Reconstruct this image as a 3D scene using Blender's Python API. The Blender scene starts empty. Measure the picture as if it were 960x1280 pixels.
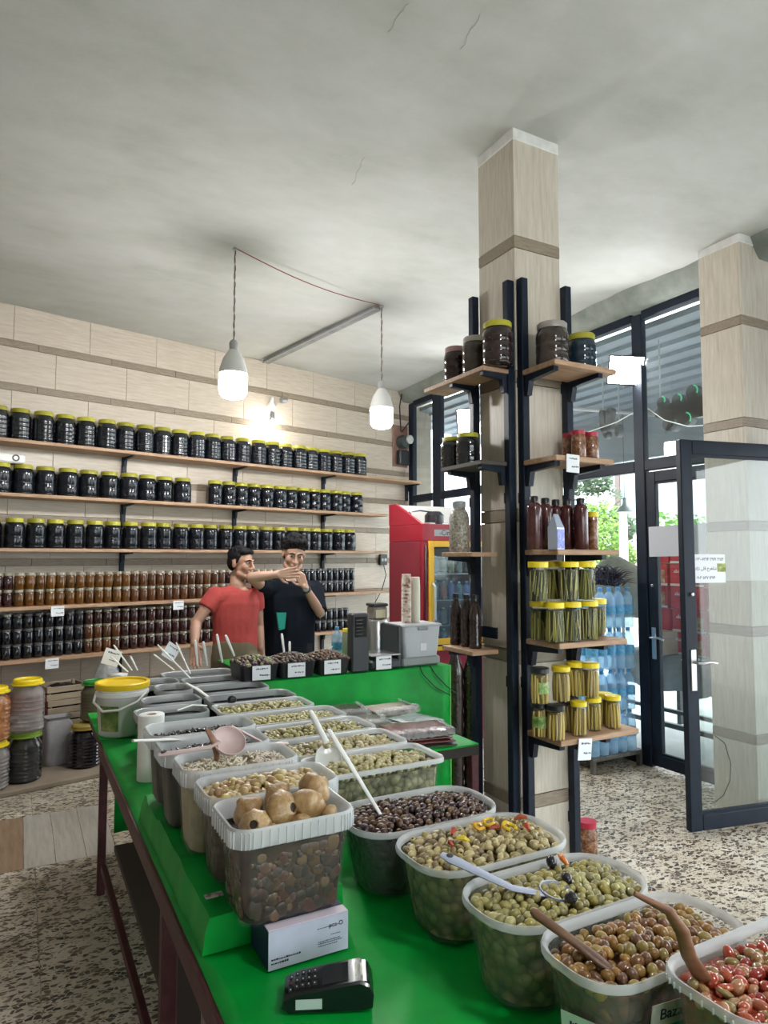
import bpy, bmesh, math, random, unicodedata
from mathutils import Vector, Matrix, Euler, noise
R = random.Random(7)
PI = math.pi
S = bpy.context.scene
COL = S.collection

# ---------------------------------------------------------------- camera, world, exposure
F, HZ, H = 850.0, 696.0, 1.6            # focal length in px, horizon row, camera height (m)
PIT = math.atan((HZ - 640) / F)
YAW = math.atan(455 / 850.0)
cam = bpy.data.cameras.new('camera')
cam.sensor_fit = 'VERTICAL'; cam.sensor_height = 36.0; cam.lens = F / 1280 * 36
cam.clip_start = 0.02; cam.clip_end = 300
camo = bpy.data.objects.new('camera', cam); COL.objects.link(camo)
camo.location = (0, 0, H); camo.rotation_euler = (PI / 2 + PIT, 0, -YAW)
S.camera = camo
SKY, SUN, EXPO = 4.8, 1.5, .45
w = bpy.data.worlds.new('overcast_sky'); S.world = w; w.use_nodes = True
bgn = w.node_tree.nodes['Background']
bgn.inputs['Color'].default_value = (0.90, 0.95, 1.0, 1); bgn.inputs['Strength'].default_value = SKY
sl = bpy.data.lights.new('hazy_sun', 'SUN'); sl.energy = SUN; sl.angle = math.radians(25); sl.color = (1, .96, .9)
so = bpy.data.objects.new('hazy_sun', sl); COL.objects.link(so); so.rotation_euler = (math.radians(35), math.radians(20), 0)
S.view_settings.view_transform = 'Standard'; S.view_settings.look = 'None'
S.view_settings.gamma = 1; S.view_settings.use_curve_mapping = False; S.view_settings.exposure = EXPO
S.cycles.transparent_max_bounces = 24; S.cycles.max_bounces = 10
S.cycles.sample_clamp_indirect = 6

# ---------------------------------------------------------------- pixel -> place
cp, sp, cy_, sy_ = math.cos(PIT), math.sin(PIT), math.cos(YAW), math.sin(YAW)
def ray(px, py):
    a = (px - 480) / F; b = (640 - py) / F
    f = cp - b * sp; u = sp + b * cp
    return Vector((a * cy_ + f * sy_, -a * sy_ + f * cy_, u))
O = Vector((0, 0, H))
def atZ(px, py, z): d = ray(px, py); return O + d * ((z - H) / d.z)
def atX(px, py, x): d = ray(px, py); return O + d * (x / d.x)
def atY(px, py, y): d = ray(px, py); return O + d * (y / d.y)

# ---------------------------------------------------------------- materials
MATS = {}
def nodes_of(m): return m.node_tree.nodes, m.node_tree.links
def mat(name, col, rough=.5, metal=0.0, var=.0, vscale=20.0, bump=0.0, bscale=60.0, coat=0.0, emit=None, estr=0.0,
        stretch=None, rand=0.0, spec=.5, trans=None, sss=0.0):
    """plain principled material; var = noise colour variation, rand = per-object variation, trans = share of see-through"""
    if name in MATS: return MATS[name]
    m = bpy.data.materials.new(name); m.use_nodes = True; MATS[name] = m
    N, L = nodes_of(m); b = N['Principled BSDF']
    b.inputs['Roughness'].default_value = rough; b.inputs['Metallic'].default_value = metal
    b.inputs['Specular IOR Level'].default_value = spec
    b.inputs['Coat Weight'].default_value = coat; b.inputs['Coat Roughness'].default_value = .08
    c4 = (*col, 1)
    b.inputs['Base Color'].default_value = c4
    if sss: b.inputs['Subsurface Weight'].default_value = sss; b.inputs['Subsurface Scale'].default_value = .02
    src = None
    tc = N.new('ShaderNodeTexCoord')
    co = tc.outputs['Object']
    if stretch:
        mp = N.new('ShaderNodeMapping'); mp.inputs['Scale'].default_value = stretch; L.new(co, mp.inputs[0]); co = mp.outputs[0]
    if rand:
        oi = N.new('ShaderNodeObjectInfo')
    if var:
        n = N.new('ShaderNodeTexNoise'); n.inputs['Scale'].default_value = vscale; n.inputs['Detail'].default_value = 5
        L.new(co, n.inputs['Vector'])
        if rand:
            n.noise_dimensions = '4D'; mu = N.new('ShaderNodeMath'); mu.operation = 'MULTIPLY'; mu.inputs[1].default_value = 37
            L.new(oi.outputs['Random'], mu.inputs[0]); L.new(mu.outputs[0], n.inputs['W'])
        r = N.new('ShaderNodeValToRGB'); r.color_ramp.elements[0].position = .3; r.color_ramp.elements[1].position = .7
        r.color_ramp.elements[0].color = (*[max(0, c * (1 - var)) for c in col], 1)
        r.color_ramp.elements[1].color = (*[min(1, c * (1 + var)) for c in col], 1)
        L.new(n.outputs['Fac'], r.inputs[0]); src = r.outputs[0]
    if rand:
        hs = N.new('ShaderNodeHueSaturation'); mr = N.new('ShaderNodeMapRange')
        mr.inputs['To Min'].default_value = 1 - rand; mr.inputs['To Max'].default_value = 1 + rand
        L.new(oi.outputs['Random'], mr.inputs['Value']); L.new(mr.outputs[0], hs.inputs['Value'])
        if src: L.new(src, hs.inputs['Color'])
        else: hs.inputs['Color'].default_value = c4
        src = hs.outputs[0]
    if src: L.new(src, b.inputs['Base Color'])
    if bump:
        n2 = N.new('ShaderNodeTexNoise'); n2.inputs['Scale'].default_value = bscale; n2.inputs['Detail'].default_value = 4
        L.new(co, n2.inputs['Vector'])
        bp = N.new('ShaderNodeBump'); bp.inputs['Strength'].default_value = bump; bp.inputs['Distance'].default_value = .01
        L.new(n2.outputs['Fac'], bp.inputs['Height']); L.new(bp.outputs[0], b.inputs['Normal'])
    if emit:
        b.inputs['Emission Color'].default_value = (*emit, 1); b.inputs['Emission Strength'].default_value = estr
    if trans:
        t = N.new('ShaderNodeBsdfTransparent'); mx = N.new('ShaderNodeMixShader')
        tint = trans[1] if isinstance(trans, tuple) else (1, 1, 1)
        t.inputs[0].default_value = (*tint, 1)
        mx.inputs[0].default_value = 1 - (trans[0] if isinstance(trans, tuple) else trans)
        L.new(t.outputs[0], mx.inputs[1]); L.new(b.outputs[0], mx.inputs[2])
        L.new(mx.outputs[0], N['Material Output'].inputs[0])
    return m
def glass_mat(name, tint=(1, 1, 1), ior=1.45, rough=0.0, haze=0.0, hcol=(.8, .8, .8)):
    """thin pane: clear transmission with a real fresnel reflection and a little dust"""
    if name in MATS: return MATS[name]
    m = bpy.data.materials.new(name); m.use_nodes = True; MATS[name] = m
    N, L = nodes_of(m); N.remove(N['Principled BSDF'])
    t = N.new('ShaderNodeBsdfTransparent'); t.inputs[0].default_value = (*tint, 1)
    g = N.new('ShaderNodeBsdfGlossy'); g.inputs['Roughness'].default_value = rough
    fr = N.new('ShaderNodeFresnel')
    ge = N.new('ShaderNodeNewGeometry'); mr = N.new('ShaderNodeMapRange'); mr.inputs['To Min'].default_value = ior; mr.inputs['To Max'].default_value = 1 / ior
    L.new(ge.outputs['Backfacing'], mr.inputs['Value']); L.new(mr.outputs[0], fr.inputs[0])   # same reflection from both sides of a thin pane
    mx = N.new('ShaderNodeMixShader'); L.new(fr.outputs[0], mx.inputs[0]); L.new(t.outputs[0], mx.inputs[1]); L.new(g.outputs[0], mx.inputs[2])
    out = mx.outputs[0]
    if haze:
        d = N.new('ShaderNodeBsdfDiffuse'); d.inputs[0].default_value = (*hcol, 1)
        m2 = N.new('ShaderNodeMixShader'); m2.inputs[0].default_value = haze
        L.new(out, m2.inputs[1]); L.new(d.outputs[0], m2.inputs[2]); out = m2.outputs[0]
    L.new(out, N['Material Output'].inputs[0]); return m
def ramp_mat(name, cols, scale=8, rough=.5, stretch=(1, 1, 1), rand=True, bump=.1, coat=0, detail=6, world=False):
    """streaky / cloudy material over several colours [(pos, rgb)...]"""
    if name in MATS: return MATS[name]
    m = bpy.data.materials.new(name); m.use_nodes = True; MATS[name] = m
    N, L = nodes_of(m); b = N['Principled BSDF']; b.inputs['Roughness'].default_value = rough; b.inputs['Coat Weight'].default_value = coat
    tc = N.new('ShaderNodeTexCoord'); mp = N.new('ShaderNodeMapping'); mp.inputs['Scale'].default_value = stretch
    if world:
        ge = N.new('ShaderNodeNewGeometry'); L.new(ge.outputs['Position'], mp.inputs[0])
    else: L.new(tc.outputs['Object'], mp.inputs[0])
    n = N.new('ShaderNodeTexNoise'); n.inputs['Scale'].default_value = scale; n.inputs['Detail'].default_value = detail
    n.inputs['Roughness'].default_value = .65
    if rand:
        n.noise_dimensions = '4D'; oi = N.new('ShaderNodeObjectInfo'); mu = N.new('ShaderNodeMath'); mu.operation = 'MULTIPLY'
        mu.inputs[1].default_value = 53; L.new(oi.outputs['Random'], mu.inputs[0]); L.new(mu.outputs[0], n.inputs['W'])
    L.new(mp.outputs[0], n.inputs['Vector'])
    r = N.new('ShaderNodeValToRGB'); e = r.color_ramp.elements
    e[0].position, e[0].color = cols[0][0], (*cols[0][1], 1); e[1].position, e[1].color = cols[-1][0], (*cols[-1][1], 1)
    for p, c in cols[1:-1]: x = e.new(p); x.color = (*c, 1)
    L.new(n.outputs['Fac'], r.inputs[0]); L.new(r.outputs[0], b.inputs['Base Color'])
    if bump:
        bp = N.new('ShaderNodeBump'); bp.inputs['Strength'].default_value = bump; bp.inputs['Distance'].default_value = .01
        L.new(n.outputs['Fac'], bp.inputs['Height']); L.new(bp.outputs[0], b.inputs['Normal'])
    return m
def vcol_mat(name, rough=.35, coat=.3, bump=0):
    """colour from the mesh's own 'Col' attribute (different items joined in one pile)"""
    if name in MATS: return MATS[name]
    m = bpy.data.materials.new(name); m.use_nodes = True; MATS[name] = m
    N, L = nodes_of(m); b = N['Principled BSDF']; b.inputs['Roughness'].default_value = rough; b.inputs['Coat Weight'].default_value = coat
    a = N.new('ShaderNodeAttribute'); a.attribute_name = 'Col'; L.new(a.outputs['Color'], b.inputs['Base Color'])
    b.inputs['Subsurface Weight'].default_value = .0
    return m
def vcol_rand_mat(name, rand=.22, rough=.28, coat=.35):
    """'Col' attribute colour with a different brightness for every single object"""
    if name in MATS: return MATS[name]
    m = vcol_mat(name, rough, coat); N, L = nodes_of(m); b = N['Principled BSDF']
    a = next(n for n in N if n.type == 'ATTRIBUTE'); oi = N.new('ShaderNodeObjectInfo'); hs = N.new('ShaderNodeHueSaturation'); mr = N.new('ShaderNodeMapRange')
    mr.inputs['To Min'].default_value = 1 - rand; mr.inputs['To Max'].default_value = 1 + rand
    L.new(oi.outputs['Random'], mr.inputs['Value']); L.new(mr.outputs[0], hs.inputs['Value']); L.new(a.outputs['Color'], hs.inputs['Color']); L.new(hs.outputs[0], b.inputs['Base Color'])
    return m
def terrazzo():
    m = bpy.data.materials.new('terrazzo'); m.use_nodes = True; MATS['terrazzo'] = m
    N, L = nodes_of(m); b = N['Principled BSDF']; b.inputs['Roughness'].default_value = .42
    ge = N.new('ShaderNodeNewGeometry'); mp = N.new('ShaderNodeMapping'); mp.inputs['Rotation'].default_value = (0, 0, .6)
    mp.inputs['Scale'].default_value = (1, 1.7, 1)
    wn = N.new('ShaderNodeTexNoise'); wn.inputs['Scale'].default_value = 14
    L.new(ge.outputs['Position'], wn.inputs['Vector'])
    vm = N.new('ShaderNodeVectorMath'); vm.operation = 'SCALE'; vm.inputs['Scale'].default_value = .03
    L.new(wn.outputs['Color'], vm.inputs[0]); va = N.new('ShaderNodeVectorMath'); L.new(ge.outputs['Position'], va.inputs[0]); L.new(vm.outputs[0], va.inputs[1])
    L.new(va.outputs[0], mp.inputs[0])
    def layer(scale, dark_share, size):
        v = N.new('ShaderNodeTexVoronoi'); v.inputs['Scale'].default_value = scale; L.new(mp.outputs[0], v.inputs['Vector'])
        e = N.new('ShaderNodeTexVoronoi'); e.feature = 'DISTANCE_TO_EDGE'; e.inputs['Scale'].default_value = scale; L.new(mp.outputs[0], e.inputs['Vector'])
        s = N.new('ShaderNodeSeparateColor'); L.new(v.outputs['Color'], s.inputs[0])
        pick = N.new('ShaderNodeMath'); pick.operation = 'LESS_THAN'; pick.inputs[1].default_value = dark_share; L.new(s.outputs[0], pick.inputs[0])
        ins = N.new('ShaderNodeMath'); ins.operation = 'GREATER_THAN'; ins.inputs[1].default_value = size; L.new(e.outputs['Distance'], ins.inputs[0])
        mu = N.new('ShaderNodeMath'); mu.operation = 'MULTIPLY'; L.new(pick.outputs[0], mu.inputs[0]); L.new(ins.outputs[0], mu.inputs[1])
        return mu.outputs[0], s.outputs[1]
    f1, c1 = layer(34, .42, .08); f2, c2 = layer(75, .30, .10)
    base = N.new('ShaderNodeValToRGB'); base.color_ramp.elements[0].color = (.48, .42, .33, 1); base.color_ramp.elements[1].color = (.70, .64, .54, 1)
    base.color_ramp.elements[0].position = .35; base.color_ramp.elements[1].position = .7
    bn = N.new('ShaderNodeTexNoise'); bn.inputs['Scale'].default_value = 5; bn.inputs['Detail'].default_value = 8; L.new(ge.outputs['Position'], bn.inputs['Vector'])
    L.new(bn.outputs['Fac'], base.inputs[0])
    dk = N.new('ShaderNodeValToRGB'); dk.color_ramp.elements[0].color = (.015, .014, .012, 1); dk.color_ramp.elements[1].color = (.16, .12, .08, 1); L.new(c1, dk.inputs[0])
    m1 = N.new('ShaderNodeMixRGB'); L.new(f2, m1.inputs[0]); L.new(base.outputs[0], m1.inputs[1]); m1.inputs[2].default_value = (.22, .16, .10, 1)
    m2 = N.new('ShaderNodeMixRGB'); L.new(f1, m2.inputs[0]); L.new(m1.outputs[0], m2.inputs[1]); L.new(dk.outputs[0], m2.inputs[2])
    L.new(m2.outputs[0], b.inputs['Base Color'])
    return m

# ---------------------------------------------------------------- mesh collecting
class MB:
    def __init__(s): s.v, s.f, s.c, s.mi = [], [], [], []; s.col = None; s.m = 0
    def add(s, vs, fs, M=None):
        o = len(s.v)
        s.v += [tuple(M @ Vector(p)) if M else tuple(p) for p in vs]
        s.f += [tuple(i + o for i in f) for f in fs]; s.c += [s.col] * len(vs); s.mi += [s.m] * len(fs); return s
    def box(s, x0, y0, z0, x1, y1, z1, M=None):
        vs = [(x, y, z) for z in (z0, z1) for y in (y0, y1) for x in (x0, x1)]
        return s.add(vs, [(0, 2, 3, 1), (4, 5, 7, 6), (0, 1, 5, 4), (2, 6, 7, 3), (0, 4, 6, 2), (1, 3, 7, 5)], M)
    def bbox(s, x0, y0, z0, x1, y1, z1, b=.004, M=None):
        """box with chamfered vertical and top edges"""
        def rr(i): return [(x0 + i + b, y0 + i), (x1 - i - b, y0 + i), (x1 - i, y0 + i + b), (x1 - i, y1 - i - b), (x1 - i - b, y1 - i), (x0 + i + b, y1 - i), (x0 + i, y1 - i - b), (x0 + i, y0 + i + b)]
        return s.loft([[(x, y, z0 + b) for x, y in rr(0)], [(x, y, z1 - b) for x, y in rr(0)], [(x, y, z1) for x, y in rr(b)]], M, pre=[(x, y, z0) for x, y in rr(b)])
    def loft(s, rings, M=None, cap=True, pre=None, closed=True):
        if pre: rings = [pre] + rings
        n = len(rings[0]); vs = [p for r in rings for p in r]; fs = []
        for k in range(len(rings) - 1):
            for i in range(n if closed else n - 1):
                j = (i + 1) % n; fs.append((k * n + i, k * n + j, (k + 1) * n + j, (k + 1) * n + i))
        if cap: fs += [tuple(reversed(range(n))), tuple((len(rings) - 1) * n + i for i in range(n))]
        return s.add(vs, fs, M)
    def lathe(s, prof, n=20, M=None, flute=0, fn=16, cap=True):
        rings = []
        for r, z in prof:
            rings.append([((r * (1 + flute * math.cos(fn * 2 * PI * i / n))) * math.cos(2 * PI * i / n), (r * (1 + flute * math.cos(fn * 2 * PI * i / n))) * math.sin(2 * PI * i / n), z) for i in range(n)])
        return s.loft(rings, M, cap)
    def tube(s, pts, r, n=8, M=None, cap=True):
        pts = [Vector(p) for p in pts]; rs = r if isinstance(r, (list, tuple)) else [r] * len(pts)
        rings = []; u = None
        for i, p in enumerate(pts):
            d = (pts[min(i + 1, len(pts) - 1)] - pts[max(i - 1, 0)]).normalized()
            if u is None: u = d.orthogonal().normalized()
            else: u = (u - d * u.dot(d)).normalized()
            v = d.cross(u)
            rings.append([tuple(p + (u * math.cos(2 * PI * k / n) + v * math.sin(2 * PI * k / n)) * rs[i]) for k in range(n)])
        return s.loft(rings, M, cap)
    def ball(s, c, r, n=10, m=7, M=None, rot=None):
        r = r if isinstance(r, (list, tuple)) else (r, r, r)
        vs = [(0, 0, -1)]; fs = []
        for j in range(1, m):
            a = -PI / 2 + PI * j / m
            vs += [(math.cos(a) * math.cos(2 * PI * i / n), math.cos(a) * math.sin(2 * PI * i / n), math.sin(a)) for i in range(n)]
        vs.append((0, 0, 1)); T = len(vs) - 1
        for i in range(n): fs.append((0, 1 + (i + 1) % n, 1 + i)); fs.append((T, 1 + (m - 2) * n + i, 1 + (m - 2) * n + (i + 1) % n))
        for j in range(m - 2):
            for i in range(n): a = 1 + j * n + i; b = 1 + j * n + (i + 1) % n; fs.append((a, b, b + n, a + n))
        X = Matrix.Translation(c) @ (rot.to_matrix().to_4x4() if rot else Matrix()) @ Matrix.Diagonal((*r, 1))
        return s.add(vs, fs, (M @ X) if M else X)
    def chain(s, pts, rs, n=12, M=None):
        """sphere-swept limb (meant to be fused by fuse())"""
        pts = [Vector(p) for p in pts]
        if not isinstance(rs, (list, tuple)): rs = [rs] * len(pts)
        for p, r in zip(pts, rs): s.ball(p, r, n, 8, M)
        for i in range(len(pts) - 1): s.tube([pts[i], pts[i + 1]], [rs[i], rs[i + 1]], n, M)
        return s
    def prism(s, poly, y0, y1, M=None):
        return s.loft([[(x, y0, z) for x, z in poly], [(x, y1, z) for x, z in poly]], M)
    def mesh(s, name, smooth=None):
        me = bpy.data.meshes.new(name); me.from_pydata(s.v, [], s.f); me.validate()
        bm = bmesh.new(); bm.from_mesh(me); bmesh.ops.recalc_face_normals(bm, faces=bm.faces); bm.to_mesh(me); bm.free()
        if any(c is not None for c in s.c):
            at = me.color_attributes.new('Col', 'FLOAT_COLOR', 'POINT')
            for i, c in enumerate(s.c): at.data[i].color = (*(c or (.5, .5, .5)), 1)
        if len(s.mi) == len(me.polygons):
            for p, k in zip(me.polygons, s.mi): p.material_index = k
        if smooth is not None:
            for p in me.polygons: p.use_smooth = True
            if smooth < 180: me.set_sharp_from_angle(angle=math.radians(smooth))
        return me
    def build(s, name, material, parent=None, smooth=40):
        me = s.mesh(name, smooth)
        for mm in (material if isinstance(material, (list, tuple)) else [material]): me.materials.append(mm)
        return link(name, me, parent)
def link(name, data, parent=None, loc=None, rot=None):
    o = bpy.data.objects.new(name, data); COL.objects.link(o)
    if parent: o.parent = parent
    if loc: o.location = loc
    if rot: o.rotation_euler = rot
    return o
def tag(o, label, cat, group=None, kind=None):
    if label: o['label'] = label
    if cat: o['category'] = cat
    if group: o['group'] = group
    if kind: o['kind'] = kind
    return o
def thing(name, label, cat, loc=(0, 0, 0), rz=0, group=None):
    return tag(link(name, None, None, loc, (0, 0, rz)), label, cat, group)
def struct(o): o['kind'] = 'structure'; return o
def copy_tree(o, loc, rz=0, label=None, group=None, parent=None):
    c = o.copy(); COL.objects.link(c); c.parent = parent
    if parent is None:
        c.location = loc; c.rotation_euler = (0, 0, rz)
        if label: c['label'] = label
        if group: c['group'] = group
    for ch in o.children: copy_tree(ch, None, parent=c)
    return c
def fuse(mb, name, material, parent, voxel=.006, smooth=4):
    """one continuous skin over everything collected in mb"""
    tmp = link('tmp', mb.mesh('tmp'))
    md = tmp.modifiers.new('r', 'REMESH'); md.mode = 'VOXEL'; md.voxel_size = voxel
    if smooth: ms = tmp.modifiers.new('s', 'SMOOTH'); ms.factor = .5; ms.iterations = smooth
    dg = bpy.context.evaluated_depsgraph_get(); me = bpy.data.meshes.new_from_object(tmp.evaluated_get(dg))
    bpy.data.objects.remove(tmp); me.name = name
    for p in me.polygons: p.use_smooth = True
    me.materials.clear(); me.materials.append(material)
    return link(name, me, parent)
def rrect(w, d, r, n=5):
    pts = []
    for cx, cy, a0 in ((w / 2 - r, d / 2 - r, 0), (-w / 2 + r, d / 2 - r, 90), (-w / 2 + r, -d / 2 + r, 180), (w / 2 - r, -d / 2 + r, 270)):
        for k in range(n + 1):
            a = math.radians(a0 + 90 * k / n); pts.append((cx + r * math.cos(a), cy + r * math.sin(a)))
    return pts

# ---------------------------------------------------------------- lettering
FORMS = {}
for cpt in list(range(0xFB50, 0xFDFF)) + list(range(0xFE70, 0xFEFD)):
    dd = unicodedata.decomposition(chr(cpt)).split()
    if len(dd) == 2 and dd[0] in ('<initial>', '<medial>', '<final>', '<isolated>'): FORMS.setdefault(chr(int(dd[1], 16)), {})[dd[0][1:4]] = chr(cpt)
def persian(t):
    """joined letter forms in left-to-right drawing order"""
    out = []
    for i, ch in enumerate(t):
        f = FORMS.get(ch)
        if not f: out.append(ch); continue
        pj = i > 0 and 'ini' in FORMS.get(t[i - 1], {}); nj = i + 1 < len(t) and 'ini' in f and t[i + 1] in FORMS
        out.append(f.get('med' if pj and nj else 'fin' if pj else 'ini' if nj else 'iso', ch))
    return ''.join(reversed(out))
def lettering(name, text, size, material, parent, M, align='CENTER', depth=.0004):
    cu = bpy.data.curves.new('t', 'FONT'); cu.body = text; cu.size = size; cu.align_x = align; cu.align_y = 'CENTER'; cu.extrude = depth
    t = bpy.data.objects.new('t', cu); COL.objects.link(t)
    dg = bpy.context.evaluated_depsgraph_get(); me = bpy.data.meshes.new_from_object(t.evaluated_get(dg))
    bpy.data.objects.remove(t); me.transform(M); me.materials.clear(); me.materials.append(material)
    return link(name, me, parent)

# ---------------------------------------------------------------- shared palette
WHITE = mat('white_plastic', (.82, .82, .80), .35)
BLACK = mat('black_plastic', (.012, .013, .016), .35)
STEEL_BLUE = mat('blue_black_paint', (.008, .014, .028), .42, 0, .25, 30, .05, spec=.3)
FRAME = mat('storefront_paint', (.008, .014, .026), .5, 0, .2, 12, spec=.25)
MAROON = mat('maroon_paint', (.075, .016, .02), .5, 0, .35, 25)
GREEN = mat('green_plastic_sheet', (.0, .33, .04), .45, 0, .18, 7, .25, 14, .0, spec=.25)
WOODP = ramp_mat('plank_wood', [(.3, (.30, .17, .10)), (.55, (.46, .29, .18)), (.75, (.56, .39, .26))], 6, .6, (1, 9, 9), True, .15)
PAPER = mat('paper', (.80, .82, .86), .8)
INK = mat('ink', (.02, .02, .05), .7)
STEEL = mat('brushed_steel', (.55, .55, .56), .3, 1.0)
GREY = mat('grey_paint', (.30, .31, .32), .5)
YLID = mat('yellow_lid', (.40, .37, .03), .45, 0, .15, 30, .2, 90, .1, rand=.22)
YLID2 = mat('bright_yellow_lid', (.85, .66, .02), .35, 0, .05, 30, rand=.08)
PANE = glass_mat('window_glass', (.93, .97, .96), 1.5, 0, .02)
# ================================================================= the room
CE = 3.68
XW, YN, XL = 4.32, -3.0, -2.6            # storefront plane, wall behind the camera, left wall
WP = Vector((-.2, 6.27, 0)); WA = math.atan2(1.13, 4.52)
WM = Matrix.Translation(WP) @ Matrix.Rotation(WA, 4, 'Z')      # back wall frame: x along, y into the wall
def wall_at(s, off, z): return WM @ Vector((s, -off, z))
TERR = terrazzo()
TILE = ramp_mat('wood_look_wall_tile', [(.25, (.44, .36, .28)), (.5, (.55, .475, .39)), (.72, (.63, .56, .48))], 5, .38, (1.2, 14, 14), True, .03)
TILEV = ramp_mat('wood_look_column_tile', [(.25, (.43, .37, .30)), (.5, (.56, .50, .42)), (.72, (.65, .59, .51))], 5, .45, (16, 16, 1.2), True, .03)
BAND = ramp_mat('brown_border_tile', [(.3, (.20, .155, .11)), (.7, (.34, .275, .21))], 9, .45, (2, 14, 14), True, .05)
PLASTER = ramp_mat('rough_plaster', [(.25, (.36, .36, .325)), (.45, (.44, .44, .41)), (.62, (.49, .49, .47)), (.8, (.55, .55, .54))], 1.3, .85, (1, 1.6, 1), False, .7, detail=14, world=True)
GROUT = mat('grout', (.33, .29, .24), .9)

fl = struct(MB().box(XL, YN, -.2, XW + .06, 8.0, -.006).build('floor', TERR, None, None))
tm = MB().bbox(.002, .002, -.02, .398, .398, 0, .0015).mesh('tile'); tm.materials.append(TERR)
for i in range(-3, 11):
    for j in range(4, 15):
        x, y = i * .4 + .12, j * .4 + .05
        if x + .4 > XW: continue
        if -.9 < x < .5 and 4.0 < y < 4.6: continue
        link('tile', tm, fl, (x, y, 0))
BRW = ramp_mat('brown_wood_tile', [(.3, (.20, .13, .08)), (.7, (.36, .25, .17))], 4, .4, (10, 1, 10))
GRW = ramp_mat('grey_wood_tile', [(.3, (.34, .31, .27)), (.7, (.50, .47, .42))], 4, .4, (10, 1, 10))
for k in range(8):
    x = -.68 + k * .15
    pm = MB().bbox(.001, 0, -.02, .149, .80, 0, .0015).mesh('plank'); pm.materials.append(BRW if k < 5 else GRW)
    link('plank', pm, fl, (x, 4.05, 0))
# ceiling: trowelled plaster, slightly wavy
mb = MB(); NX, NY = 70, 110; vs = []
for j in range(NY + 1):
    for i in range(NX + 1):
        x = XL + (XW + .3 - XL) * i / NX; y = YN + (8.3 - YN) * j / NY
        vs.append((x, y, CE + .012 * noise.noise(Vector((x * 1.1, y * 1.3, 0))) + .004 * noise.noise(Vector((x * 5, y * 6, 3)))))
mb.add(vs, [(j * (NX + 1) + i, j * (NX + 1) + i + 1, (j + 1) * (NX + 1) + i + 1, (j + 1) * (NX + 1) + i) for j in range(NY) for i in range(NX)])
mb.box(XL, YN, CE + .1, XW + .3, 8.3, CE + .2)
struct(mb.build('ceiling', PLASTER, None, 180))
# hairline cracks in the plaster
mb = MB()
for p0, p1 in (((485, 40), (512, 2)), ((575, 60), (600, 20)), ((455, 195), (440, 230))):
    a, b = atZ(*p0, CE), atZ(*p1, CE); pts = [a.lerp(b, t / 8) + Vector((R.uniform(-.008, .008), R.uniform(-.008, .008), 0)) for t in range(9)]
    mb.tube([(p.x, p.y, CE - .0025 + .012 * noise.noise(Vector((p.x * 1.1, p.y * 1.3, 0)))) for p in pts], .0009, 4)
c = mb.build('trim_1', mat('crack_grey', (.30, .30, .28), 1), None); struct(c)  # cracks drawn as thin grey lines
# back wall with its tiles
SL, SR = -2.7, 4.68
wb = struct(MB().box(SL, .012, 0, SR + .4, .2, CE + .02).build('wall_back', GROUT, None, None)); wb.matrix_world = WM
zb = 3.355
k = 0; rows = []
z = zb
while z > -.3: rows.append(z); z -= .36
def tiles(parent, x0, x1, z0, z1, y0, y1, off, step, m, name):
    x = x0 - (x0 - off) % step if True else x0
    while x < x1:
        a, b = max(x, x0), min(x + step, x1)
        if b - a > .02: MB().bbox(a + .0015, z0 * 0 + y0, z0 + .0015, b - .0015, y1, z1 - .0015, .0015).build(name, m, parent, None)
        x += step
top = CE
for i, zc in enumerate(rows):
    lo = max(zc + .03, 0)
    if top - lo > .02: tiles(wb, SL, SR + .05, lo, min(top, CE), 0, .014, .106 if i % 2 == 0 else .44, .61, TILE, 'tile')
    if zc > .03: tiles(wb, SL, SR + .05, zc - .03, zc + .03, -.001, .014, .3, .61, BAND, 'border_tile')
    top = zc - .03
struct(MB().box(XL - .2, YN, 0, XL, 5.9, CE + .02).build('wall_left', mat('left_wall_tile', (.30, .27, .23), .5, 0, .08, 3), None, None))
FW_ = mat('front_wall_tile', (.32, .29, .25), .5, 0, .08, 3)
wf = struct(MB().box(XL - .2, YN - .2, 0, .2, YN, CE + .02).build('wall_front', FW_, None, None))
MB().box(3.7, YN - .2, 0, XW + .06, YN, CE + .02).build('pier', FW_, wf, None); MB().box(.2, YN - .2, 2.6, 3.7, YN, CE + .02).build('lintel', FW_, wf, None)
w4 = struct(link('window_4', None)); w4['label'] = 'unseen glazed shopfront behind the photographer, added for frontal daylight'  # unseen glazing, added to let frontal daylight onto the tubs
for a in (.2, 1.33, 2.47, 3.62): MB().bbox(a, YN - .13, 0, a + .08, YN - .07, 2.6, .006).build('post', FRAME, w4, None)
for a in (.28, 1.41, 2.55):
    MB().bbox(a, YN - .13, 0, a + 1.06, YN - .07, .12, .006).build('bottom_rail', FRAME, w4, None); MB().bbox(a, YN - .13, 2.5, a + 1.06, YN - .07, 2.6, .006).build('top_rail', FRAME, w4, None)
    MB().box(a, YN - .103, .115, a + 1.06, YN - .097, 2.505).build('pane', PANE, w4, None)
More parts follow.
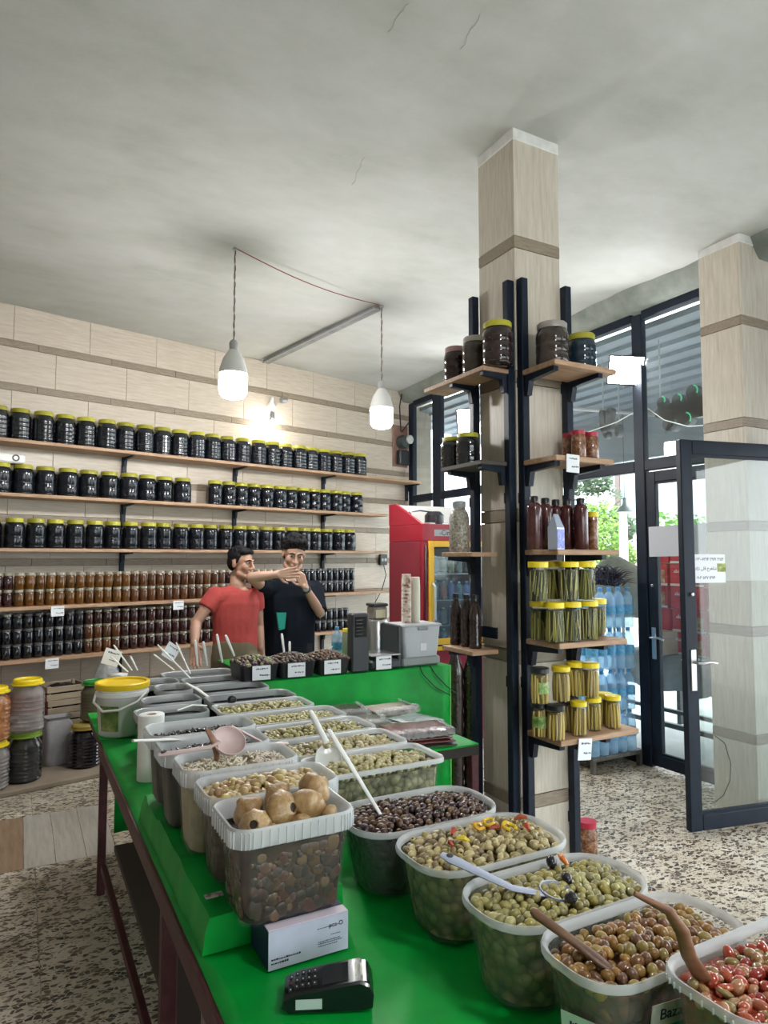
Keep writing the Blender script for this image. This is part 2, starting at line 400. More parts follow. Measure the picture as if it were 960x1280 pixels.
# tiled columns
def column(x0, y0, sx, sy, lab):
    c = struct(MB().box(x0 + .012, y0 + .012, 0, x0 + sx - .012, y0 + sy - .012, CE + .01).build('column', GROUT, None, None)); c['label'] = lab; c['category'] = 'column'
    zc = 3.115; zt = CE - .05
    while zt > .02:
        for lo, hi, m, nm, e in ((max(zc + .03, 0), zt, TILEV, 'tile', 0), (max(zc - .03, 0), max(zc + .03, 0), BAND, 'border_tile', .001)):
            if hi - lo < .02: continue
            g = .0015
            MB().bbox(x0 - e, y0 - e, lo + g, x0 + sx + e, y0 + .014, hi - g, .0015).build(nm, m, c, None)
            MB().bbox(x0 - e, y0 + .0145, lo + g, x0 + .014, y0 + sy + e, hi - g, .0015).build(nm, m, c, None)
            MB().bbox(x0 + sx - .014, y0 + .0145, lo + g, x0 + sx + e, y0 + sy + e, hi - g, .0015).build(nm, m, c, None)
            MB().bbox(x0 + .0145, y0 + sy - .014, lo + g, x0 + sx - .0145, y0 + sy + e, hi - g, .0015).build(nm, m, c, None)
        zt = zc - .03; zc -= .66
    MB().bbox(x0 - .004, y0 - .004, CE - .055, x0 + sx + .004, y0 + sy + .004, CE + .01, .004).build('plaster_collar', mat('white_plaster', (.72, .71, .69), .9, 0, .1, 20, .2), c, None)
    return c
column(2.05, 2.504, .285, .285, 'square column of wood-look tile carrying jar shelves on two sides')
column(4.02, 2.67, .34, .30, 'square column of wood-look tile behind the open glass door')

# ================================================================= storefront
def bar(parent, name, y0, y1, z0, z1, x0=XW - .03, x1=XW + .03, m=FRAME):
    return MB().bbox(x0, y0, z0, x1, y1, z1, .006).build(name, m, parent, None)
ZT0, ZT1, ZTOP = 2.27, 2.36, 3.53
w1 = struct(link('window_1', None)); w1['label'] = 'shop window in a dark blue metal frame beside the closed door'
ys = [3.70, 3.80, 5.15, 5.23, 6.62, 6.80]
for a, b in ((3.70, 3.80), (5.15, 5.23), (6.62, 6.80)): bar(w1, 'post', a, b, 0, ZTOP)
bar(w1, 'post', 7.25, 7.36, 0, ZTOP)
for a, b in ((3.80, 5.15), (5.23, 6.62), (6.80, 7.25)):
    bar(w1, 'transom', a, b, ZT0, ZT1); bar(w1, 'top_rail', a, b, ZTOP - .05, ZTOP + .02); bar(w1, 'bottom_rail', a, b, 0, .1)
    MB().box(XW - .003, a - .005, .095, XW + .003, b + .005, ZT0 + .005).build('pane', PANE, w1, None)
    MB().box(XW - .003, a - .005, ZT1 - .005, XW + .003, b + .005, ZTOP - .045).build('pane', PANE, w1, None)
w2 = struct(link('window_2', None)); w2['label'] = 'glazed transom light above the closed door'
bar(w2, 'transom', 2.95, 3.70, ZT0, ZT1); bar(w2, 'top_rail', 2.95, 3.70, ZTOP - .05, ZTOP + .02)
MB().box(XW - .003, 2.94, ZT1 - .005, XW + .003, 3.705, ZTOP - .045).build('pane', PANE, w2, None)
w3 = struct(link('window_3', None)); w3['label'] = 'storefront glazing on the far side of the doorway'
for a in (2.48, 1.30, -.1, -1.5): bar(w3, 'post', a, a + .08, 0, ZTOP)
struct(MB().box(XW - .03, YN, 0, XW + .2, -1.5, CE + .02).build('wall_right', mat('right_wall_tile', (.52, .47, .41), .5, 0, .08, 3), None, None))
for a, b in ((1.38, 2.48), (-.02, 1.30), (-1.42, -.1)):
    bar(w3, 'transom', a, b, ZT0 + .04, ZT1 + .04); bar(w3, 'top_rail', a, b, ZTOP - .05, ZTOP + .02)
    MB().box(XW - .003, a, ZT1 + .03, XW + .003, b, ZTOP - .045).build('pane', PANE, w3, None)
    if b < 2: bar(w3, 'bottom_rail', a, b, 0, .1); MB().box(XW - .003, a, .095, XW + .003, b, ZT0 + .045).build('pane', PANE, w3, None)
# rough concrete lintel between frame and ceiling, its shade put into the darker colour
mb = MB(); n = 60; rings = []
for i in range(n + 1):
    y = YN + (7.45 - YN) * i / n; q = lambda a: .03 * noise.noise(Vector((y * 3.1, a, 0)))
    rings.append([(XW - .10 + q(1), y, ZTOP + .02), (XW + .2, y, ZTOP + .02), (XW + .2, y, CE + .05), (XW - .22 + q(5), y, CE + .05), (XW - .16 + q(9), y, CE - .06 + q(3))])
mb.loft(rings); struct(mb.build('trim_2', ramp_mat('shaded_lintel_concrete', [(.3, (.16, .18, .16)), (.7, (.30, .32, .29))], 4, .9, (1, 1, 1), False, .4), None, 60))

def door_leaf(name, width, zt, lever_dir, M, handle_x):
    d = struct(link(name, None)); d.matrix_world = M
    t = .022
    def b(nm, x0, x1, z0, z1): MB().bbox(x0, -t, z0, x1, t, z1, .005).build(nm, FRAME, d, None)
    b('stile', 0, .085, .02, zt); b('stile', width - .085, width, .02, zt)
    b('top_rail', .085, width - .085, zt - .085, zt); b('bottom_rail', .085, width - .085, .02, .11)
    for z0, z1 in ((.11, .125), (zt - .10, zt - .085)): MB().box(.085, -.012, z0, width - .085, .012, z1).build('glazing_bead', FRAME, d, None)
    MB().box(.08, -.003, .105, width - .08, .003, zt - .08).build('pane', glass_mat('door_glass', (.80, .84, .83), 1.5, 0, .03, (.4, .4, .4)), d, None)
    for s in (-1, 1):
        h = MB().bbox(handle_x - .02, min(s * t, s * (t + .006)), .82, handle_x + .02, max(s * t, s * (t + .006)), 1.06, .003).build('handle_plate', STEEL, d, None)
        MB().tube([(handle_x, s * t, .985), (handle_x, s * (t + .045), .985), (handle_x + lever_dir * .03, s * (t + .05), .985), (handle_x + lever_dir * .08, s * (t + .05), .99), (handle_x + lever_dir * .125, s * (t + .05), .98)], .008, 8).build('lever', STEEL, h)
    MB().lathe([(.011, 0), (.011, .012), (.006, .015)], 10, Matrix.Translation((handle_x, -t, 1.38)) @ Matrix.Rotation(PI / 2, 4, 'X')).build('lock_cylinder', STEEL, d)
    return d
# closed leaf: x runs from the post towards the column
d1 = door_leaf('door_1', .78, 2.26, 1, Matrix.Translation((XW, 3.695, 0)) @ Matrix.Rotation(-PI / 2, 4, 'Z'), .042)
d1['label'] = 'closed glazed door in the dark blue storefront frame'
LA, LB = Vector((3.45, 2.725, 0)), Vector((4.30, 2.555, 0))
ang = math.atan2(LB.y - LA.y, LB.x - LA.x)
DM = Matrix.Translation(LA) @ Matrix.Rotation(ang, 4, 'Z')
d2 = door_leaf('door_2', (LB - LA).length, 2.30, 1, DM, .048)
d2['label'] = 'open glazed door standing into the shop in front of the column'
# curved crack with dark tape in the open door's glass
mb = MB(); mb.tube([(.20, -.004, .55), (.27, -.004, .50), (.31, -.004, .38), (.30, -.004, .28), (.25, -.004, .20), (.19, -.004, .17)], .0022, 5)
mb.build('glass_crack', mat('crack_dark', (.03, .03, .03), .8), d2)
# notice on the open door
nt = thing('notice', 'white printed notice with handwritten numbers taped to open glass door', 'notice', DM @ Vector((.20, -.0055, 1.53)), ang)
MB().box(-.115, -.0012, -.085, .115, 0, .085).build('paper', PAPER, nt, None)
FR = Matrix.Rotation(PI / 2, 4, 'X')
def T(x, y, z): return Matrix.Translation((x, y, z))
lettering('lettering', '۰۶۳۰-۷۳۱۴ ۲۹۱۹ ۶۶۵۴', .026, INK, nt, T(0, -.0016, .055) @ FR)
lettering('lettering', persian('شاهرخ قلی نژاد'), .026, INK, nt, T(-.03, -.0016, .0) @ FR)
lettering('lettering', '۰۹۰۳ ۵۳۷ ۱۴۷۴', .024, INK, nt, T(-.03, -.0016, -.055) @ FR)
MB().box(.055, -.0016, -.02, .118, -.0012, .03).build('olive_picture', ramp_mat('olive_print', [(.35, (.05, .09, .02)), (.55, (.30, .36, .08)), (.7, (.55, .55, .25))], 30, .6), nt, None)
# blank sheet on the closed door
pb = thing('paper_sheet', 'plain grey paper sheet taped inside the closed glazed door', 'paper', (XW - .024, 3.42, 1.72), -PI / 2)
mb = MB(); mb.add([(x, -.012 * abs(math.sin(x * 9)) - (.0), z + .02 * x) for z in (-.115, 0, .115) for x in [-.25 + .05 * i for i in range(11)]], [(j * 11 + i, j * 11 + i + 1, j * 11 + i + 12, j * 11 + i + 11) for j in range(2) for i in range(10)])
mb.build('sheet', mat('grey_paper', (.50, .51, .56), .9), pb)
# ================================================================= outside, seen through the glass
GRD = ramp_mat('pavement', [(.3, (.50, .49, .47)), (.7, (.66, .65, .63))], 2, .9, (1, 1, 1), False, .1)
gm = MB(); gm.box(XW + .06, YN - .2, -.25, 90, 80, -.12); gm.box(-30, -40, -.25, 90, YN - .2, -.12); struct(gm.build('floor_street', GRD, None, None))
tag(MB().box(XW + .06, -3, -.12, XW + 2.2, 9, -.03).build('sidewalk', ramp_mat('sidewalk_concrete', [(.3, (.40, .41, .41)), (.7, (.55, .55, .54))], 3, .9), None, None), 'grey concrete sidewalk outside the storefront', 'sidewalk', kind='structure')
# canopy of ribbed sheet over the pavement
cn = thing('canopy', 'ribbed blue-grey sheet metal canopy over the pavement outside', 'canopy', (XW + .2, 0, 3.48))
CAN = mat('canopy_sheet', (.13, .17, .21), .5, .0, .15, 3)
for k in range(9):
    x0, x1 = k * .17, k * .17 + .16
    MB().add([(x0, -3, -.035 * k), (x1, -3, -.035 * k - .005), (x1, 8, -.035 * k - .005), (x0, 8, -.035 * k), (x0, -3, -.035 * k + .05), (x1, -3, -.035 * k + .045), (x1, 8, -.035 * k + .045), (x0, 8, -.035 * k + .05)],
             [(0, 1, 2, 3), (4, 5, 6, 7), (0, 1, 5, 4), (1, 2, 6, 5), (2, 3, 7, 6), (3, 0, 4, 7)]).build('slat', CAN, cn, None)
for y in (1.6, 3.3, 5.0, 6.6): MB().tube([(0, y, -.42), (1.45, y, -.36)], .018, 6).build('strut', GREY, cn)
MB().box(1.5, -3, -.80, 1.56, 8, -.25).build('fascia', CAN, cn, None)
# cut-out letters of the shop sign, seen from behind, hung under the canopy
SGN = mat('sign_letter_back', (.02, .035, .05), .5); SGG = mat('sign_green_edge', (.0, .35, .15), .4, emit=(.05, .8, .35), estr=.35)
def sign(label, x, strokes, gl):
    pts = [atX(px, py, x) for s in strokes for px, py, r in s]
    base = Vector((x, sum(p.y for p in pts) / len(pts), 2.5))
    t = thing('sign_letter', label, 'sign letters', base)
    for s in strokes:
        mb = MB(); ps = [atX(px, py, x) - base for px, py, r in s]; rs = [r * (x / F) * 1.45 for px, py, r in s]
        for p, r in zip(ps, rs): mb.lathe([(r, -.03), (r, .03)], 14, Matrix.Translation(p) @ Matrix.Rotation(PI / 2, 4, 'Y'))
        for (p, r), (q, r2) in zip(zip(ps, rs), zip(ps[1:], rs[1:])):
            d = (q - p); nrm = Vector((0, -d.z, d.y)).normalized()
            quad = [p + nrm * r, q + nrm * r2, q - nrm * r2, p - nrm * r]
            mb.loft([[(-.03, v.y, v.z) for v in quad], [(.03, v.y, v.z) for v in quad]])
        mb.build('letter', SGN, t, None)
    for px, py, r in gl:
        p = atX(px, py, x) - base; rr = r * x / F
        MB().tube([(-.031, p.y - rr * math.cos(a) , p.z + rr * math.sin(a)) for a in [PI * k / 8 - .6 for k in range(6)]], .006, 5).build('green_edge', SGG, t)
    for yy_ in (min(p.y for p in pts), max(p.y for p in pts)): MB().tube([(.0, yy_ - base.y, max(p.z for p in pts) - base.z - .1), (.0, yy_ - base.y, .97)], .006, 5).build('hanger', GREY, t)
    return t
sg = 4.75
sign('dark cut-out sign letters with glowing green edges outside the glass', sg,
     [[(826, 517, 5), (840, 515, 9), (860, 513, 9), (885, 506, 11)], [(829, 503, 5), (830, 514, 4)], [(849, 500, 6), (849, 514, 6)], [(868, 490, 7), (869, 508, 5)], [(838, 530, 7), (843, 532, 6)], [(856, 522, 8), (860, 523, 8)], [(872, 514, 5), (890, 508, 6)]],
     [(830, 501, 6), (850, 499, 7), (869, 489, 8), (860, 524, 9)])
sign('dark cut-out sign letters with pointed tops outside the window', sg, [[(754, 516, 3), (756, 535, 4), (760, 545, 3)], [(764, 514, 4), (762, 535, 4)], [(774, 534, 3), (774, 543, 3)]], [])
# wires and a hanging lamp outside
tag(MB().tube([atX(735, 540, 4.354), atX(770, 528, 4.354), atX(806, 508, 4.354), atX(830, 525, 4.354), atX(860, 533, 4.354), atX(890, 531, 4.354)], .004, 5).build('cable', WHITE, None), 'thin pale cable sagging behind the sign letters', 'cable')
hl = thing('hanging_lamp', 'small enamel shade lamp hanging outside over the street', 'lamp', atX(781, 640, 5.85))
MB().lathe([(.10, 0), (.075, .035), (.03, .075), (.022, .10), (.022, .16)], 16).build('lamp_shade', mat('lamp_enamel', (.20, .24, .23), .4), hl)
MB().tube([(0, 0, .16), (0, 0, 1.15)], .004, 5).build('cord', BLACK, hl)
# house across the street
hs = thing('house', 'white rendered house with a dark window frame across the street', 'house', (30, 20, -.12))
HW = mat('white_render', (.85, .86, .88), .9); RT = ramp_mat('roof_tile', [(.3, (.42, .30, .26)), (.7, (.58, .45, .40))], 3, .9)
a = atX(772, 600, 30); b = atX(880, 600, 30)
hs.location = (30, a.y, -.12)
MB().box(0, b.y - a.y - 12, 0, 8, .6, 14).build('wall', HW, hs, None)
z0 = atX(790, 640, 30).z; z1 = atX(790, 560, 30).z
yy = [atX(768, 600, 29.9).y - a.y, atX(805, 600, 29.9).y - a.y]
wn = MB().box(-.02, yy[1], z0, .1, yy[0] - .25, z1).build('window', mat('far_window', (.45, .55, .62), .2), hs, None)
MB().box(-.1, yy[0] - .35, z0 - .3, .02, yy[0], z1).build('window_frame', mat('far_frame', (.18, .13, .12), .7), wn, None)
MB().box(-.1, yy[1], z0 - .3, .02, yy[0], z0).build('window_sill', mat('far_sill', (.5, .5, .5), .7), wn, None)
lh = thing('low_building', 'low building with a weathered red tile roof and shutter', 'building', (20, atX(755, 720, 20).y, -.12))
q = atX(755, 720, 20)
yl = lambda px, x=20: atX(px, 720, x).y - q.y
zl = lambda py, x=20: atX(755, py, x).z + .12
MB().box(0, yl(815), 0, 5, yl(715), zl(706)).build('wall', mat('far_wall', (.72, .71, .68), .9), lh, None)
MB().add([(-.5, yl(815), zl(706)), (-.5, yl(715), zl(706)), (4, yl(735), zl(688) + .5), (4, yl(815), zl(688) + .9), (-.5, yl(815), zl(706) - .15), (-.5, yl(715), zl(706) - .15), (4, yl(735), zl(706)), (4, yl(815), zl(706))], [(0, 1, 2, 3), (4, 5, 6, 7), (0, 1, 5, 4), (1, 2, 6, 5), (2, 3, 7, 6), (3, 0, 4, 7)]).build('roof', RT, lh, None)
MB().box(-.03, yl(776), 0, .05, yl(752), zl(716)).build('shutter', mat('far_shutter', (.62, .63, .64), .7), lh, None)
MB().box(-.05, yl(778), zl(716), .05, yl(745), zl(710)).build('shutter_box', mat('far_dark_grey', (.12, .12, .12), .9), lh, None)  # plain dark grey box above the shutter
tag(MB().lathe([(.14, -.2), (.10, atX(779, 640, 14).z + .0)], 10, Matrix.Translation((14, atX(779, 650, 14).y, 0))).build('utility_pole', mat('pole_concrete', (.60, .58, .55), .9), None), 'pale concrete utility pole standing in front of the low building', 'pole')
# trees: trunk and a crown of leaf cards
def tree(label, px, py, x, rx, rz, n, col, grp):
    c = atX(px, py, x)
    t = thing('tree', label, 'tree', (c.x, c.y, -.12), 0, grp)
    MB().tube([(0, 0, 0), (.1, .1, c.z * .5), (0, 0, c.z)], [.2, .15, .06], 8).build('trunk', mat('bark', (.14, .10, .07), .9), t)
    mb = MB(); rr = random.Random(int(px))
    blobs = [(Vector((rr.uniform(-.7, .7) * rx, rr.uniform(-.7, .7) * rx, c.z + rr.uniform(-.7, .7) * rz)), rr.uniform(.3, .55) * rx) for _ in range(9)] + [(Vector((0, 0, c.z)), rx * .7)]
    for i in range(n):
        o, r = rr.choice(blobs); d = Vector((rr.gauss(0, 1), rr.gauss(0, 1), rr.gauss(0, 1))).normalized()
        p = o + d * r * rr.uniform(.75, 1.02); s = rr.uniform(.10, .2) * rx / 2.2
        u = Vector((rr.gauss(0, 1), rr.gauss(0, 1), rr.gauss(0, 1))).normalized(); v = u.orthogonal().normalized()
        k = rr.uniform(.6, 1.3); mb.col = tuple(k * cc for cc in col)
        mb.add([p - u * s, p + v * s * .5, p + u * s, p - v * s * .5], [(0, 1, 2, 3)])
    tag(mb.build('foliage', vcol_mat('leaves', .7, 0), t), None, None, kind='stuff')
tree('grey-green leafy tree behind the bright shrub outside', 742, 628, 24, 2.0, 1.9, 5000, (.10, .17, .09), 'trees outside')
tree('bright green leafy tree beside the utility pole', 752, 668, 16.5, 1.05, 1.15, 4500, (.22, .40, .07), 'trees outside')
tree('bright green tree crown beyond the closed door', 860, 683, 17, 1.5, .7, 4000, (.16, .33, .06), 'trees outside')
#  roof shape / wall beyond, olive tarp heap with dark plumes, market table with cartons
tag(MB().box(0, -1.8, 0, .3, 1.8, 1.05).build('low_wall', mat('cream_wall', (.72, .67, .52), .9), None, None), 'cream painted low wall across the street', 'wall').location = (12.5, atX(770, 740, 12.5).y, -.12)
tp = thing('tarp_heap', 'olive grey tarpaulin thrown over goods behind the water bottles', 'tarpaulin', (4.62, atX(772, 720, 4.62).y, -.03))
mb = MB(); rings = []
for k, (rz_, zz) in enumerate(((.25, 1.12), (.27, 1.16), (.26, 1.3), (.23, 1.44), (.17, 1.56), (.06, 1.62))):
    rings.append([(rz_ * (.8 + .18 * noise.noise(Vector((math.cos(a) * 2, math.sin(a) * 2, zz * 3)))) * math.cos(a), rz_ * 1.15 * (1 + .2 * noise.noise(Vector((math.cos(a) * 2, math.sin(a) * 2, zz * 3 + 4)))) * math.sin(a), zz + .05 * noise.noise(Vector((math.cos(a), math.sin(a), zz + 9)))) for a in [2 * PI * i / 26 for i in range(26)]])
mb.loft(rings); mb.build('sheet', ramp_mat('tarp', [(.3, (.09, .09, .065)), (.7, (.19, .18, .14))], 5, .8, (1, 1, 1), True, .5), tp, 180)
for x, y in ((-.16, -.2), (.16, -.2), (-.16, .2), (.16, .2)): MB().tube([(x, y, 0), (x, y, 1.15)], .014, 6).build('support_leg', GREY, tp)
mb = MB(); pl = thing('plume_bundle', 'bundle of dark feathery plumes lying above the bottled water', 'plumes', (4.1, 3.95, 1.372))
for i in range(260):
    a = R.uniform(0, 2 * PI); L_ = R.uniform(.08, .2); b = Vector((R.uniform(-.06, .06), R.uniform(-.14, .14), R.uniform(.0, .10)))
    e = b + Vector((math.cos(a) * L_ * .5, math.sin(a) * L_, R.uniform(-.0, .08))); mb.tube([b, (b + e) / 2 + Vector((0, 0, .02)), e], [.006, .004, .001], 4)
tag(mb.build('plumes', mat('dark_plume', (.03, .03, .05), .8), pl), None, None, kind='stuff')
mt = thing('market_table', 'outdoor table draped in grey sheet on dark metal legs', 'table', (5.35, 4.05, -.12))
MB().bbox(-.4, -1.0, .80, .45, .65, .84, .01).build('table_top', GREY, mt, None)
mb = MB()
ring0 = [(-.43, y, .86) for y in [-1.02 + .05 * i for i in range(34)]]; ring1 = [(-.45 - .03 * math.sin(i * 1.3), -1.02 + .05 * i, .58 + .07 * noise.noise(Vector((i * .3, 0, 0)))) for i in range(34)]
mb.loft([[(.46, y, .86) for _, y, _ in ring0], ring0, ring1], None, False, None, False); mb.build('drape', ramp_mat('grey_drape', [(.3, (.20, .21, .21)), (.7, (.33, .34, .33))], 6, .8, (1, 1, 1), True, .4), mt, 180)
for y in (-.9, .55):
    for x in (-.35, .4): MB().box(x - .02, y - .02, 0, x + .02, y + .02, .80).build('leg', BLACK, mt, None)
MB().box(-.37, -.9, .25, -.33, .55, .29).build('stretcher', BLACK, mt, None); MB().box(-.37, -.9, .38, -.33, .55, .41).build('stretcher', BLACK, mt, None)
RED = mat('red_carton', (.62, .03, .05), .45, 0, .1, 9, rand=.1); CTN = mat('carton_white', (.75, .72, .68), .6); FOOD = ramp_mat('carton_food_print', [(.35, (.30, .10, .06)), (.5, (.55, .25, .12)), (.65, (.75, .62, .50))], 22, .5)
def carton(loc, w, d, h, label, style):
    c = thing('carton', label, 'carton', loc, 0, 'red printed cartons on the outdoor table')
    MB().bbox(-d / 2, -w / 2, 0, d / 2, w / 2, h, .004).build('box', RED, c, None)
    x = -d / 2 - .001
    if style: MB().box(x, -w * .42, h * .12, x + .001, w * .05, h * .72).build('food_picture', FOOD, c, None); MB().box(x, -w * .5, 0, x + .0005, w * .5, h * .1).build('white_band', CTN, c, None)
    mk = MB()
    for i, hh in enumerate((.5, .9, .6, 1, .55)): mk.box(x - .0005, w * (.14 + .05 * i), h * .62, x + .001, w * (.165 + .05 * i), h * (.62 + .13 * hh))
    mk.box(x - .0005, w * .14, h * .6, x + .001, w * .38, h * .63); mk.build('white_mark', CTN, c, None)
lab = 'red printed food carton stacked on the outdoor table'
for i, y in enumerate([atX(830, 750, 5.3).y - .37 * q_ for q_ in (2, 1, 0)]):
    for k in range(5 if i else 4):
        carton((5.3, y + R.uniform(-.01, .01), .7425 + k * .2), .34, .3, .195, lab, (i + k) % 3)
bx2 = thing('carton_box', 'brown cardboard box standing beside the red cartons outside', 'box', (5.06, atX(824, 780, 5.06).y, .7425))
MB().bbox(-.1, -.12, 0, .1, .12, .2, .004).build('box', mat('cardboard', (.38, .30, .22), .8, 0, .1, 10), bx2, None)
MB().box(-.102, -.02, .0, .1, .02, .203).build('tape', mat('tape', (.5, .45, .36), .4), bx2, None)
# ================================================================= back wall shelves and jars
SHZ = [2.525, 2.098, 1.667, 1.209, .797]          # top faces of the five shelves
ordn = ['top', 'second', 'third', 'fourth', 'lowest']
UPS = [-.1, 1.04, 2.17, 3.29]
for s in UPS + [4.6]:
    u = thing('shelf_upright', 'blue-black steel upright fixed to the tiled wall behind the jars' if s < 4 else 'short blue-black steel upright under the electricity meter', 'upright', wall_at(s, 0, .0), WA, 'shelf uprights on the back wall')
    MB().bbox(-.02, -.03, .35 if s < 4 else 2.3, .02, -.002, 2.53, .003).build('rail', STEEL_BLUE, u, None)
for i, z in enumerate(SHZ):
    s1 = [4.6, 4.04, 4.04, 4.06, 3.62][i]
    t = thing('wall_shelf', f'{ordn[i]} long plank shelf of jars on the back wall', 'shelf', wall_at(-1.6, 0, z), WA)
    MB().bbox(0, -.28, -.028, s1 + 1.6, -.005, 0, .003).build('plank', WOODP, t, None)
    for s in UPS + ([4.6] if i == 0 else []):
        x = s + 1.6
        MB().prism([(-.24, -.028), (-.03, -.028), (-.03, -.11), (-.05, -.11), (-.06, -.05), (-.24, -.04)], -.012, .012, Matrix.Translation((x, 0, 0)) @ Matrix.Rotation(PI / 2, 4, 'Z')).build('bracket', STEEL_BLUE, t, None)
BODY = mat('dark_syrup_glass', (.006, .008, .014), .08, 0, .2, 30, .0, 30, .6, rand=.3, spec=.7)
def _px(v): return 480 + F * (v.x * cy_ - v.y * sy_) / ((v.x * sy_ + v.y * cy_) * cp + (v.z - H) * sp)
def s_at(px, off, z): return min((abs(_px(wall_at(s / 200, off, z)) - px), s / 200) for s in range(-300, 900))[1]
def ribjar(name, label, r, h, body, lid, group, flute=.022, neck=.80, rings_=5, lidh=.034, cat='jar'):
    t = thing(name, label, cat, (0, 0, -50), 0, group)
    pr = [(r * .86, 0), (r * .97, h * .03), (r, h * .06)]
    n = rings_
    for k in range(n):
        z0 = h * (.06 + .66 * k / n); z1 = h * (.06 + .66 * (k + 1) / n); pr += [(r * .965, z0 + .004), (r, z0 + .009), (r, z1 - .004)]
    pr += [(r * .98, h * .76), (r * .88, h * .83), (r * neck, h * .87), (r * neck, h - lidh)]
    MB().lathe(pr, 36, None, flute, 12).build('jar_body', body, t, 60)
    lr = r * neck * 1.09
    MB().lathe([(lr, h - lidh * 1.0), (lr * 1.01, h - lidh * .2), (lr * .94, h), (lr * .6, h - .002)], 28, None, .006, 14).build('lid', lid, t, 50)
    return t
big = ribjar('preserve_jar', 'x', .082, .262, BODY, YLID, None)
big2 = ribjar('preserve_jar', 'x', .081, .240, mat('dark_syrup_glass_plain', (.006, .008, .013), .18, 0, .2, 30, coat=.25, rand=.3), YLID, None, flute=.004, rings_=2)
big3 = ribjar('preserve_jar', 'x', .0735, .240, MATS['dark_syrup_glass_plain'], YLID, None, flute=.004, rings_=2)
def row(proto, zi, spans, label, group):
    for s0, s1, n in spans:
        for k in range(n):
            s = s0 + (s1 - s0) * (k + .5) / n + R.uniform(-.002, .002)
            copy_tree(proto, wall_at(s, .14 + R.uniform(-.015, .02), SHZ[zi] + .0005), WA + R.uniform(0, 3), label, group)
row(big, 0, [(-.45, 3.80, 25)], 'ribbed jar of dark preserve with yellow lid on the top wall shelf', 'jars on the top wall shelf')
row(big2, 1, [(-.42, 1.63, 12)], 'smooth dark jar with yellow lid in the second shelf row left of its gap', 'jars on the second wall shelf')
row(big3, 1, [(1.80, 3.74, 13)], 'smooth dark jar with yellow lid in the second shelf row right of its gap', 'jars on the second wall shelf')
row(big3, 2, [(-.42, 3.64, 26)], 'smooth dark jar with yellow lid on the third wall shelf', 'jars on the third wall shelf')
for o in (big, big2, big3):
    for c in list(o.children): bpy.data.objects.remove(c)
    bpy.data.objects.remove(o)
def smalljar(body, lid, r=.037, h=.132):
    t = thing('small_jar', 'x', 'jar', (0, 0, -50))
    MB().lathe([(r * .9, 0), (r, .006), (r, h * .74), (r * .84, h * .82)], 14).build('jar_body', body, t, 40)
    MB().lathe([(r * .84, h * .82), (r * .84, h * .87)], 14, None, 0, 1, False).build('neck', mat('clear_neck_glass', (.5, .5, .48), .1, trans=.4), t, 40)
    MB().lathe([(r * .93, h * .86), (r * .95, h * .98), (r * .88, h)], 14).build('lid', lid, t, 40)
    return t
GOLD = mat('tin_lid_gold', (.50, .46, .36), .3, .7); SILV = mat('tin_lid_silver', (.60, .60, .60), .3, .8); DKL = mat('tin_lid_dark', (.16, .16, .17), .3, .6)
kinds = {
    'honey': (mat('honey_glass', (.115, .045, .006), .1, 0, .15, 30, coat=.5, rand=.25), GOLD, 'amber honey jar with tin lid'),
    'amber': (mat('fig_glass', (.085, .03, .010), .12, 0, .3, 60, .1, 80, coat=.5, rand=.3), GOLD, 'reddish brown fruit jam jar with tin lid'),
    'plum': (mat('plum_glass', (.032, .010, .009), .1, 0, .3, 60, coat=.5, rand=.3), GOLD, 'deep brown plum jam jar with tin lid'),
    'dark': (mat('molasses_glass', (.006, .007, .012), .08, 0, .1, 20, coat=.6, rand=.2), DKL, 'near-black molasses jar with dark lid'),
    'darkw': (mat('molasses_glass', (.006, .007, .012), .08), SILV, 'near-black molasses jar with bright silver lid'),
}
protos = {k: smalljar(b, l) for k, (b, l, _) in kinds.items()}
def tier(zi, level, s0, s1, pitch, pick, h=.132):
    s = s0
    while s < s1:
        k = pick(s)
        if k: copy_tree(protos[k], wall_at(s, .18 + R.uniform(-.008, .008), SHZ[zi] + .0005 + level * (h + .0006)), R.uniform(0, 6), f'{kinds[k][2]} on the {ordn[zi]} wall shelf', f'small jars on the {ordn[zi]} wall shelf').scale = (1, 1, h / .132)
        s += pitch
for lv in range(2):
    tier(3, lv, -.30, 3.60, .0775, lambda s: 'plum' if s < .13 else 'honey' if s < 1.07 else ('amber' if s < 1.55 or lv else 'amber') if s < 2.0 else None if 2.05 < s < 2.75 and lv == 0 and R.random() < 2 else 'dark' if s > 2.7 else 'plum')
for lv in range(3):
    tier(4, lv, -.30, 1.98, .0775, lambda s: ('darkw' if R.random() < .25 else 'dark') if s < .66 else 'amber' if s < 1.0 and lv < 2 else 'plum', .118)
for lv in range(2): tier(4, lv, 2.72, 3.56, .0775, lambda s: 'dark', .118)
for o in protos.values():
    for c in list(o.children): bpy.data.objects.remove(c)
    bpy.data.objects.remove(o)
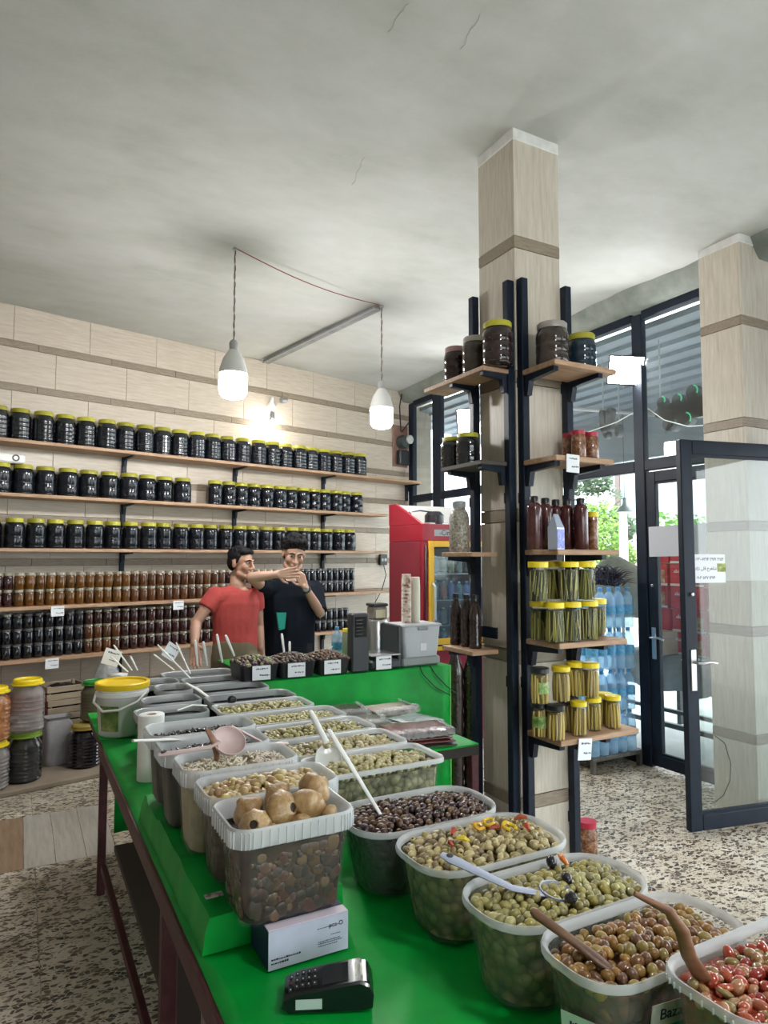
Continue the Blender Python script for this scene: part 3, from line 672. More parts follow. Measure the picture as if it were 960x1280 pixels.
# price tags: white card, a clip and two rows of scribbled marks
def price_tag(p, rz, label, tilt=0, w=.085, h=.075, grp='white price tags'):
    t = thing('price_tag', label, 'price tag', p, rz, grp); t.rotation_euler = (0, tilt, rz)
    MB().box(-w / 2, -.002, -h, w / 2, 0, 0).build('card', PAPER, t, None)
    mk = MB()
    for zz, xs in ((-.25, (-.3, .35)), (-.7, (-.1, .4))):
        x = xs[0] * w
        while x < xs[1] * w:
            l = R.uniform(.003, .009); mk.box(x, -.0026, zz * h + R.uniform(-.003, .001), x + l, -.002, zz * h + R.uniform(.003, .007)); x += l + .0025
    tag(mk.build('handwriting', INK, t, None), None, None, kind='stuff'); return t
for s, zi, txt in ((.43, 3, 'hanging from the fourth wall shelf under the honey jars'), (1.46, 3, 'hanging from the fourth wall shelf under the brown jam jars'), (.40, 4, 'hanging from the lowest wall shelf beside a clear plastic bag'), (2.30, 3, 'hanging from the fourth wall shelf behind the two men')):
    price_tag(wall_at(s, .2835, SHZ[zi] - .006), WA, 'white price tag ' + txt, 0, .10, .08)
# wall light fitting with empty holder
wl = thing('wall_light', 'white bulb bracket with lamp holder on the tiled wall', 'wall light', wall_at(2.60, 0, 3.20), WA)
MB().lathe([(.05, 0), (.05, .02), (.03, .035)], 18, Matrix.Rotation(PI / 2, 4, 'X')).build('base', WHITE, wl)
MB().tube([(0, -.03, 0), (-.05, -.10, .07), (-.09, -.12, .0), (-.07, -.12, -.08)], .016, 8).build('arm', WHITE, wl)
MB().lathe([(.026, -.10), (.03, -.06), (.022, -.02)], 14, Matrix.Translation((-.06, -.12, -.06))).build('holder', STEEL, wl)
hd = MB().lathe([(.03, 0), (.034, .05), (.026, .07)], 14, Matrix.Translation((.07, -.09, .06)) @ Matrix.Rotation(1.2, 4, 'Y')).build('holder', STEEL, wl)
# glowing bulb in the lower holder (the bright glare over the jars)
bb = thing('bulb', 'small glowing lamp bulb over the top row of jars', 'bulb', wall_at(2.52, .12, 2.99), WA)
MB().ball((0, 0, -.02), (.045, .045, .055), 16, 10).build('globe', mat('glow_small', (1, 1, 1), .3, emit=(1, .96, .88), estr=90.0), bb)
MB().lathe([(.017, .03), (.017, .055)], 12).build('cap', STEEL, bb)
# electricity meter with cables beside the storefront
em = thing('electricity_meter', 'dark electricity meter on a wooden board by the corner', 'meter', wall_at(4.50, 0, 2.72), WA)
MB().bbox(-.13, -.02, 0, .12, -.001, .52, .003).build('board', mat('board_wood', (.25, .14, .11), .7, 0, .2, 9), em, None)
MB().bbox(-.085, -.10, .02, .085, -.02, .20, .01).build('terminal_box', BLACK, em, None)
MB().lathe([(.085, 0), (.085, .06), (.07, .09)], 20, Matrix.Translation((0, -.02, .31)) @ Matrix.Rotation(PI / 2, 4, 'X')).build('housing', mat('meter_dark', (.04, .05, .05), .4), em)
MB().lathe([(.055, 0), (.055, .03), (.04, .045)], 18, Matrix.Translation((.06, -.10, .34)) @ Matrix.Rotation(PI / 2, 4, 'X')).build('glass_dial', mat('meter_glass', (.45, .47, .46), .15), em)
MB().tube([(-.02, -.04, .44), (-.06, -.06, .75), (-.02, -.06, .93), (.2, -.06, 1.0)], .009, 6).build('cable', BLACK, em)
MB().tube([(.0, -.04, .44), (.10, -.05, .56), (.22, -.05, .70)], .008, 6).build('cable', BLACK, em)
sk = thing('socket', 'small dark wall socket with trailing wire near the red fridge', 'socket', wall_at(4.2, 0, 1.50), WA)
MB().bbox(-.06, -.035, 0, .06, -.001, .13, .006).build('box', mat('socket_dark', (.05, .05, .05), .5), sk, None)
for dx in (-.025, .025): MB().lathe([(.02, 0), (.02, .004)], 12, Matrix.Translation((dx, -.035, .065)) @ Matrix.Rotation(PI / 2, 4, 'X')).build('outlet', mat('outlet_pale', (.5, .5, .47), .5), sk)
MB().tube([(0, -.03, 0), (.03, -.04, -.12), (-.05, -.05, -.3), (-.2, -.05, -.5)], .006, 6).build('wire', BLACK, sk)
# white sticker bottle lying on the second shelf at the far end
wt = thing('white_packet', 'white packet with a black round emblem under the top shelf', 'packet', wall_at(.05, .14, SHZ[1] + .2415), WA)
MB().bbox(-.16, -.09, 0, .12, .09, .075, .012).build('packet', WHITE, wt, None)
MB().lathe([(.028, 0), (.028, .001), (.016, .001), (.016, 0)], 16, Matrix.Translation((.05, -.09, .04)) @ Matrix.Rotation(PI / 2, 4, 'X'), cap=False).build('emblem', BLACK, wt)

# ================================================================= hanging bulbs and ceiling cable
def pendant(px, py_hook, py_bot, label, e, place=None):
    if place: h, zb_ = Vector((*place[:2], CE)), place[2]
    else: h = atZ(px, py_hook, CE); zb_ = O.z + ray(px, py_bot).z * (h.y / ray(px, py_bot).y)
    t = thing('hanging_bulb', label, 'lamp', (h.x, h.y, zb_))
    r = .092
    MB().lathe([(r * .30, .0), (r * .75, .012), (r * .97, .04), (r, .07), (r, .165)], 28).build('diffuser', mat('bulb_diffuser', (1, 1, 1), .4, emit=(1, .99, .97), estr=e), t, 60)
    MB().lathe([(r, .165), (r * .98, .20), (r * .75, .27), (r * .36, .325), (r * .30, .33)], 28).build('housing', mat('bulb_housing', (.62, .62, .60), .4), t, 60)
    MB().lathe([(.026, .33), (.03, .345), (.03, .375), (.018, .395)], 16).build('socket', mat('socket_grey', (.35, .35, .34), .5), t)
    n = 40; zz = CE - .008 - zb_
    for k in range(2):
        MB().tube([(.004 * math.cos(i * .9 + PI * k), .004 * math.sin(i * .9 + PI * k), .39 + (zz - .39) * i / n) for i in range(n + 1)], .0035, 5).build('twisted_cord', mat('cord_brown', (.10, .05, .045), .6) if k else mat('cord_pale', (.35, .3, .28), .6), t)
    MB().lathe([(.02, zz - .02), (.012, zz - .004)], 10).build('ceiling_hook', GREY, t)
    return h
BULB = 160.0
h1 = pendant(294, 308, 499, 'white LED bulb on twisted cord above the honey jars', BULB)
h2 = pendant(477, 380, 536, 'white LED bulb on twisted cord nearer the red fridge', BULB)
# unseen extra bulb, added to light the front tubs from beside the camera
pendant(0, 0, 0, 'unseen white LED bulb on twisted cord, added to light the front tubs', BULB, (1.35, -.3, 2.8))
tag(MB().tube([tuple(h1.lerp(h2, t / 14) + Vector((0, 0, -.012 - .05 * math.sin(PI * t / 14)))) for t in range(15)], .004, 5).build('ceiling_cable', mat('cable_red', (.22, .05, .05), .6), None), 'thin red cable strung along the ceiling between two bulbs', 'cable')
cd = thing('cable_duct', 'grey cable channel running along the ceiling to the back wall', 'duct', (2.55, 4.86, CE - .03))
MB().box(-.035, 0, -.012, .035, 1.98, .016).build('channel', mat('duct_grey', (.22, .22, .21), .6, 0, .2, 8), cd, None)
MB().box(-.042, 0, -.016, -.028, 1.98, -.004).build('lip', GREY, cd, None)
cd.rotation_euler = (0, 0, .16)
# floodlights on the storefront frame
def flood(c, rot, label, e, w=.17, h=.15):
    t = thing('floodlight', label, 'floodlight', c); t.rotation_euler = rot
    MB().bbox(-w / 2 - .012, 0, -h / 2 - .012, w / 2 + .012, .035, h / 2 + .012, .006).build('housing', BLACK, t, None)
    MB().box(-w / 2, -.003, -h / 2, w / 2, .001, h / 2).build('led_panel', mat('flood_led', (1, 1, 1), .4, emit=(.95, .98, 1), estr=e), t, None)
    MB().tube([(0, .03, -h / 2), (0, .08, -h / 2 - .03), (0, .1, .0)], .01, 6).build('bracket', BLACK, t)
FLOODE = 80.0
flood(atX(782, 463, 4.22), (.25, .12, -.75), 'square LED floodlight glaring beside the jar shelf near the door', FLOODE, .25, .21)
flood(atX(584, 527, 4.2), (.2, -.1, -.45), 'LED floodlight glaring behind the jars on the column', FLOODE, .2, .26)
# ================================================================= the long green table
TZ = .74
tb = thing('long_table', 'long maroon steel table covered in green plastic sheet', 'table', (.36, .4, 0))
TX, TY = .92, 3.10
MB().box(.01, 0, TZ - .06, TX - .01, TY, TZ - .012).build('board', mat('table_board', (.10, .08, .06), .8), tb, None)
for x0 in (-.006, TX - .014): MB().bbox(x0, 0, TZ - .065, x0 + .02, TY, TZ - .008, .003).build('edge_rail', MAROON, tb, None)
for y in (0, TY - .03): MB().bbox(.014, y, TZ - .065, TX - .014, y + .03, TZ - .013, .003).build('end_rail', MAROON, tb, None)
for y in (.25, 1.50, 3.0):
    for x in (.0, TX - .045):
        if y < 2 or x: MB().bbox(x, y, 0, x + .042, y + .042, TZ - .06, .004).build('leg', MAROON, tb, None)
for x in (.008, TX - .035): MB().bbox(x, .29, .18, x + .025, 3.0, .21, .003).build('stretcher', MAROON, tb, None)
MB().bbox(.05, .9, .30, TX - .05, 2.9, .325, .003).build('lower_shelf', mat('lower_shelf_wood', (.07, .05, .04), .8), tb, None)
for y in (1.55,): MB().box(.008, y, .285, TX - .008, y + .03, .30).build('shelf_bearer', MAROON, tb, None)
mb = MB(); nx, ny = 24, 90; vs = []
for j in range(ny + 1):
    for i in range(nx + 1):
        x = .004 + (TX - .008) * i / nx; y = TY * j / ny
        vs.append((x, y, TZ - .004 + .0035 * noise.noise(Vector((x * 7, y * 5, 0)))))
mb.add(vs, [(j * (nx + 1) + i, j * (nx + 1) + i + 1, (j + 1) * (nx + 1) + i + 1, (j + 1) * (nx + 1) + i) for j in range(ny) for i in range(nx)])
sh = mb.build('green_sheet', GREEN, tb, 180); md = sh.modifiers.new('t', 'SOLIDIFY'); md.thickness = .006; md.offset = -1
# low stand that carries the far trays beside the counter
es = thing('end_stand', 'green covered low stand under the far dark trays beside the counter', 'stand', (.36, 3.505, 0))
MB().box(.01, 0, TZ - .06, .77, .62, TZ - .006).build('board', MAROON, es, None); MB().bbox(0, 0, TZ - .006, .78, .63, TZ, .002).build('green_sheet', GREEN, es, None)
for x, y in ((.012, .06), (.73, .06), (.30, .57), (.73, .57)):
    MB().bbox(x, y, 0, x + .036, y + .036, TZ - .06, .004).build('leg', MAROON, es, None)
# green-wrapped riser under the tall pails
rs = thing('riser', 'low riser wrapped in creased green plastic under the tall pails', 'riser', (.375, 1.53, TZ))
mb = MB(); rings = []
for j in range(41):
    y = .88 * j / 40; q = lambda a, k=.006: k * noise.noise(Vector((a, y * 11, 1)))
    st = 0 if y < .30 else (.004 if y < .62 else -.004)
    rings.append([(q(1), y, 0), (.006 + q(2), y, .05 + q(3)), (.015 + q(4), y, .076 + st + q(5)), (.12, y, .08 + st + q(6, .004)), (.24, y, .08 + st + q(7, .004)), (.33, y, .08), (.335, y, 0)])
mb.loft(rings); mb.build('wrapped_board', GREEN, rs, 50)
# hanging green sheet below the far end
gs = thing('hanging_sheet', 'green plastic sheet hanging below the far end of the table', 'sheet', (.46, 3.72, .22))
mb = MB(); mb.loft([[(x * .05, .01 * math.sin(x * 1.7), z) for x in range(16)] for z in (0, .15, .3, .455)], None, False, None, False); o_ = mb.build('sheet', GREEN, gs, 180)
o_.modifiers.new('t', 'SOLIDIFY').thickness = .003

# ================================================================= tubs
TUBW = mat('milky_plastic', (.45, .47, .45), .3, 0, .05, 8, spec=.4, trans=.89)
TUBC = mat('clear_plastic', (.26, .27, .28), .22, 0, .05, 8, spec=.4, trans=.92)
RIMM = mat('milky_rim', (.74, .76, .78), .28, 0, .04, 8, trans=.52)
TUBK = mat('smoked_plastic', (.02, .021, .026), .25, trans=.1)
def ring(w, d, r, z, n=6): return [(x, y, z) for x, y in rrect(w, d, r, n)]
def tub(label, cx, cy, w, d, z0, h, r=.05, taper=.86, body=TUBW, rim=RIMM, ribs=False, rz=0, name='tub', group=None, cat='tub', lip=.008, rimh=.014):
    t = thing(name, label, cat, (cx, cy, z0), rz, group)
    wi, di = w - 2 * lip, d - 2 * lip
    k = lambda f: taper + (1 - taper) * f
    mb = MB(); th = .003
    prof = [(k(0) * .9, .0), (k(0), .008), (k(.5), h * .5), (k(1), h - rimh)]
    rings = [ring(wi * a, di * a, r * a, z) for a, z in prof] + [ring(wi - 2 * th, di - 2 * th, r - th, h - rimh)] + [ring(wi * a - 2 * th, di * a - 2 * th, r * a - th, z + .004) for a, z in reversed(prof[:-1])]
    mb.loft(rings); mb.build('tub_body', body, t, 50)
    mb = MB(); mb.loft([ring(wi - 2 * th, di - 2 * th, r, h - rimh - .002), ring(wi + .002, di + .002, r, h - rimh - .004), ring(w * .995, d * .995, r + lip * .8, h - rimh), ring(w, d, r + lip, h - .006), ring(w - .004, d - .004, r + lip, h), ring(wi + .004, di + .004, r + .004, h - .001), ring(wi - 2 * th, di - 2 * th, r, h - .006)], None, False)
    n = len(ring(w, d, r, 0)); o = len(mb.v) - n
    mb.f += [(i, (i + 1) % n, o + (i + 1) % n, o + i) for i in range(n)]; mb.mi += [0] * n
    rm = mb.build('rim', rim, t, 50)
    if ribs:
        q = MB()
        pts = rrect(w + .001, d + .001, r + lip, 8)
        for i in range(0, len(pts), 1):
            a, b = Vector(pts[i]), Vector(pts[(i + 1) % len(pts)]); L_ = (b - a).length; m_ = max(1, int(L_ / .018))
            for s in range(m_):
                p = a.lerp(b, s / m_); nn = Vector((p.x / w * 2, p.y / d * 2)); nn = Vector((round(nn.x) if abs(nn.x) > .93 else 0, round(nn.y) if abs(nn.y) > .93 else 0))
                if nn.length: nn.normalize(); q.box(p.x - .0009 + min(0, nn.x * .0012), p.y - .0009 + min(0, nn.y * .0012), h - rimh, p.x + .0009 + max(0, nn.x * .0012), p.y + .0009 + max(0, nn.y * .0012), h - .006)
        tag(q.build('rim_ribs', RIMM, t, None), None, None, kind='stuff')
    t['w'] = wi; t['d'] = di; t['r'] = r; t['tp'] = taper; t['h'] = h
    return t
def fill(t, level, label, material, name='brine', top=True):
    """what stands in the tub below the topmost pieces"""
    wi, di, r, tp, h = t['w'], t['d'], t['r'], t['tp'], t['h']
    o = MB(); g = .006
    k = lambda z: tp + (1 - tp) * min(1, z / h)
    o.loft([ring(wi * k(z) * s - 2 * g, di * k(z) * s - 2 * g, r * k(z), z) for z, s in ((.006, .93), (.014, 1), (level * .5, 1), (level, 1))])
    f = o.build(name, material, None, 50); f.location = t.location; f.rotation_euler = t.rotation_euler
    return tag(f, label, 'food', kind='stuff')
def spots(t, level, step, mound=.015, jit=.3, rr=R):
    wi, di, tp, h = t['w'], t['d'], t['tp'], t['h']; kk = tp + (1 - tp) * level / h
    w, d = wi * kk - .012 - step * .6, di * kk - .012 - step * .6; out = []; row_ = 0; y = -d / 2
    while y <= d / 2:
        x = -w / 2 + (step / 2 if row_ % 2 else 0)
        while x <= w / 2:
            px, py = x + rr.uniform(-jit, jit) * step, y + rr.uniform(-jit, jit) * step
            px = max(-w / 2, min(w / 2, px)); py = max(-d / 2, min(d / 2, py))
            c = t['r'] * .75; ex, ey = abs(px) - (w / 2 - c), abs(py) - (d / 2 - c)
            if not (ex > 0 and ey > 0 and math.hypot(ex, ey) > c):
                out.append(Vector((px, py, level + mound * (1 - (2 * px / w) ** 2) * (1 - (2 * py / d) ** 2) + mound * .5 * noise.noise(Vector((px * 22, py * 22, t.location.y))))))
            x += step
        y += step * .87; row_ += 1
    return out
def olive_mb(mb, c, ln, rd, rot, pit=False, M=None, n=9):
    """one olive, optionally with a pitted end"""
    prof = [(.0, 0.78), (.20, .80), (.30, .93), (.62, .80), (.93, .35), (1, -.05), (.85, -.52), (.45, -.88), (0, -1)] if pit else [(0, 1), (.45, .88), (.85, .5), (1, 0), (.85, -.52), (.45, -.88), (0, -1)]
    X = Matrix.Translation(c) @ rot.to_matrix().to_4x4() @ Matrix.Diagonal((rd, rd, ln, 1))
    vs = []; fs = []
    for r, z in prof[1:-1]: vs += [(r * math.cos(2 * PI * i / n), r * math.sin(2 * PI * i / n), z) for i in range(n)]
    m_ = len(prof) - 2; vs += [(0, 0, prof[0][1] - (.5 if pit else 0)), (0, 0, -1)]
    for i in range(n):
        j = (i + 1) % n; fs.append((m_ * n, i, j)); fs.append((m_ * n + 1, (m_ - 1) * n + j, (m_ - 1) * n + i))
        for k in range(m_ - 1): fs.append((k * n + i, (k + 1) * n + i, (k + 1) * n + j, k * n + j))
    mb.add(vs, fs, (M @ X) if M else X)
    if pit:
        b0 = len(mb.v) - len(vs)
        for i in list(range(n)) + [m_ * n]: mb.c[b0 + i] = (.035, .022, .012)
def rrot(rr=R): return Euler((rr.uniform(0, PI), rr.uniform(0, PI), rr.uniform(0, 2 * PI)))
OLMAT = vcol_mat('olive_skin', .3, .35)
PENDING = []     # (distance, location, kind, tub-label, colour) of every top olive in the tubs nearest the camera
def olives_here(t, level, step, cols, label, single, mound=.015, ln=.0125, rd=.0098, pit=False, zoff=.0, grp=None):
    sp_ = spots(t, level + zoff, step, mound)
    tm_ = Matrix.Translation(t.location) @ Matrix.Rotation(t.rotation_euler.z, 4, 'Z')
    if single:
        for p in sp_:
            q = tm_ @ p; PENDING.append(((q - O).length, q, pit and R.random() < .9, label, R.choice(cols), ln * R.uniform(.85, 1.15), rd * R.uniform(.88, 1.1), grp))
    else:
        mb = MB()
        for p in sp_:
            k = R.uniform(.75, 1.25); c = R.choice(cols); mb.col = tuple(min(1, k * a) for a in c)
            olive_mb(mb, p, ln * R.uniform(.85, 1.15), rd * R.uniform(.88, 1.1), rrot(), pit, None, 8)
        o = mb.build('olives', OLMAT, None, 180); o.location = t.location; o.rotation_euler = t.rotation_euler
        tag(o, label, 'olives', kind='stuff')
def brine_mat(name, c0, c1, c2, scale=45):
    """packed olives in brine as seen through the tub wall"""
    if name in MATS: return MATS[name]
    m = bpy.data.materials.new(name); m.use_nodes = True; MATS[name] = m
    N, L = nodes_of(m); b = N['Principled BSDF']; b.inputs['Roughness'].default_value = .35
    tc = N.new('ShaderNodeTexCoord'); v = N.new('ShaderNodeTexVoronoi'); v.inputs['Scale'].default_value = scale; L.new(tc.outputs['Object'], v.inputs['Vector'])
    r = N.new('ShaderNodeValToRGB'); e = r.color_ramp.elements; e[0].position = .0; e[0].color = (*c2, 1); e[1].position = .75; e[1].color = (*c0, 1); x = e.new(.45); x.color = (*c1, 1)
    L.new(v.outputs['Distance'], r.inputs[0])
    hs = N.new('ShaderNodeHueSaturation'); s = N.new('ShaderNodeSeparateColor'); L.new(v.outputs['Color'], s.inputs[0]); mr = N.new('ShaderNodeMapRange'); mr.inputs['To Min'].default_value = .55; mr.inputs['To Max'].default_value = 1.35
    L.new(s.outputs[0], mr.inputs['Value']); L.new(mr.outputs[0], hs.inputs['Value']); L.new(r.outputs[0], hs.inputs['Color']); L.new(hs.outputs[0], b.inputs['Base Color'])
    bp = N.new('ShaderNodeBump'); bp.invert = True; bp.inputs['Strength'].default_value = .6; bp.inputs['Distance'].default_value = .01; L.new(v.outputs['Distance'], bp.inputs['Height']); L.new(bp.outputs[0], b.inputs['Normal'])
    return m
GREENS = [(.30, .27, .085), (.36, .33, .12), (.26, .22, .07), (.40, .36, .16), (.22, .20, .08)]
PALE = [(.42, .37, .17), (.48, .43, .22), (.36, .32, .14), (.40, .34, .18)]
MIX = [(.36, .29, .11), (.46, .38, .18), (.28, .22, .09), (.22, .16, .08), (.52, .43, .22)]
DKOL = [(.045, .016, .014), (.07, .028, .018), (.10, .045, .022), (.03, .012, .014), (.14, .075, .03)]
BRN = [(.26, .13, .03), (.34, .19, .045), (.20, .09, .025), (.30, .22, .06), (.16, .07, .03)]
# --- right hand row, rounded tubs -------------------------------------------------
R1 = tub('rounded milky tub of dark marinated olives with a white spoon', .985, 1.645, .44, .25, TZ, .175, .085, .84)
fill(R1, .152, 'dark olive brine filling the tub with the white spoon', brine_mat('dark_brine', (.008, .008, .012), (.015, .013, .016), (.03, .02, .02)), 'olive_brine')
olives_here(R1, .156, .0195, DKOL, 'dark purple and brown marinated olives heaped beside the white spoon', False, .022)
R2 = tub('rounded milky tub of pitted olives mixed with peppers', 1.01, 1.385, .42, .245, TZ, .178, .085, .84)
fill(R2, .156, 'cloudy olive green brine with packed olives in the pepper olive tub', brine_mat('green_brine', (.11, .095, .035), (.26, .21, .085), (.42, .33, .17)), 'olive_brine')
olives_here(R2, .161, .0205, MIX, 'pitted olive in the tub of olives and peppers', True, .016, ln=.0142, pit=True, grp='olives in the pepper olive tub')
R3 = tub('rounded milky tub of whole green olives with a grey ladle', 1.005, 1.12, .41, .22, TZ, .178, .085, .84)
fill(R3, .154, 'olive green brine with packed olives in the grey ladle tub', brine_mat('green_brine', (0, 0, 0), (0, 0, 0), (0, 0, 0)), 'olive_brine')
olives_here(R3, .159, .0205, GREENS + [(.36, .31, .10), (.30, .25, .06)], 'green olive in the tub with the grey ladle', True, .016, grp='green olives in the grey ladle tub')
R4 = tub('rounded milky tub of brown marinated olives with wooden spoon', 1.02, .905, .40, .20, TZ, .18, .07, .84)
fill(R4, .150, 'dark reddish marinade in the tub with the wooden spoon', brine_mat('red_brine', (.06, .02, .010), (.14, .045, .02), (.22, .09, .035)), 'olive_brine')
olives_here(R4, .155, .0215, BRN, 'brown oily olive in the tub with the wooden spoon', True, .016, ln=.0135, rd=.0112, grp='brown olives in the wooden spoon tub')
R5 = tub('ribbed milky tub of olives in red tomato sauce', 1.115, .70, .42, .19, TZ, .215, .05, .88, ribs=True)
fill(R5, .192, 'glossy red tomato sauce filling the ribbed tub', ramp_mat('tomato_sauce', [(.3, (.15, .015, .006)), (.6, (.28, .04, .014)), (.75, (.36, .09, .03))], 40, .10, (1, 1, 1), False, .5, .6), 'tomato_sauce')
mb = MB()
for p in spots(R5, .192, .0175, .012):
    if R.random() < .12: continue
    c = R.choice([(.42, .08, .025), (.38, .10, .05), (.34, .19, .08), (.26, .19, .06), (.42, .20, .10), (.28, .03, .015), (.36, .05, .02)]); mb.col = c
    if R.random() < .4: olive_mb(mb, p, .0145 * R.uniform(.7, 1.2), .0105, rrot())
    else: mb.ball(p, (.015 * R.uniform(.5, 1.2), .009, .006), 7, 5, None, Euler((R.uniform(-.5, .5), R.uniform(-.5, .5), R.uniform(0, 6))))
o = mb.build('stewed_olives', vcol_mat('sauced', .12, .8), None, 180); o.location = R5.location; tag(o, 'olives and vegetable chunks stewed in red tomato sauce', 'food', kind='stuff')
# --- middle row, clear trays of green olives ---------------------------------------
CT = [(1.045, 2.03, 'front clear tray of pale green olives behind the dark olives', PALE), (1.04, 2.265, 'second clear tray of pale olives with the white scoop', PALE), (1.035, 2.50, 'third clear tray of green olives between two pale trays', GREENS), (1.02, 2.74, 'fourth clear tray of green olives, shallow filled', GREENS), (.985, 2.985, 'farthest clear tray of green olives beside the black liquid trays', GREENS)]
for i, (x, y, lb, cs) in enumerate(CT):
    t = tub(lb, x, y, .45 if i < 4 else .43, .225, TZ, .20, .03, .92, TUBC, RIMM, name='olive_tray', cat='tray', group='clear olive trays in the middle row', lip=.014)
    fill(t, .168, f'olive brine packed with olives in the {lb.split(" clear")[0]} clear tray', brine_mat('pale_brine', (.12, .11, .05), (.24, .22, .11), (.36, .33, .19)), 'olive_brine')
    olives_here(t, .177, .021, cs + ([(.42, .34, .18)] if i == 1 else []), f'heap of olives in the {lb.split(" clear")[0]} clear tray', False, .02 if i != 3 else .012, ln=.0125, rd=.0108)
# --- black trays at the far end ------------------------------------------------------
BLKL = mat('black_liquid', (.010, .011, .014), .06, 0, .3, 60, .15, 90, .4)
PURP = ramp_mat('purple_black_paste', [(.3, (.012, .008, .012)), (.7, (.06, .035, .05))], 60, .4, (1, 1, 1), True, .8)
BT = [(1.0, 3.225, .42, .22, .195, 'clear rimmed tray of glossy black syrup behind the green olives', BLKL, 1), (.975, 3.47, .36, .22, .20, 'tray of black syrup with a dark spoon near the counter', BLKL, 1), (.60, 3.06, .30, .21, .20, 'black filled pail with rounded clear rim beside the paper roll', BLKL, 1), (.64, 3.285, .26, .20, .205, 'black filled pail behind the one beside the paper roll', BLKL, 1),
      (.70, 3.54, .17, .22, .21, 'grey rimmed tray of dark paste beside the white bucket', PURP, 0), (.955, 3.73, .34, .21, .20, 'grey rimmed tray of purple paste in front of the red shirt man', PURP, 0), (.66, 3.78, .22, .20, .205, 'grey rimmed tray of paste with upright spoons', PURP, 0), (.92, 3.98, .40, .20, .20, 'farthest grey rimmed tray of purple paste on the long table', PURP, 0)]
for x, y, w_, d_, h_, lb, fm, gl in BT:
    t = tub(lb, x, y, w_, d_, TZ, h_, .05, .9, TUBK, mat('grey_clear_rim', (.42, .44, .45), .25, trans=.25), name='syrup_tray', cat='tray', group='dark trays at the far end of the long table', rimh=.03)
    fill(t, h_ - .035, f'dark contents of the {lb}', fm, 'syrup')
# --- left row, tall ribbed pails on the riser ----------------------------------------
L1 = tub('ribbed clear pail of pickled garlic bulbs standing on a white box', .545, 1.505, .285, .205, TZ + .082, .215, .035, .86, TUBC, RIMM, True, 0, 'pail', None, 'pail', .008, .040)
fill(L1, .165, 'dark brown pickling vinegar in the garlic bulb pail', mat('garlic_vinegar', (.055, .024, .014), .25, 0, .5, 14), 'vinegar')
mb = MB()
for i in range(230):      # cloves and bulbs pressed against the pail wall
    a = R.random(); side = R.choice('fffflrb'); z = R.uniform(.02, .15); k = .86 + .14 * z / .215
    wx, dy = .269 * k / 2 - .0075, .189 * k / 2 - .0075
    c = {'f': (R.uniform(-wx, wx) * .85, -dy, z), 'b': (R.uniform(-wx, wx) * .85, dy, z), 'l': (-wx, R.uniform(-dy, dy) * .8, z), 'r': (wx, R.uniform(-dy, dy) * .8, z)}[side]
    mb.col = R.choice([(.12, .055, .02), (.17, .09, .035), (.06, .026, .012), (.10, .03, .015), (.045, .02, .012), (.035, .015, .010), (.08, .035, .018)])
    s = R.choice((R.uniform(.004, .010), R.uniform(.009, .019))); rx, ry = (s, .0035) if side in 'fb' else (.0035, s); mb.ball(c, (rx, ry, s * R.uniform(.7, 1.2)), 9, 6)
o = mb.build('garlic_cloves', vcol_mat('garlic_wet', .3, .4), None, 180); o.location = L1.location; tag(o, 'pickled garlic cloves pressed against the clear pail wall', 'garlic', kind='stuff')
GARL = ramp_mat('pickled_garlic_skin', [(.3, (.20, .10, .035)), (.48, (.38, .23, .10)), (.7, (.56, .39, .21))], 14, .3, (3, 3, .7), True, .5, .3)
def garlic(p, r, rot, hole, lb):
    t = thing('garlic_bulb', lb, 'garlic', p, 0, 'pickled garlic bulbs'); t.rotation_euler = rot
    n = 18; prof = [(.05, -1.0), (.42, -.95), (.80, -.62), (.98, -.15), (.95, .2), (.72, .58), (.38, .85), (.24, 1.1)]
    prof += [(.20, 1.2), (.12, 1.22), (.10, 1.0)] if not hole else [(.30, .95), (.22, .75), (.15, .4)]
    MB().lathe([(a * r, z * r * .72) for a, z in prof], 27, None, .05, 9).build('bulb', GARL, t, 180)
    if hole: MB().lathe([(r * .30, .60 * r), (r * .27, .655 * r)], 12).build('hollow', mat('garlic_hollow', (.03, .014, .008), .6), t)
    return t
gz = L1.location.z + .205
for dx, dy, dz, r, rot, ho, lb in ((-.083, -.058, .004, .036, (1.05, -.25, -.3), 1, 'pickled garlic bulb with open dark neck in the pail corner'), (-.078, .012, .014, .037, (-.5, -.6, 0), 0, 'round pickled garlic bulb behind the open necked one'), (-.016, -.040, .022, .042, (1.25, .0, .55), 1, 'torn pickled garlic bulb with dark hollow side'), (-.004, .032, .030, .034, (-.9, .3, 1), 0, 'small pickled garlic bulb at the back of the pail'), (.046, -.028, .016, .045, (2.6, .6, .2), 0, 'large smooth pickled garlic bulb in the middle of the pail'), (.088, .026, .028, .044, (-1.1, .9, -.9), 0, 'tilted pickled garlic bulb at the right corner of the pail'), (.018, -.066, -.006, .026, (2.2, .2, 0), 0, 'small pickled garlic bulb low at the pail front'), (.092, -.052, -.004, .024, (.6, 2.2, 0), 0, 'tiny pickled garlic bulb by the pail rim'), (-.05, .062, .0, .028, (.6, 2.2, 0), 0, 'pickled garlic bulb against the far rim of the pail'), (-.048, -.062, -.012, .022, (1.6, 2.2, 0), 0, 'little pickled garlic bulb between two open necked ones')):
    garlic((L1.location.x + dx, L1.location.y + dy, gz - .006 + dz), r, rot, ho, lb)
L2 = tub('ribbed clear pail of peeled garlic cloves on the riser', .575, 1.705, .34, .19, TZ + .082, .215, .04, .9, TUBC, RIMM, True, 0, 'pail', None, 'pail', .008, .042)
fill(L2, .178, 'murky brown vinegar under the peeled garlic cloves', brine_mat('clove_brine', (.05, .035, .02), (.10, .075, .045), (.16, .12, .07)), 'vinegar')
mb = MB()
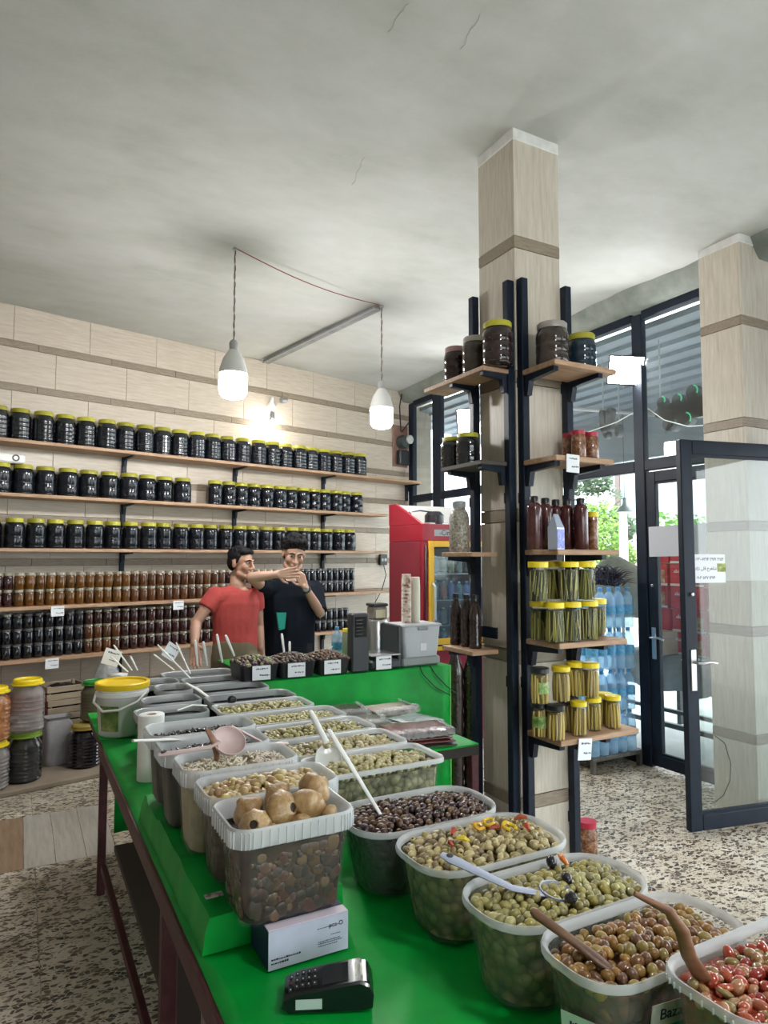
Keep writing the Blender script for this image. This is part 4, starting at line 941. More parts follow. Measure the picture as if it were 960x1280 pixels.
for p in spots(L2, .188, .018, .02):
    mb.col = R.choice([(.55, .42, .20), (.48, .34, .15), (.60, .50, .28), (.36, .22, .10), (.50, .38, .12)]); s = R.uniform(.8, 1.3)
    mb.ball(p + Vector((0, 0, R.uniform(-.002, .008))), (.011 * s, .009 * s, .013 * s), 9, 6, None, rrot())
o = mb.build('garlic_cloves', vcol_mat('garlic_wet', .3, .4), None, 180); o.location = L2.location; tag(o, 'heap of golden peeled garlic cloves in the second pail', 'garlic', kind='stuff')
L3 = tub('ribbed clear pail of shredded white pickle with wooden spoon', .55, 1.90, .32, .19, TZ + .082, .225, .04, .9, TUBW, RIMM, True, 0, 'pail', None, 'pail', .008, .042)
fill(L3, .19, 'creamy shredded pickle packed in the wooden spoon pail', mat('cream_pickle', (.50, .43, .28), .6, 0, .15, 40, .5, 80), 'pickle')
mb = MB()
for p in spots(L3, .198, .011, .018, .45):
    if abs(p.x - .03) < .012: continue
    mb.col = R.choice([(.78, .73, .58), (.70, .64, .48), (.84, .80, .68), (.62, .50, .38)] if p.x < .03 else [(.72, .66, .54), (.55, .42, .36), (.64, .56, .46)])
    d = Vector((R.gauss(0, 1), R.gauss(0, 1), R.gauss(0, .5))).normalized() * .011; mb.tube([p - d, p + d * .2 + Vector((0, 0, .002)), p + d], [.0022, .003, .0018], 5)
o = mb.build('shredded_pickle', vcol_mat('shreds', .5, .1), None, 180); o.location = L3.location; tag(o, 'white shredded pickle heaped in the pail with wooden spoon', 'pickle', kind='stuff')
L4 = tub('ribbed clear pail of dark leaf pickle under a pink ladle', .535, 2.10, .32, .19, TZ + .082, .225, .04, .9, TUBC, RIMM, True, 0, 'pail', None, 'pail', .008, .042)
DLP = ramp_mat('dark_leaf_pickle', [(.3, (.012, .014, .014)), (.7, (.05, .05, .042))], 30, .35, (1, 1, .2), True, .6)
L5 = tub('ribbed clear pail of dark leaf pickle behind the pink ladle', .545, 2.30, .34, .19, TZ + .082, .225, .04, .9, TUBC, RIMM, True, 0, 'pail', None, 'pail', .008, .042)
for t, lb in ((L4, 'under the pink ladle'), (L5, 'under the long white spoon')):
    fill(t, .18, 'dark pickled leaves packed in the pail ' + lb, DLP, 'pickle')
    mb = MB()
    for p in spots(t, .187, .016, .018):
        mb.col = R.choice([(.012, .012, .016), (.03, .03, .03), (.05, .045, .045), (.02, .018, .02)])
        mb.ball(p, (.014, .006, .003), 7, 4, None, Euler((R.uniform(-.8, .8), R.uniform(-.8, .8), R.uniform(0, 6))))
    o = mb.build('dark_leaves', vcol_mat('wet_leaves', .25, .5), None, 180); o.location = t.location; tag(o, 'glossy dark pickled leaves on top of the pail ' + lb, 'pickle', kind='stuff')

# --- single olives: the 300 nearest the camera, the rest as one heap per tub -------------
PENDING.sort(key=lambda a: a[0])
var_ = {}
def olive_mesh(pit, k):
    if (pit, k) not in var_:
        mb = MB(); olive_mb(mb, Vector(), 1.0, .79 if k % 2 else .86, Euler(), pit, None, 10); var_[(pit, k)] = mb
    return var_[(pit, k)]
omesh = {}
def single_olive(q, pit, lb, c, ln, rd, grp):
    key = (pit, c)
    if key not in omesh:
        mb = MB(); mb.col = c; olive_mb(mb, Vector(), 1.0, .73 if pit else .8, Euler(), pit, None, 10); me = mb.mesh('olive', 180)
        me.materials.append(vcol_rand_mat('single_olive_skin')); omesh[key] = me
    o = link('olive', omesh[key], None, q); o.rotation_euler = rrot(); o.scale = (ln, ln, ln)
    tag(o, lb, 'olive', grp)
rest = {}
for k, (d, q, pit, lb, c, ln, rd, grp) in enumerate(PENDING):
    if k < 300: single_olive(q, pit, lb, c, ln, rd, grp)
    else: rest.setdefault(lb, []).append((q, pit, c, ln, rd))
for lb, L_ in rest.items():
    mb = MB()
    for q, pit, c, ln, rd in L_:
        k = R.uniform(.8, 1.2); mb.col = tuple(min(1, a * k) for a in c); olive_mb(mb, q, ln, rd, rrot(), pit)
    tag(mb.build('olives', OLMAT, None, 180), 'remaining ' + lb.replace('olive in', 'olives in', 1), 'olives', kind='stuff')
# pepper rings and other bits lying on the olives
def bit(name, lb, cat, p, kind, col, s=1, grp=None):
    m = mat(name + '_%02d%02d' % (int(col[0] * 99), int(col[1] * 99)), col, .25, 0, .15, 40, coat=.4)
    if kind == 'ring': o = MB().tube([(.014 * s * math.cos(a), .011 * s * math.sin(a), .002 * math.sin(3 * a)) for a in [1.6 * PI * k / 12 for k in range(13)]], .0038 * s, 6).build(name, m)
    elif kind == 'slice': o = MB().tube([(-.014 * s, 0, 0), (0, .003, .004), (.014 * s, .001, 0)], [.003, .006 * s, .003], 7).build(name, m)
    else: mb_ = MB(); olive_mb(mb_, Vector(), .0135 * s, .011 * s, Euler((1, .3, .5)), False, None, 12); o = mb_.build(name, m, None, 180)
    o.location = p; o.rotation_euler = (R.uniform(-.3, .3), R.uniform(-.3, .3), R.uniform(0, 6)); tag(o, lb, cat, grp)
zt2 = TZ + .190
for dx, dy, kd, c, nm, lb in ((.02, .04, 'ring', (.75, .42, .02), 'pepper_ring', 'orange pepper ring on the pitted olives'), (.06, .05, 'ring', (.80, .50, .03), 'pepper_ring', 'orange pepper ring on the pitted olives'), (.085, .0, 'ring', (.78, .52, .03), 'pepper_ring', 'orange pepper ring on the pitted olives'), (-.06, -.005, 'slice', (.72, .55, .05), 'pepper_slice', 'yellow pepper piece on the pitted olives'), (-.055, .045, 'slice', (.45, .04, .02), 'red_pepper_slice', 'red pepper strip on the pitted olives'), (.12, -.02, 'slice', (.50, .06, .03), 'red_pepper_slice', 'red pepper strip on the pitted olives'), (-.10, -.02, 'slice', (.42, .05, .03), 'red_pepper_slice', 'red pepper strip on the pitted olives'), (.145, .03, 'slice', (.45, .09, .04), 'red_pepper_slice', 'red pepper strip on the pitted olives'), (.05, .015, 'slice', (.40, .06, .03), 'red_pepper_slice', 'red pepper strip on the pitted olives')):
    bit(nm, lb, 'pepper', (R2.location.x + dx, R2.location.y + dy, zt2), kd, c, 1.2, 'pepper pieces among the pitted olives')
for dx, dy in ((-.02, -.065), (.055, .075), (.03, .0)):
    bit('black_olive', 'single black olive lying among the green olives', 'olive', (R3.location.x + dx, R3.location.y + dy, TZ + .186), 'olive', (.008, .008, .015), 1.05, 'black olives among the green')
bit('carrot_slice', 'orange carrot piece lying among the green olives', 'carrot', (R3.location.x + .09, R3.location.y + .075, TZ + .184), 'slice', (.75, .20, .03), 1.3)

# ================================================================= spoons, ladles, scoop
def sweep(mb, pts, ws, ts, M=None, n=10, up=Vector((0, 0, 1))):
    """flat-oval handle along pts: ws half widths (sideways), ts half thicknesses"""
    pts = [Vector(p) for p in pts]; rings = []
    for i, p in enumerate(pts):
        d = (pts[min(i + 1, len(pts) - 1)] - pts[max(i - 1, 0)]).normalized(); s = d.cross(up).normalized(); u = s.cross(d).normalized()
        rings.append([tuple(p + s * ws[i] * math.cos(2 * PI * k / n) + u * ts[i] * math.sin(2 * PI * k / n)) for k in range(n)])
    return mb.loft(rings, M)
def bowl(mb, c, rx, ry, dep, rot, th=.002, n=20):
    X = Matrix.Translation(c) @ rot.to_matrix().to_4x4()
    out = [[(rx * math.cos(a) * math.sin(t), ry * math.sin(a) * math.sin(t), -dep * math.cos(t)) for a in [2 * PI * k / n for k in range(n)]] for t in [PI / 2 * j / 6 + (.02 if j == 0 else 0) for j in range(7)]]
    inn = [[((rx - th) * math.cos(a) * math.sin(t), (ry - th) * math.sin(a) * math.sin(t), -(dep - th) * math.cos(t)) for a in [2 * PI * k / n for k in range(n)]] for t in [PI / 2 * j / 6 + (.02 if j == 0 else 0) for j in reversed(range(7))]]
    mb.loft(out + inn, X)
def spoon(name, lb, cat, pts, ws, ts, m, bowl_=None, hole=None, up=Vector((0, 0, 1)), group=None):
    base = Vector(pts[-1]); t = thing(name, lb, cat, base, 0, group)
    mb = MB(); sweep(mb, [Vector(p) - base for p in pts], ws, ts, None, 12, up); h = mb.build('handle', m, t, 60)
    if hole: p = Vector(hole) - base; MB().ball(p, (.008, .008, .0045), 10, 6, None, None).build('hang_hole', mat('hole_dark', (.06, .06, .07), .8), h)
    if bowl_: mb = MB(); bowl(mb, Vector(bowl_[0]) - base, *bowl_[1:]); mb.build('bowl', m, t, 60)
    return t
LAV = mat('lavender_grey_plastic', (.42, .46, .60), .35); PINK = mat('dusty_pink_plastic', (.60, .46, .45), .35, 0, .06, 20); WD = ramp_mat('spoon_wood', [(.3, (.09, .04, .02)), (.7, (.19, .095, .05))], 5, .45, (2, 2, 14)); WDR = ramp_mat('red_spoon_wood', [(.3, (.16, .06, .03)), (.7, (.28, .12, .06))], 5, .45, (2, 2, 14))
# white spoon in the dark olives (photo: 408,910 -> 485,1028)
pA, pB = atZ(411, 912, 1.09), atZ(478, 1022, .905)
spoon('white_spoon', 'white plastic spoon leaning in the dark marinated olives', 'spoon', [pA, pA.lerp(pB, .3), pA.lerp(pB, .7), pB, pB + Vector((.03, -.01, -.012))], [.008, .009, .0065, .006, .018], [.004, .004, .0035, .004, .003], WHITE)
# lavender ladle in the green olives (547,1070 -> 640,1112, bowl at 695,1105)
pA, pB = atZ(552, 1068, .965), atZ(640, 1110, .93); pC = atZ(696, 1112, .922)
spoon('ladle', 'lavender grey plastic ladle lying across the olive tubs', 'ladle', [pA, pA.lerp(pB, .15), pA.lerp(pB, .5), pB, pC + Vector((-.022, .0, -.006))], [.010, .0165, .0135, .011, .010], [.004, .006, .006, .005, .004], LAV, (pC, .036, .034, .026, Euler((.15, .1, 0))), pA.lerp(pB, .12) + Vector((0, 0, .005)))
# wooden spoon in the brown olives (660,1135 -> 770,1215)
pA, pB = atZ(664, 1138, .965), atZ(765, 1212, .905)
spoon('wooden_spoon', 'dark wooden spoon lying on the brown marinated olives', 'spoon', [pA, pA.lerp(pB, .06), pA.lerp(pB, .5), pA.lerp(pB, .85), pB], [.006, .011, .0095, .014, .008], [.005, .008, .007, .005, .003], WD)
# dark carved spoon in the tomato sauce (790,1118 -> 880,1225)
P_ = [atZ(793, 1117, 1.075), atZ(835, 1138, 1.05), atZ(853, 1165, 1.02), atZ(861, 1195, .985), atZ(882, 1228, .935)]
spoon('carved_spoon', 'dark carved wooden spoon standing in the red tomato sauce', 'spoon', P_, [.004, .009, .012, .012, .015], [.004, .006, .008, .007, .005], WDR, None, None, Vector((.4, .5, .8)))
# wooden spoon in white pickle (258,910 -> 272,965)
P_ = [atZ(259, 911, 1.13), atZ(267, 926, 1.10), atZ(271, 942, 1.06), atZ(271, 962, 1.01)]
spoon('wooden_paddle', 'short wooden paddle standing upright in the white pickle', 'spoon', P_, [.008, .011, .010, .008], [.004, .005, .005, .004], WDR, None, None, Vector((.5, -.8, .3)))
# pink ladle over the dark leaf pail (196,942 -> 265,930, bowl 290,925)
pA, pB = atZ(198, 944, 1.075), atZ(262, 934, 1.085); pC = atZ(287, 925, 1.095)
spoon('pink_ladle', 'dusty pink ladle lying across the dark leaf pail', 'ladle', [pA, pA.lerp(pB, .12), pA.lerp(pB, .6), pB, pC + Vector((-.03, 0, .0))], [.010, .0145, .0115, .010, .012], [.004, .006, .005, .005, .004], PINK, (pC, .048, .046, .032, Euler((.75, .2, 0))), pA.lerp(pB, .10) + Vector((0, 0, .005)))
pA, pB = atZ(288, 907, 1.10), atZ(332, 930, 1.02)
spoon('pink_spoon', 'pale pink spoon bridging the pails and the olive trays', 'spoon', [pA, pA.lerp(pB, .2), pA.lerp(pB, .6), pB, pB + Vector((.07, -.01, -.004))], [.008, .010, .008, .009, .013], [.004, .004, .004, .004, .003], PINK)
pA, pB = atZ(166, 926, 1.065), atZ(232, 924, 1.03)
spoon('white_spoon', 'long white plastic spoon lying across the rear leaf pail', 'spoon', [pA, pA.lerp(pB, .3), pA.lerp(pB, .8), pB, pB + Vector((.03, 0, -.012))], [.007, .009, .012, .017, .010], [.004, .004, .004, .005, .003], WHITE)
# clear scoop on the olives (390,888 -> 410,925, pan 390-430, 920-965)
pA, pB = atZ(388, 889, 1.06), atZ(408, 928, .98)
sc_ = spoon('scoop', 'milky plastic scoop with white handle resting on pale olives', 'scoop', [pA, pA.lerp(pB, .15), pA.lerp(pB, .6), pB], [.008, .0115, .011, .012], [.005, .008, .007, .006], WHITE)
mb = MB(); pan = atZ(410, 945, .955) - pB
for sgn in (0,):
    rings = []
    for k, (t_, w_, e_) in enumerate(((0, .018, .016), (.25, .040, .024), (.6, .048, .026), (1, .050, .018))):
        c = Vector((0, -.004, -.012)).lerp(pan * 1.55 + Vector((0, 0, -.01)), t_); s = Vector((1, .1, 0))
        rings.append([tuple(c + s * w_ * math.cos(a) + Vector((0, 0, -e_ * math.sin(a) + e_ * .4))) for a in [PI * i / 12 for i in range(13)]])
    mb.loft(rings, None, False, None, False)
o = mb.build('pan', mat('scoop_milky', (.75, .76, .72), .3, trans=.25), sc_, 60); o.modifiers.new('t', 'SOLIDIFY').thickness = .002
# white spoon handles standing in the back trays and counter bins are built with the counter

# ================================================================= small things on the table
bx = thing('paper_box', 'small white and navy carton of paper rolls under the garlic pail', 'box', (.573, 1.468, TZ + .0005))
MB().bbox(-.092, -.058, 0, .092, .058, .080, .002).build('carton', mat('carton_navy', (.012, .02, .09), .5), bx, None)
MB().box(-.091, -.0595, .001, .091, -.058, .079).build('front_face', mat('carton_lilac', (.60, .62, .78), .5, 0, .05, 30), bx, None)
MB().box(-.091, -.0585, .0795, .091, -.03, .0812).build('top_face', mat('carton_pink_white', (.78, .70, .82), .5), bx, None)
mk = MB()
def scrib(mk, x, z, n, h=.003, y=-.0602, xmax=None):
    for _ in range(n):
        l = R.uniform(.002, .006); mk.box(x, y, z, x + l, y + .0006, z + h * R.uniform(.6, 1.2)); x += l + .0012
scrib(mk, -.085, .020, 13); scrib(mk, -.085, .012, 8, .0035); scrib(mk, .02, .030, 10, .0015); scrib(mk, .02, .026, 12, .0015); scrib(mk, .02, .021, 9, .0015); scrib(mk, .05, .040, 5, .0015); scrib(mk, .018, .058, 6, .001)
tag(mk.build('print', INK, bx, None), None, None, kind='stuff')
lettering('lettering', 'pos-O', .013, INK, bx, T(.062, -.0602, .060) @ FR)
# card terminal
ct = thing('card_terminal', 'black card payment terminal with keypad lying on the green sheet', 'card terminal', atZ(417, 1262, TZ) + Vector((.005, .035, .001)), -.42)
prof = [(-.085, .022), (-.06, .034), (.02, .046), (.06, .052), (.078, .044), (.086, .028), (.084, .004), (.07, 0), (-.075, 0), (-.088, .010)]
mb = MB(); mb.loft([[(x, y, z * (.92 if abs(y) > .038 else 1)) for x, z in prof] for y in (-.041, -.037, 0, .037, .041)]); mb.build('body', mat('terminal_black', (.006, .008, .010), .3, coat=.2), ct, 35)
sl_ = lambda x: .034 + (x + .06) * .15 + .0012
km = mat('key_white', (.55, .55, .55), .5); kr = mat('key_red', (.5, .03, .03), .5)
for i in range(5):
    for j in range(3):
        x, y = -.073 + i * .0115, .022 - j * .02
        zz = sl_(x) if x > -.06 else .022 + (x + .085) * .48 + .001
        MB().bbox(x - .0045, y - .007, zz - .002, x + .0045, y + .007, zz + .0005, .001).build('key', mat('key_black', (.012, .013, .016), .4), ct, None)
        MB().box(x - .0012, y - .0018, zz + .0004, x + .0014, y + .0018, zz + .0009).build('key_mark', kr if (i, j) == (0, 1) else km, ct, None)
MB().add([(x, y, sl_(x) - .0002) for x in (-.012, .038) for y in (-.03, .03)], [(0, 1, 3, 2)]).build('screen', mat('terminal_screen', (.02, .025, .03), .08), ct, None)
MB().add([(.048, -.034, .0505), (.048, .034, .0505), (.073, .034, .049), (.073, -.034, .049), (.048, -.034, .047), (.048, .034, .047), (.073, .034, .044), (.073, -.034, .044)], [(0, 1, 2, 3), (0, 3, 7, 4), (1, 2, 6, 5), (0, 1, 5, 4), (2, 3, 7, 6)]).build('printer_cover', mat('cover_silver', (.35, .36, .38), .15, .6), ct, None)
MB().box(.051, -.020, .0506, .066, .022, .0512).build('receipt', mat('receipt', (.75, .72, .55), .6), ct, None)
MB().box(-.062, -.0418, .006, -.012, -.0408, .024).build('sticker', mat('pale_sticker', (.50, .60, .55), .6), ct, None)
# paper roll standing beside the black pail
pr = thing('paper_roll', 'tall white paper towel roll standing on the green sheet', 'paper roll', (.475, 2.815, TZ))
MB().lathe([(.05, 0), (.05, .002), (.049, .245), (.047, .247), (.02, .247), (.02, .235)], 28).build('paper', mat('towel_white', (.80, .80, .78), .9, 0, .03, 40, .15, 60), pr, 50)
MB().lathe([(.02, .20), (.02, .245), (.017, .245), (.017, .20)], 18, None, 0, 1, False).build('core', mat('card_core', (.42, .36, .28), .8), pr)
# white bucket with yellow lid
bk = thing('bucket', 'white plastic bucket with yellow lid on the table corner', 'bucket', (.468, 3.60, TZ))
MB().lathe([(.098, 0), (.104, .006), (.118, .185), (.124, .19), (.124, .205), (.118, .21), (.119, .232)], 36).build('pail', mat('bucket_white', (.72, .73, .72), .35, 0, .03, 10), bk, 50)
MB().lathe([(.126, .222), (.128, .228), (.128, .248), (.122, .252), (.112, .250), (.108, .240), (.02, .240)], 36).build('lid', mat('bucket_lid_yellow', (.80, .55, .01), .35), bk, 50)
MB().tube([(-.12, .0, .20), (-.135, -.05, .17), (-.10, -.115, .135), (-.03, -.145, .14), (.05, -.135, .17), (.10, -.075, .20)], .006, 8).build('handle', WHITE, bk)
mb = MB(); rr_ = lambda z: .104 + .014 * z / .185 + .0008
mb.loft([[(rr_(z) * math.cos(a), rr_(z) * math.sin(a), z) for a in [math.radians(205 + 5 * k) for k in range(11)]] for z in (.03, .15)], None, False, None, False)
mb.build('printed_label', ramp_mat('bucket_print', [(.35, (.03, .08, .02)), (.55, (.16, .25, .06)), (.7, (.5, .45, .2))], 14, .5), bk, 60)
# scrap of foil / torn label on the riser
tag(MB().loft([[(x, y, .004 + .006 * noise.noise(Vector((x * 90, y * 90, 0)))) for x in (-.02, -.01, 0, .01, .022)] for y in (-.012, 0, .012)], None, False, None, False).build('torn_label', ramp_mat('torn_print', [(.4, (.10, .08, .07)), (.6, (.65, .62, .58))], 60, .5), None, None), 'crumpled torn paper label lying on the green riser', 'label').location = (.415, 1.60, TZ + .085)
# card label on the brown olive tub and strip on the next
lt = thing('tub_label', 'pale handwritten card stuck to the brown olive tub', 'label', (R4.location.x - .175, R4.location.y - .035, TZ + .065)); lt.rotation_euler = (.10, 0, -1.15)
MB().box(-.045, -.0015, -.03, .045, 0, .04).build('card', mat('pale_green_card', (.55, .68, .58), .6), lt, None)
mk = MB(); scrib(mk, -.03, .022, 6, .006, -.002); scrib(mk, .0, .004, 5, .006, -.002); scrib(mk, .005, -.014, 4, .006, -.002); tag(mk.build('handwriting', INK, lt, None), None, None, kind='stuff')
l2 = thing('tub_label', 'clear strip lettered in marker with a teal flash on brown olive tub', 'label', (R4.location.x - .07, R4.location.y - .1105, TZ + .125)); l2.rotation_euler = (.16, 0, -.12)
MB().box(-.04, -.001, -.018, .05, 0, .022).build('strip', mat('clear_strip', (.55, .50, .44), .3), l2, None)
lettering('lettering', 'Baza', .026, INK, l2, T(.0, -.0018, .003) @ FR)
MB().box(-.045, .002, -.075, .03, .003, -.02).build('teal_flash', mat('teal_print', (.01, .25, .24), .5), l2, None)
# ================================================================= counter and side bench
CZ = .94
ctr = thing('counter', 'bright green sheet-covered sales counter at the end of the table', 'counter', (1.15, 3.52, 0))
CW = 1.20
MB().box(.0, .02, .02, CW, .88, CZ - .012).build('carcass', mat('counter_wood', (.12, .09, .06), .8), ctr, None)
mb = MB(); mb.loft([[(x * CW / 20, y + .003 * noise.noise(Vector((x * .6, y * 7, z * 6))), z) for x in range(21)] for y, z in ((.014, .0), (.012, .35), (.012, .7), (.010, CZ - .012), (.016, CZ - .004), (.45, CZ - .003), (.9, CZ - .004))], None, False, None, False)
o = mb.build('green_sheet', GREEN, ctr, 50); o.modifiers.new('t', 'SOLIDIFY').thickness = .003
MB().box(CW - .004, .01, .0, CW + .006, .88, CZ - .003).build('side_sheet', mat('side_green', (.10, .45, .05), .35), ctr, None)
bn = thing('side_bench', 'low green bench of packets between the olive trays and column', 'bench', (1.30, 2.62, 0))
MB().box(0, 0, TZ - .05, .60, .895, TZ - .008).build('board', mat('dark_bench_board', (.03, .024, .02), .8), bn, None)
MB().bbox(0, 0, TZ - .008, .60, .895, TZ, .002).build('green_sheet', GREEN, bn, None)
for x in (.0, .56):
    for y in (.0, .85): MB().bbox(x, y, 0, x + .04, y + .04, TZ - .05, .003).build('leg', MAROON, bn, None)
# packets of fruit leather and dried goods on the bench
FILM = mat('cling_film', (.45, .46, .47), .10, 0, .1, 40, .6, 50, trans=.93)
def packets(loc, rz, w, d, n, cols, label, film=True, th=.010):
    for k in range(n):
        t = thing('packet', label, 'packet', (loc[0] + R.uniform(-.012, .012), loc[1] + R.uniform(-.012, .012), loc[2] + k * (th + .001)), rz + R.uniform(-.08, .08), 'wrapped flat packets on the side bench')
        mb = MB(); c = cols[k % len(cols)]
        nx, ny = 8, 6
        top = [[(-w / 2 + w * i / nx, -d / 2 + d * j / ny, th * (.9 + .25 * noise.noise(Vector((i * .9, j * .9, k * 3 + loc[0] * 9)))) * (1 if 0 < i < nx and 0 < j < ny else .45)) for i in range(nx + 1)] for j in range(ny + 1)]
        bot = [[(p[0], p[1], 0) for p in r_] for r_ in top]
        mb.loft(top, None, False, None, False); mb.loft(bot, None, False, None, False)
        for a, b in ((top[0], bot[0]), (top[-1], bot[-1]), ([r_[0] for r_ in top], [r_[0] for r_ in bot]), ([r_[-1] for r_ in top], [r_[-1] for r_ in bot])): mb.loft([a, b], None, False, None, False)
        mb.build('sheet', c, t, 60)
        if film and k == n - 1:
            mb = MB(); mb.loft([[(-w / 2 - .015 + (w + .03) * i / 10, -d / 2 - .015 + (d + .03) * j / 8, th * 1.1 + .004 * noise.noise(Vector((i * 1.7, j * 1.7, 5 + k))) - (.006 if i in (0, 10) or j in (0, 8) else 0)) for i in range(11)] for j in range(9)], None, False, None, False); mb.build('film', FILM, t, 180)
            mb = MB()
            for x0_, y0_, x1_, y1_ in ((-w / 2, -d / 2, w / 2, -d / 2), (w / 2, -d / 2, w / 2, d / 2)):
                m_ = 26; nx_, ny_ = (0, -1) if y0_ == y1_ else (1, 0)
                mb.loft([[(x0_ + (x1_ - x0_) * i / m_ + nx_ * (o_ + .010 * noise.noise(Vector((i * .9, o_ * 40, k)))), y0_ + (y1_ - y0_) * i / m_ + ny_ * (o_ + .010 * noise.noise(Vector((i * .9, o_ * 40, k + 7)))), th * 1.1 - zz_ + .010 * noise.noise(Vector((i * 1.1, zz_ * 60, k + 3)))) for i in range(m_ + 1)] for o_, zz_ in ((-.025, -.003), (.0, .0), (.016, .014), (.022, .03))], None, False, None, False)
            mb.build('crumpled_edge', mat('film_white_edge', (.62, .62, .64), .2, 0, .15, 30, .8, 60, trans=.62), t, 60)
SEA = ramp_mat('dark_seaweed_sheet', [(.3, (.018, .016, .012)), (.7, (.09, .075, .05))], 30, .4, (1, 1, 1), True, .6)
LEA = ramp_mat('red_fruit_leather', [(.3, (.10, .02, .025)), (.7, (.24, .06, .06))], 14, .25, (1, 1, 1), True, .3, .4)
CRE = ramp_mat('cream_wrapped_sheet', [(.3, (.30, .20, .17)), (.7, (.62, .56, .50))], 10, .4, (1, 1, 1), True, .3)
SLV = mat('silver_pouch', (.45, .47, .50), .25, .6, .2, 10, .3, 30)
packets((1.50, 3.33, TZ), -.15, .28, .20, 4, [SEA], 'dark leaf sheets in cling film stacked by the green counter', True, .016)
packets((1.50, 3.09, TZ), -.3, .26, .18, 4, [SLV, SEA], 'silver edged packets in cling film beside the dark leaf sheets', True, .015)
packets((1.66, 2.78, TZ), -.2, .30, .20, 5, [SEA, LEA, LEA], 'dark red fruit leather packets at the bench front', True, .014)
packets((1.80, 3.33, TZ), .1, .26, .18, 3, [CRE], 'cream and brown folded sheets by the counter end', True, .016)
packets((1.80, 3.03, TZ), .2, .20, .22, 4, [SLV], 'grey silver pouches stacked at the bench end', False, .010)
# crates under the bench
cr = thing('plastic_crate', 'black slatted plastic crate under the side bench', 'crate', (1.66, 2.70, 0))
for z in (.02, .10, .18, .26, .34): 
    MB().bbox(-.24, -.03, z, .28, -.012, z + .05, .003).build('slat', BLACK, cr, None)
for x in (-.25, .28): MB().bbox(x - .01, -.03, 0, x + .02, .30, .40, .003).build('side', BLACK, cr, None)
MB().box(-.24, -.01, .0, .28, .3, .01).build('base', BLACK, cr, None)
# bins on the counter
BIN = mat('bin_black', (.012, .012, .016), .35)
def bin_(x, w, lb, cols, kind):
    t = thing('counter_bin', lb, 'bin', (x, 3.67, CZ), 0, 'black bins along the counter')
    mb = MB(); h = .085; d = .24
    mb.loft([ring(w * .9, d * .9, .02, 0), ring(w, d, .02, h), ring(w - .012, d - .012, .018, h), ring(w * .9 - .01, d * .9 - .01, .018, .006)]); mb.build('bin_body', BIN, t, 40)
    mb = MB(); rr = R
    mb.loft([ring(w * .93, d * .93, .018, .05), ring(w * .95, d * .95, .018, h - .006)]); 
    for v in range(len(mb.v)): mb.c[v] = cols[0]
    st = .02
    for i in range(int(w / st)):
        for j in range(int(d / st)):
            px, py = -w / 2 + .012 + i * st + rr.uniform(-.006, .006), -d / 2 + .012 + j * st + rr.uniform(-.006, .006); zz = h - .004 + .035 * (1 - (2 * px / w) ** 2) * (1 - (2 * py / d) ** 2)
            mb.col = rr.choice(cols); olive_mb(mb, Vector((px, py, zz)), .013, .011, rrot(), False, None, 7)
    o = mb.build('dried_fruit', vcol_mat('dry_fruit', .5, .1), None, 180); o.location = t.location; tag(o, kind, 'dried fruit', kind='stuff')
bin_(atY(322, 830, 3.6).x, .215, 'black bin of purple dried fruit and green leaves on counter', [(.05, .02, .035), (.10, .04, .05), (.16, .17, .06), (.20, .21, .08)], 'mixed purple and green dried fruit heaped in the first bin')
bin_(atY(369, 830, 3.6).x, .215, 'black bin of dark dried fruit in the middle of the counter', [(.05, .03, .02), (.03, .02, .02), (.12, .07, .04)], 'dark dried fruit heaped in the middle bin')
bin_(atY(414, 830, 3.6).x, .20, 'black bin of brown nuts beside the scale display', [(.10, .05, .03), (.05, .03, .025), (.16, .09, .05)], 'brown nuts heaped in the bin beside the scale display')
for px, py, lb in ((327, 840, 'propped against the bin of green leaves'), (371, 832, 'propped against the middle counter bin'), (416, 829, 'propped against the bin beside the scale display'), (480, 833, 'propped against the counter scale')):
    p = atY(px, py, 3.535); price_tag((p.x, 3.538, CZ + .082), 0, 'white price tag ' + lb, 0, .10, .075)
# white spoon handles standing in the bins and back trays
def stick(px0, py0, px1, py1, y, lb, m=WHITE, y0=None, k=1.0):
    a, b = atY(px0, py0, y0 or y - .03), atY(px1, py1, y); d = (b - a)
    spoon('serving_spoon', lb, 'spoon', [a, a.lerp(b, .12), a.lerp(b, .5), b], [.006 * k, .010 * k, .008 * k, .007 * k], [.004 * k, .005 * k, .005 * k, .004 * k], m, None, None, Vector((.47, -.88, 0)), 'serving spoons in the bins')
YB = 3.95
for a in ((244, 800, 247, 832, 3.98, 'white spoon handle in the far trays by the red shirt man\'s hand'), (254, 802, 259, 832, 3.98, 'second white spoon handle beside the red shirt man\'s hand'), (271, 793, 278, 828, 3.98, 'tall white spoon handle in front of the red shirt'), (282, 794, 293, 820, 3.98, 'thin white spoon handle leaning before the red shirt'), (352, 792, 356, 822, 3.72, 'white spoon handle in front of the black shirt'), (362, 802, 362, 824, 3.72, 'short cream spoon handle in front of the black shirt'), (415, 808, 402, 828, 3.70, 'white spoon leaning in the bin of brown nuts')):
    stick(*a)
for a in ((197, 806, 238, 848, 3.55, 'long thin white spoon leaning out of the dark trays'), (220, 803, 238, 842, 3.66, 'curved white spoon leaning out of the far tray'), (192, 818, 218, 838, 3.8, 'slim white spoon lying low over the dark trays'), (142, 806, 165, 838, 3.8, 'white spoon leaning towards the bucket'), (163, 820, 172, 838, 3.85, 'short white stick among the dark trays'), (138, 820, 160, 840, 3.6, 'cream stick lying behind the bucket')):
    stick(*a, y0=a[4] + .03, k=.55)
price_tag(atY(143, 812, 3.75), .3, 'small white price card standing on a stick behind the bucket', .35, .09, .08)
price_tag(atY(219, 806, 3.7), .3, 'small grey price card tilted over the far trays', .6, .08, .08)
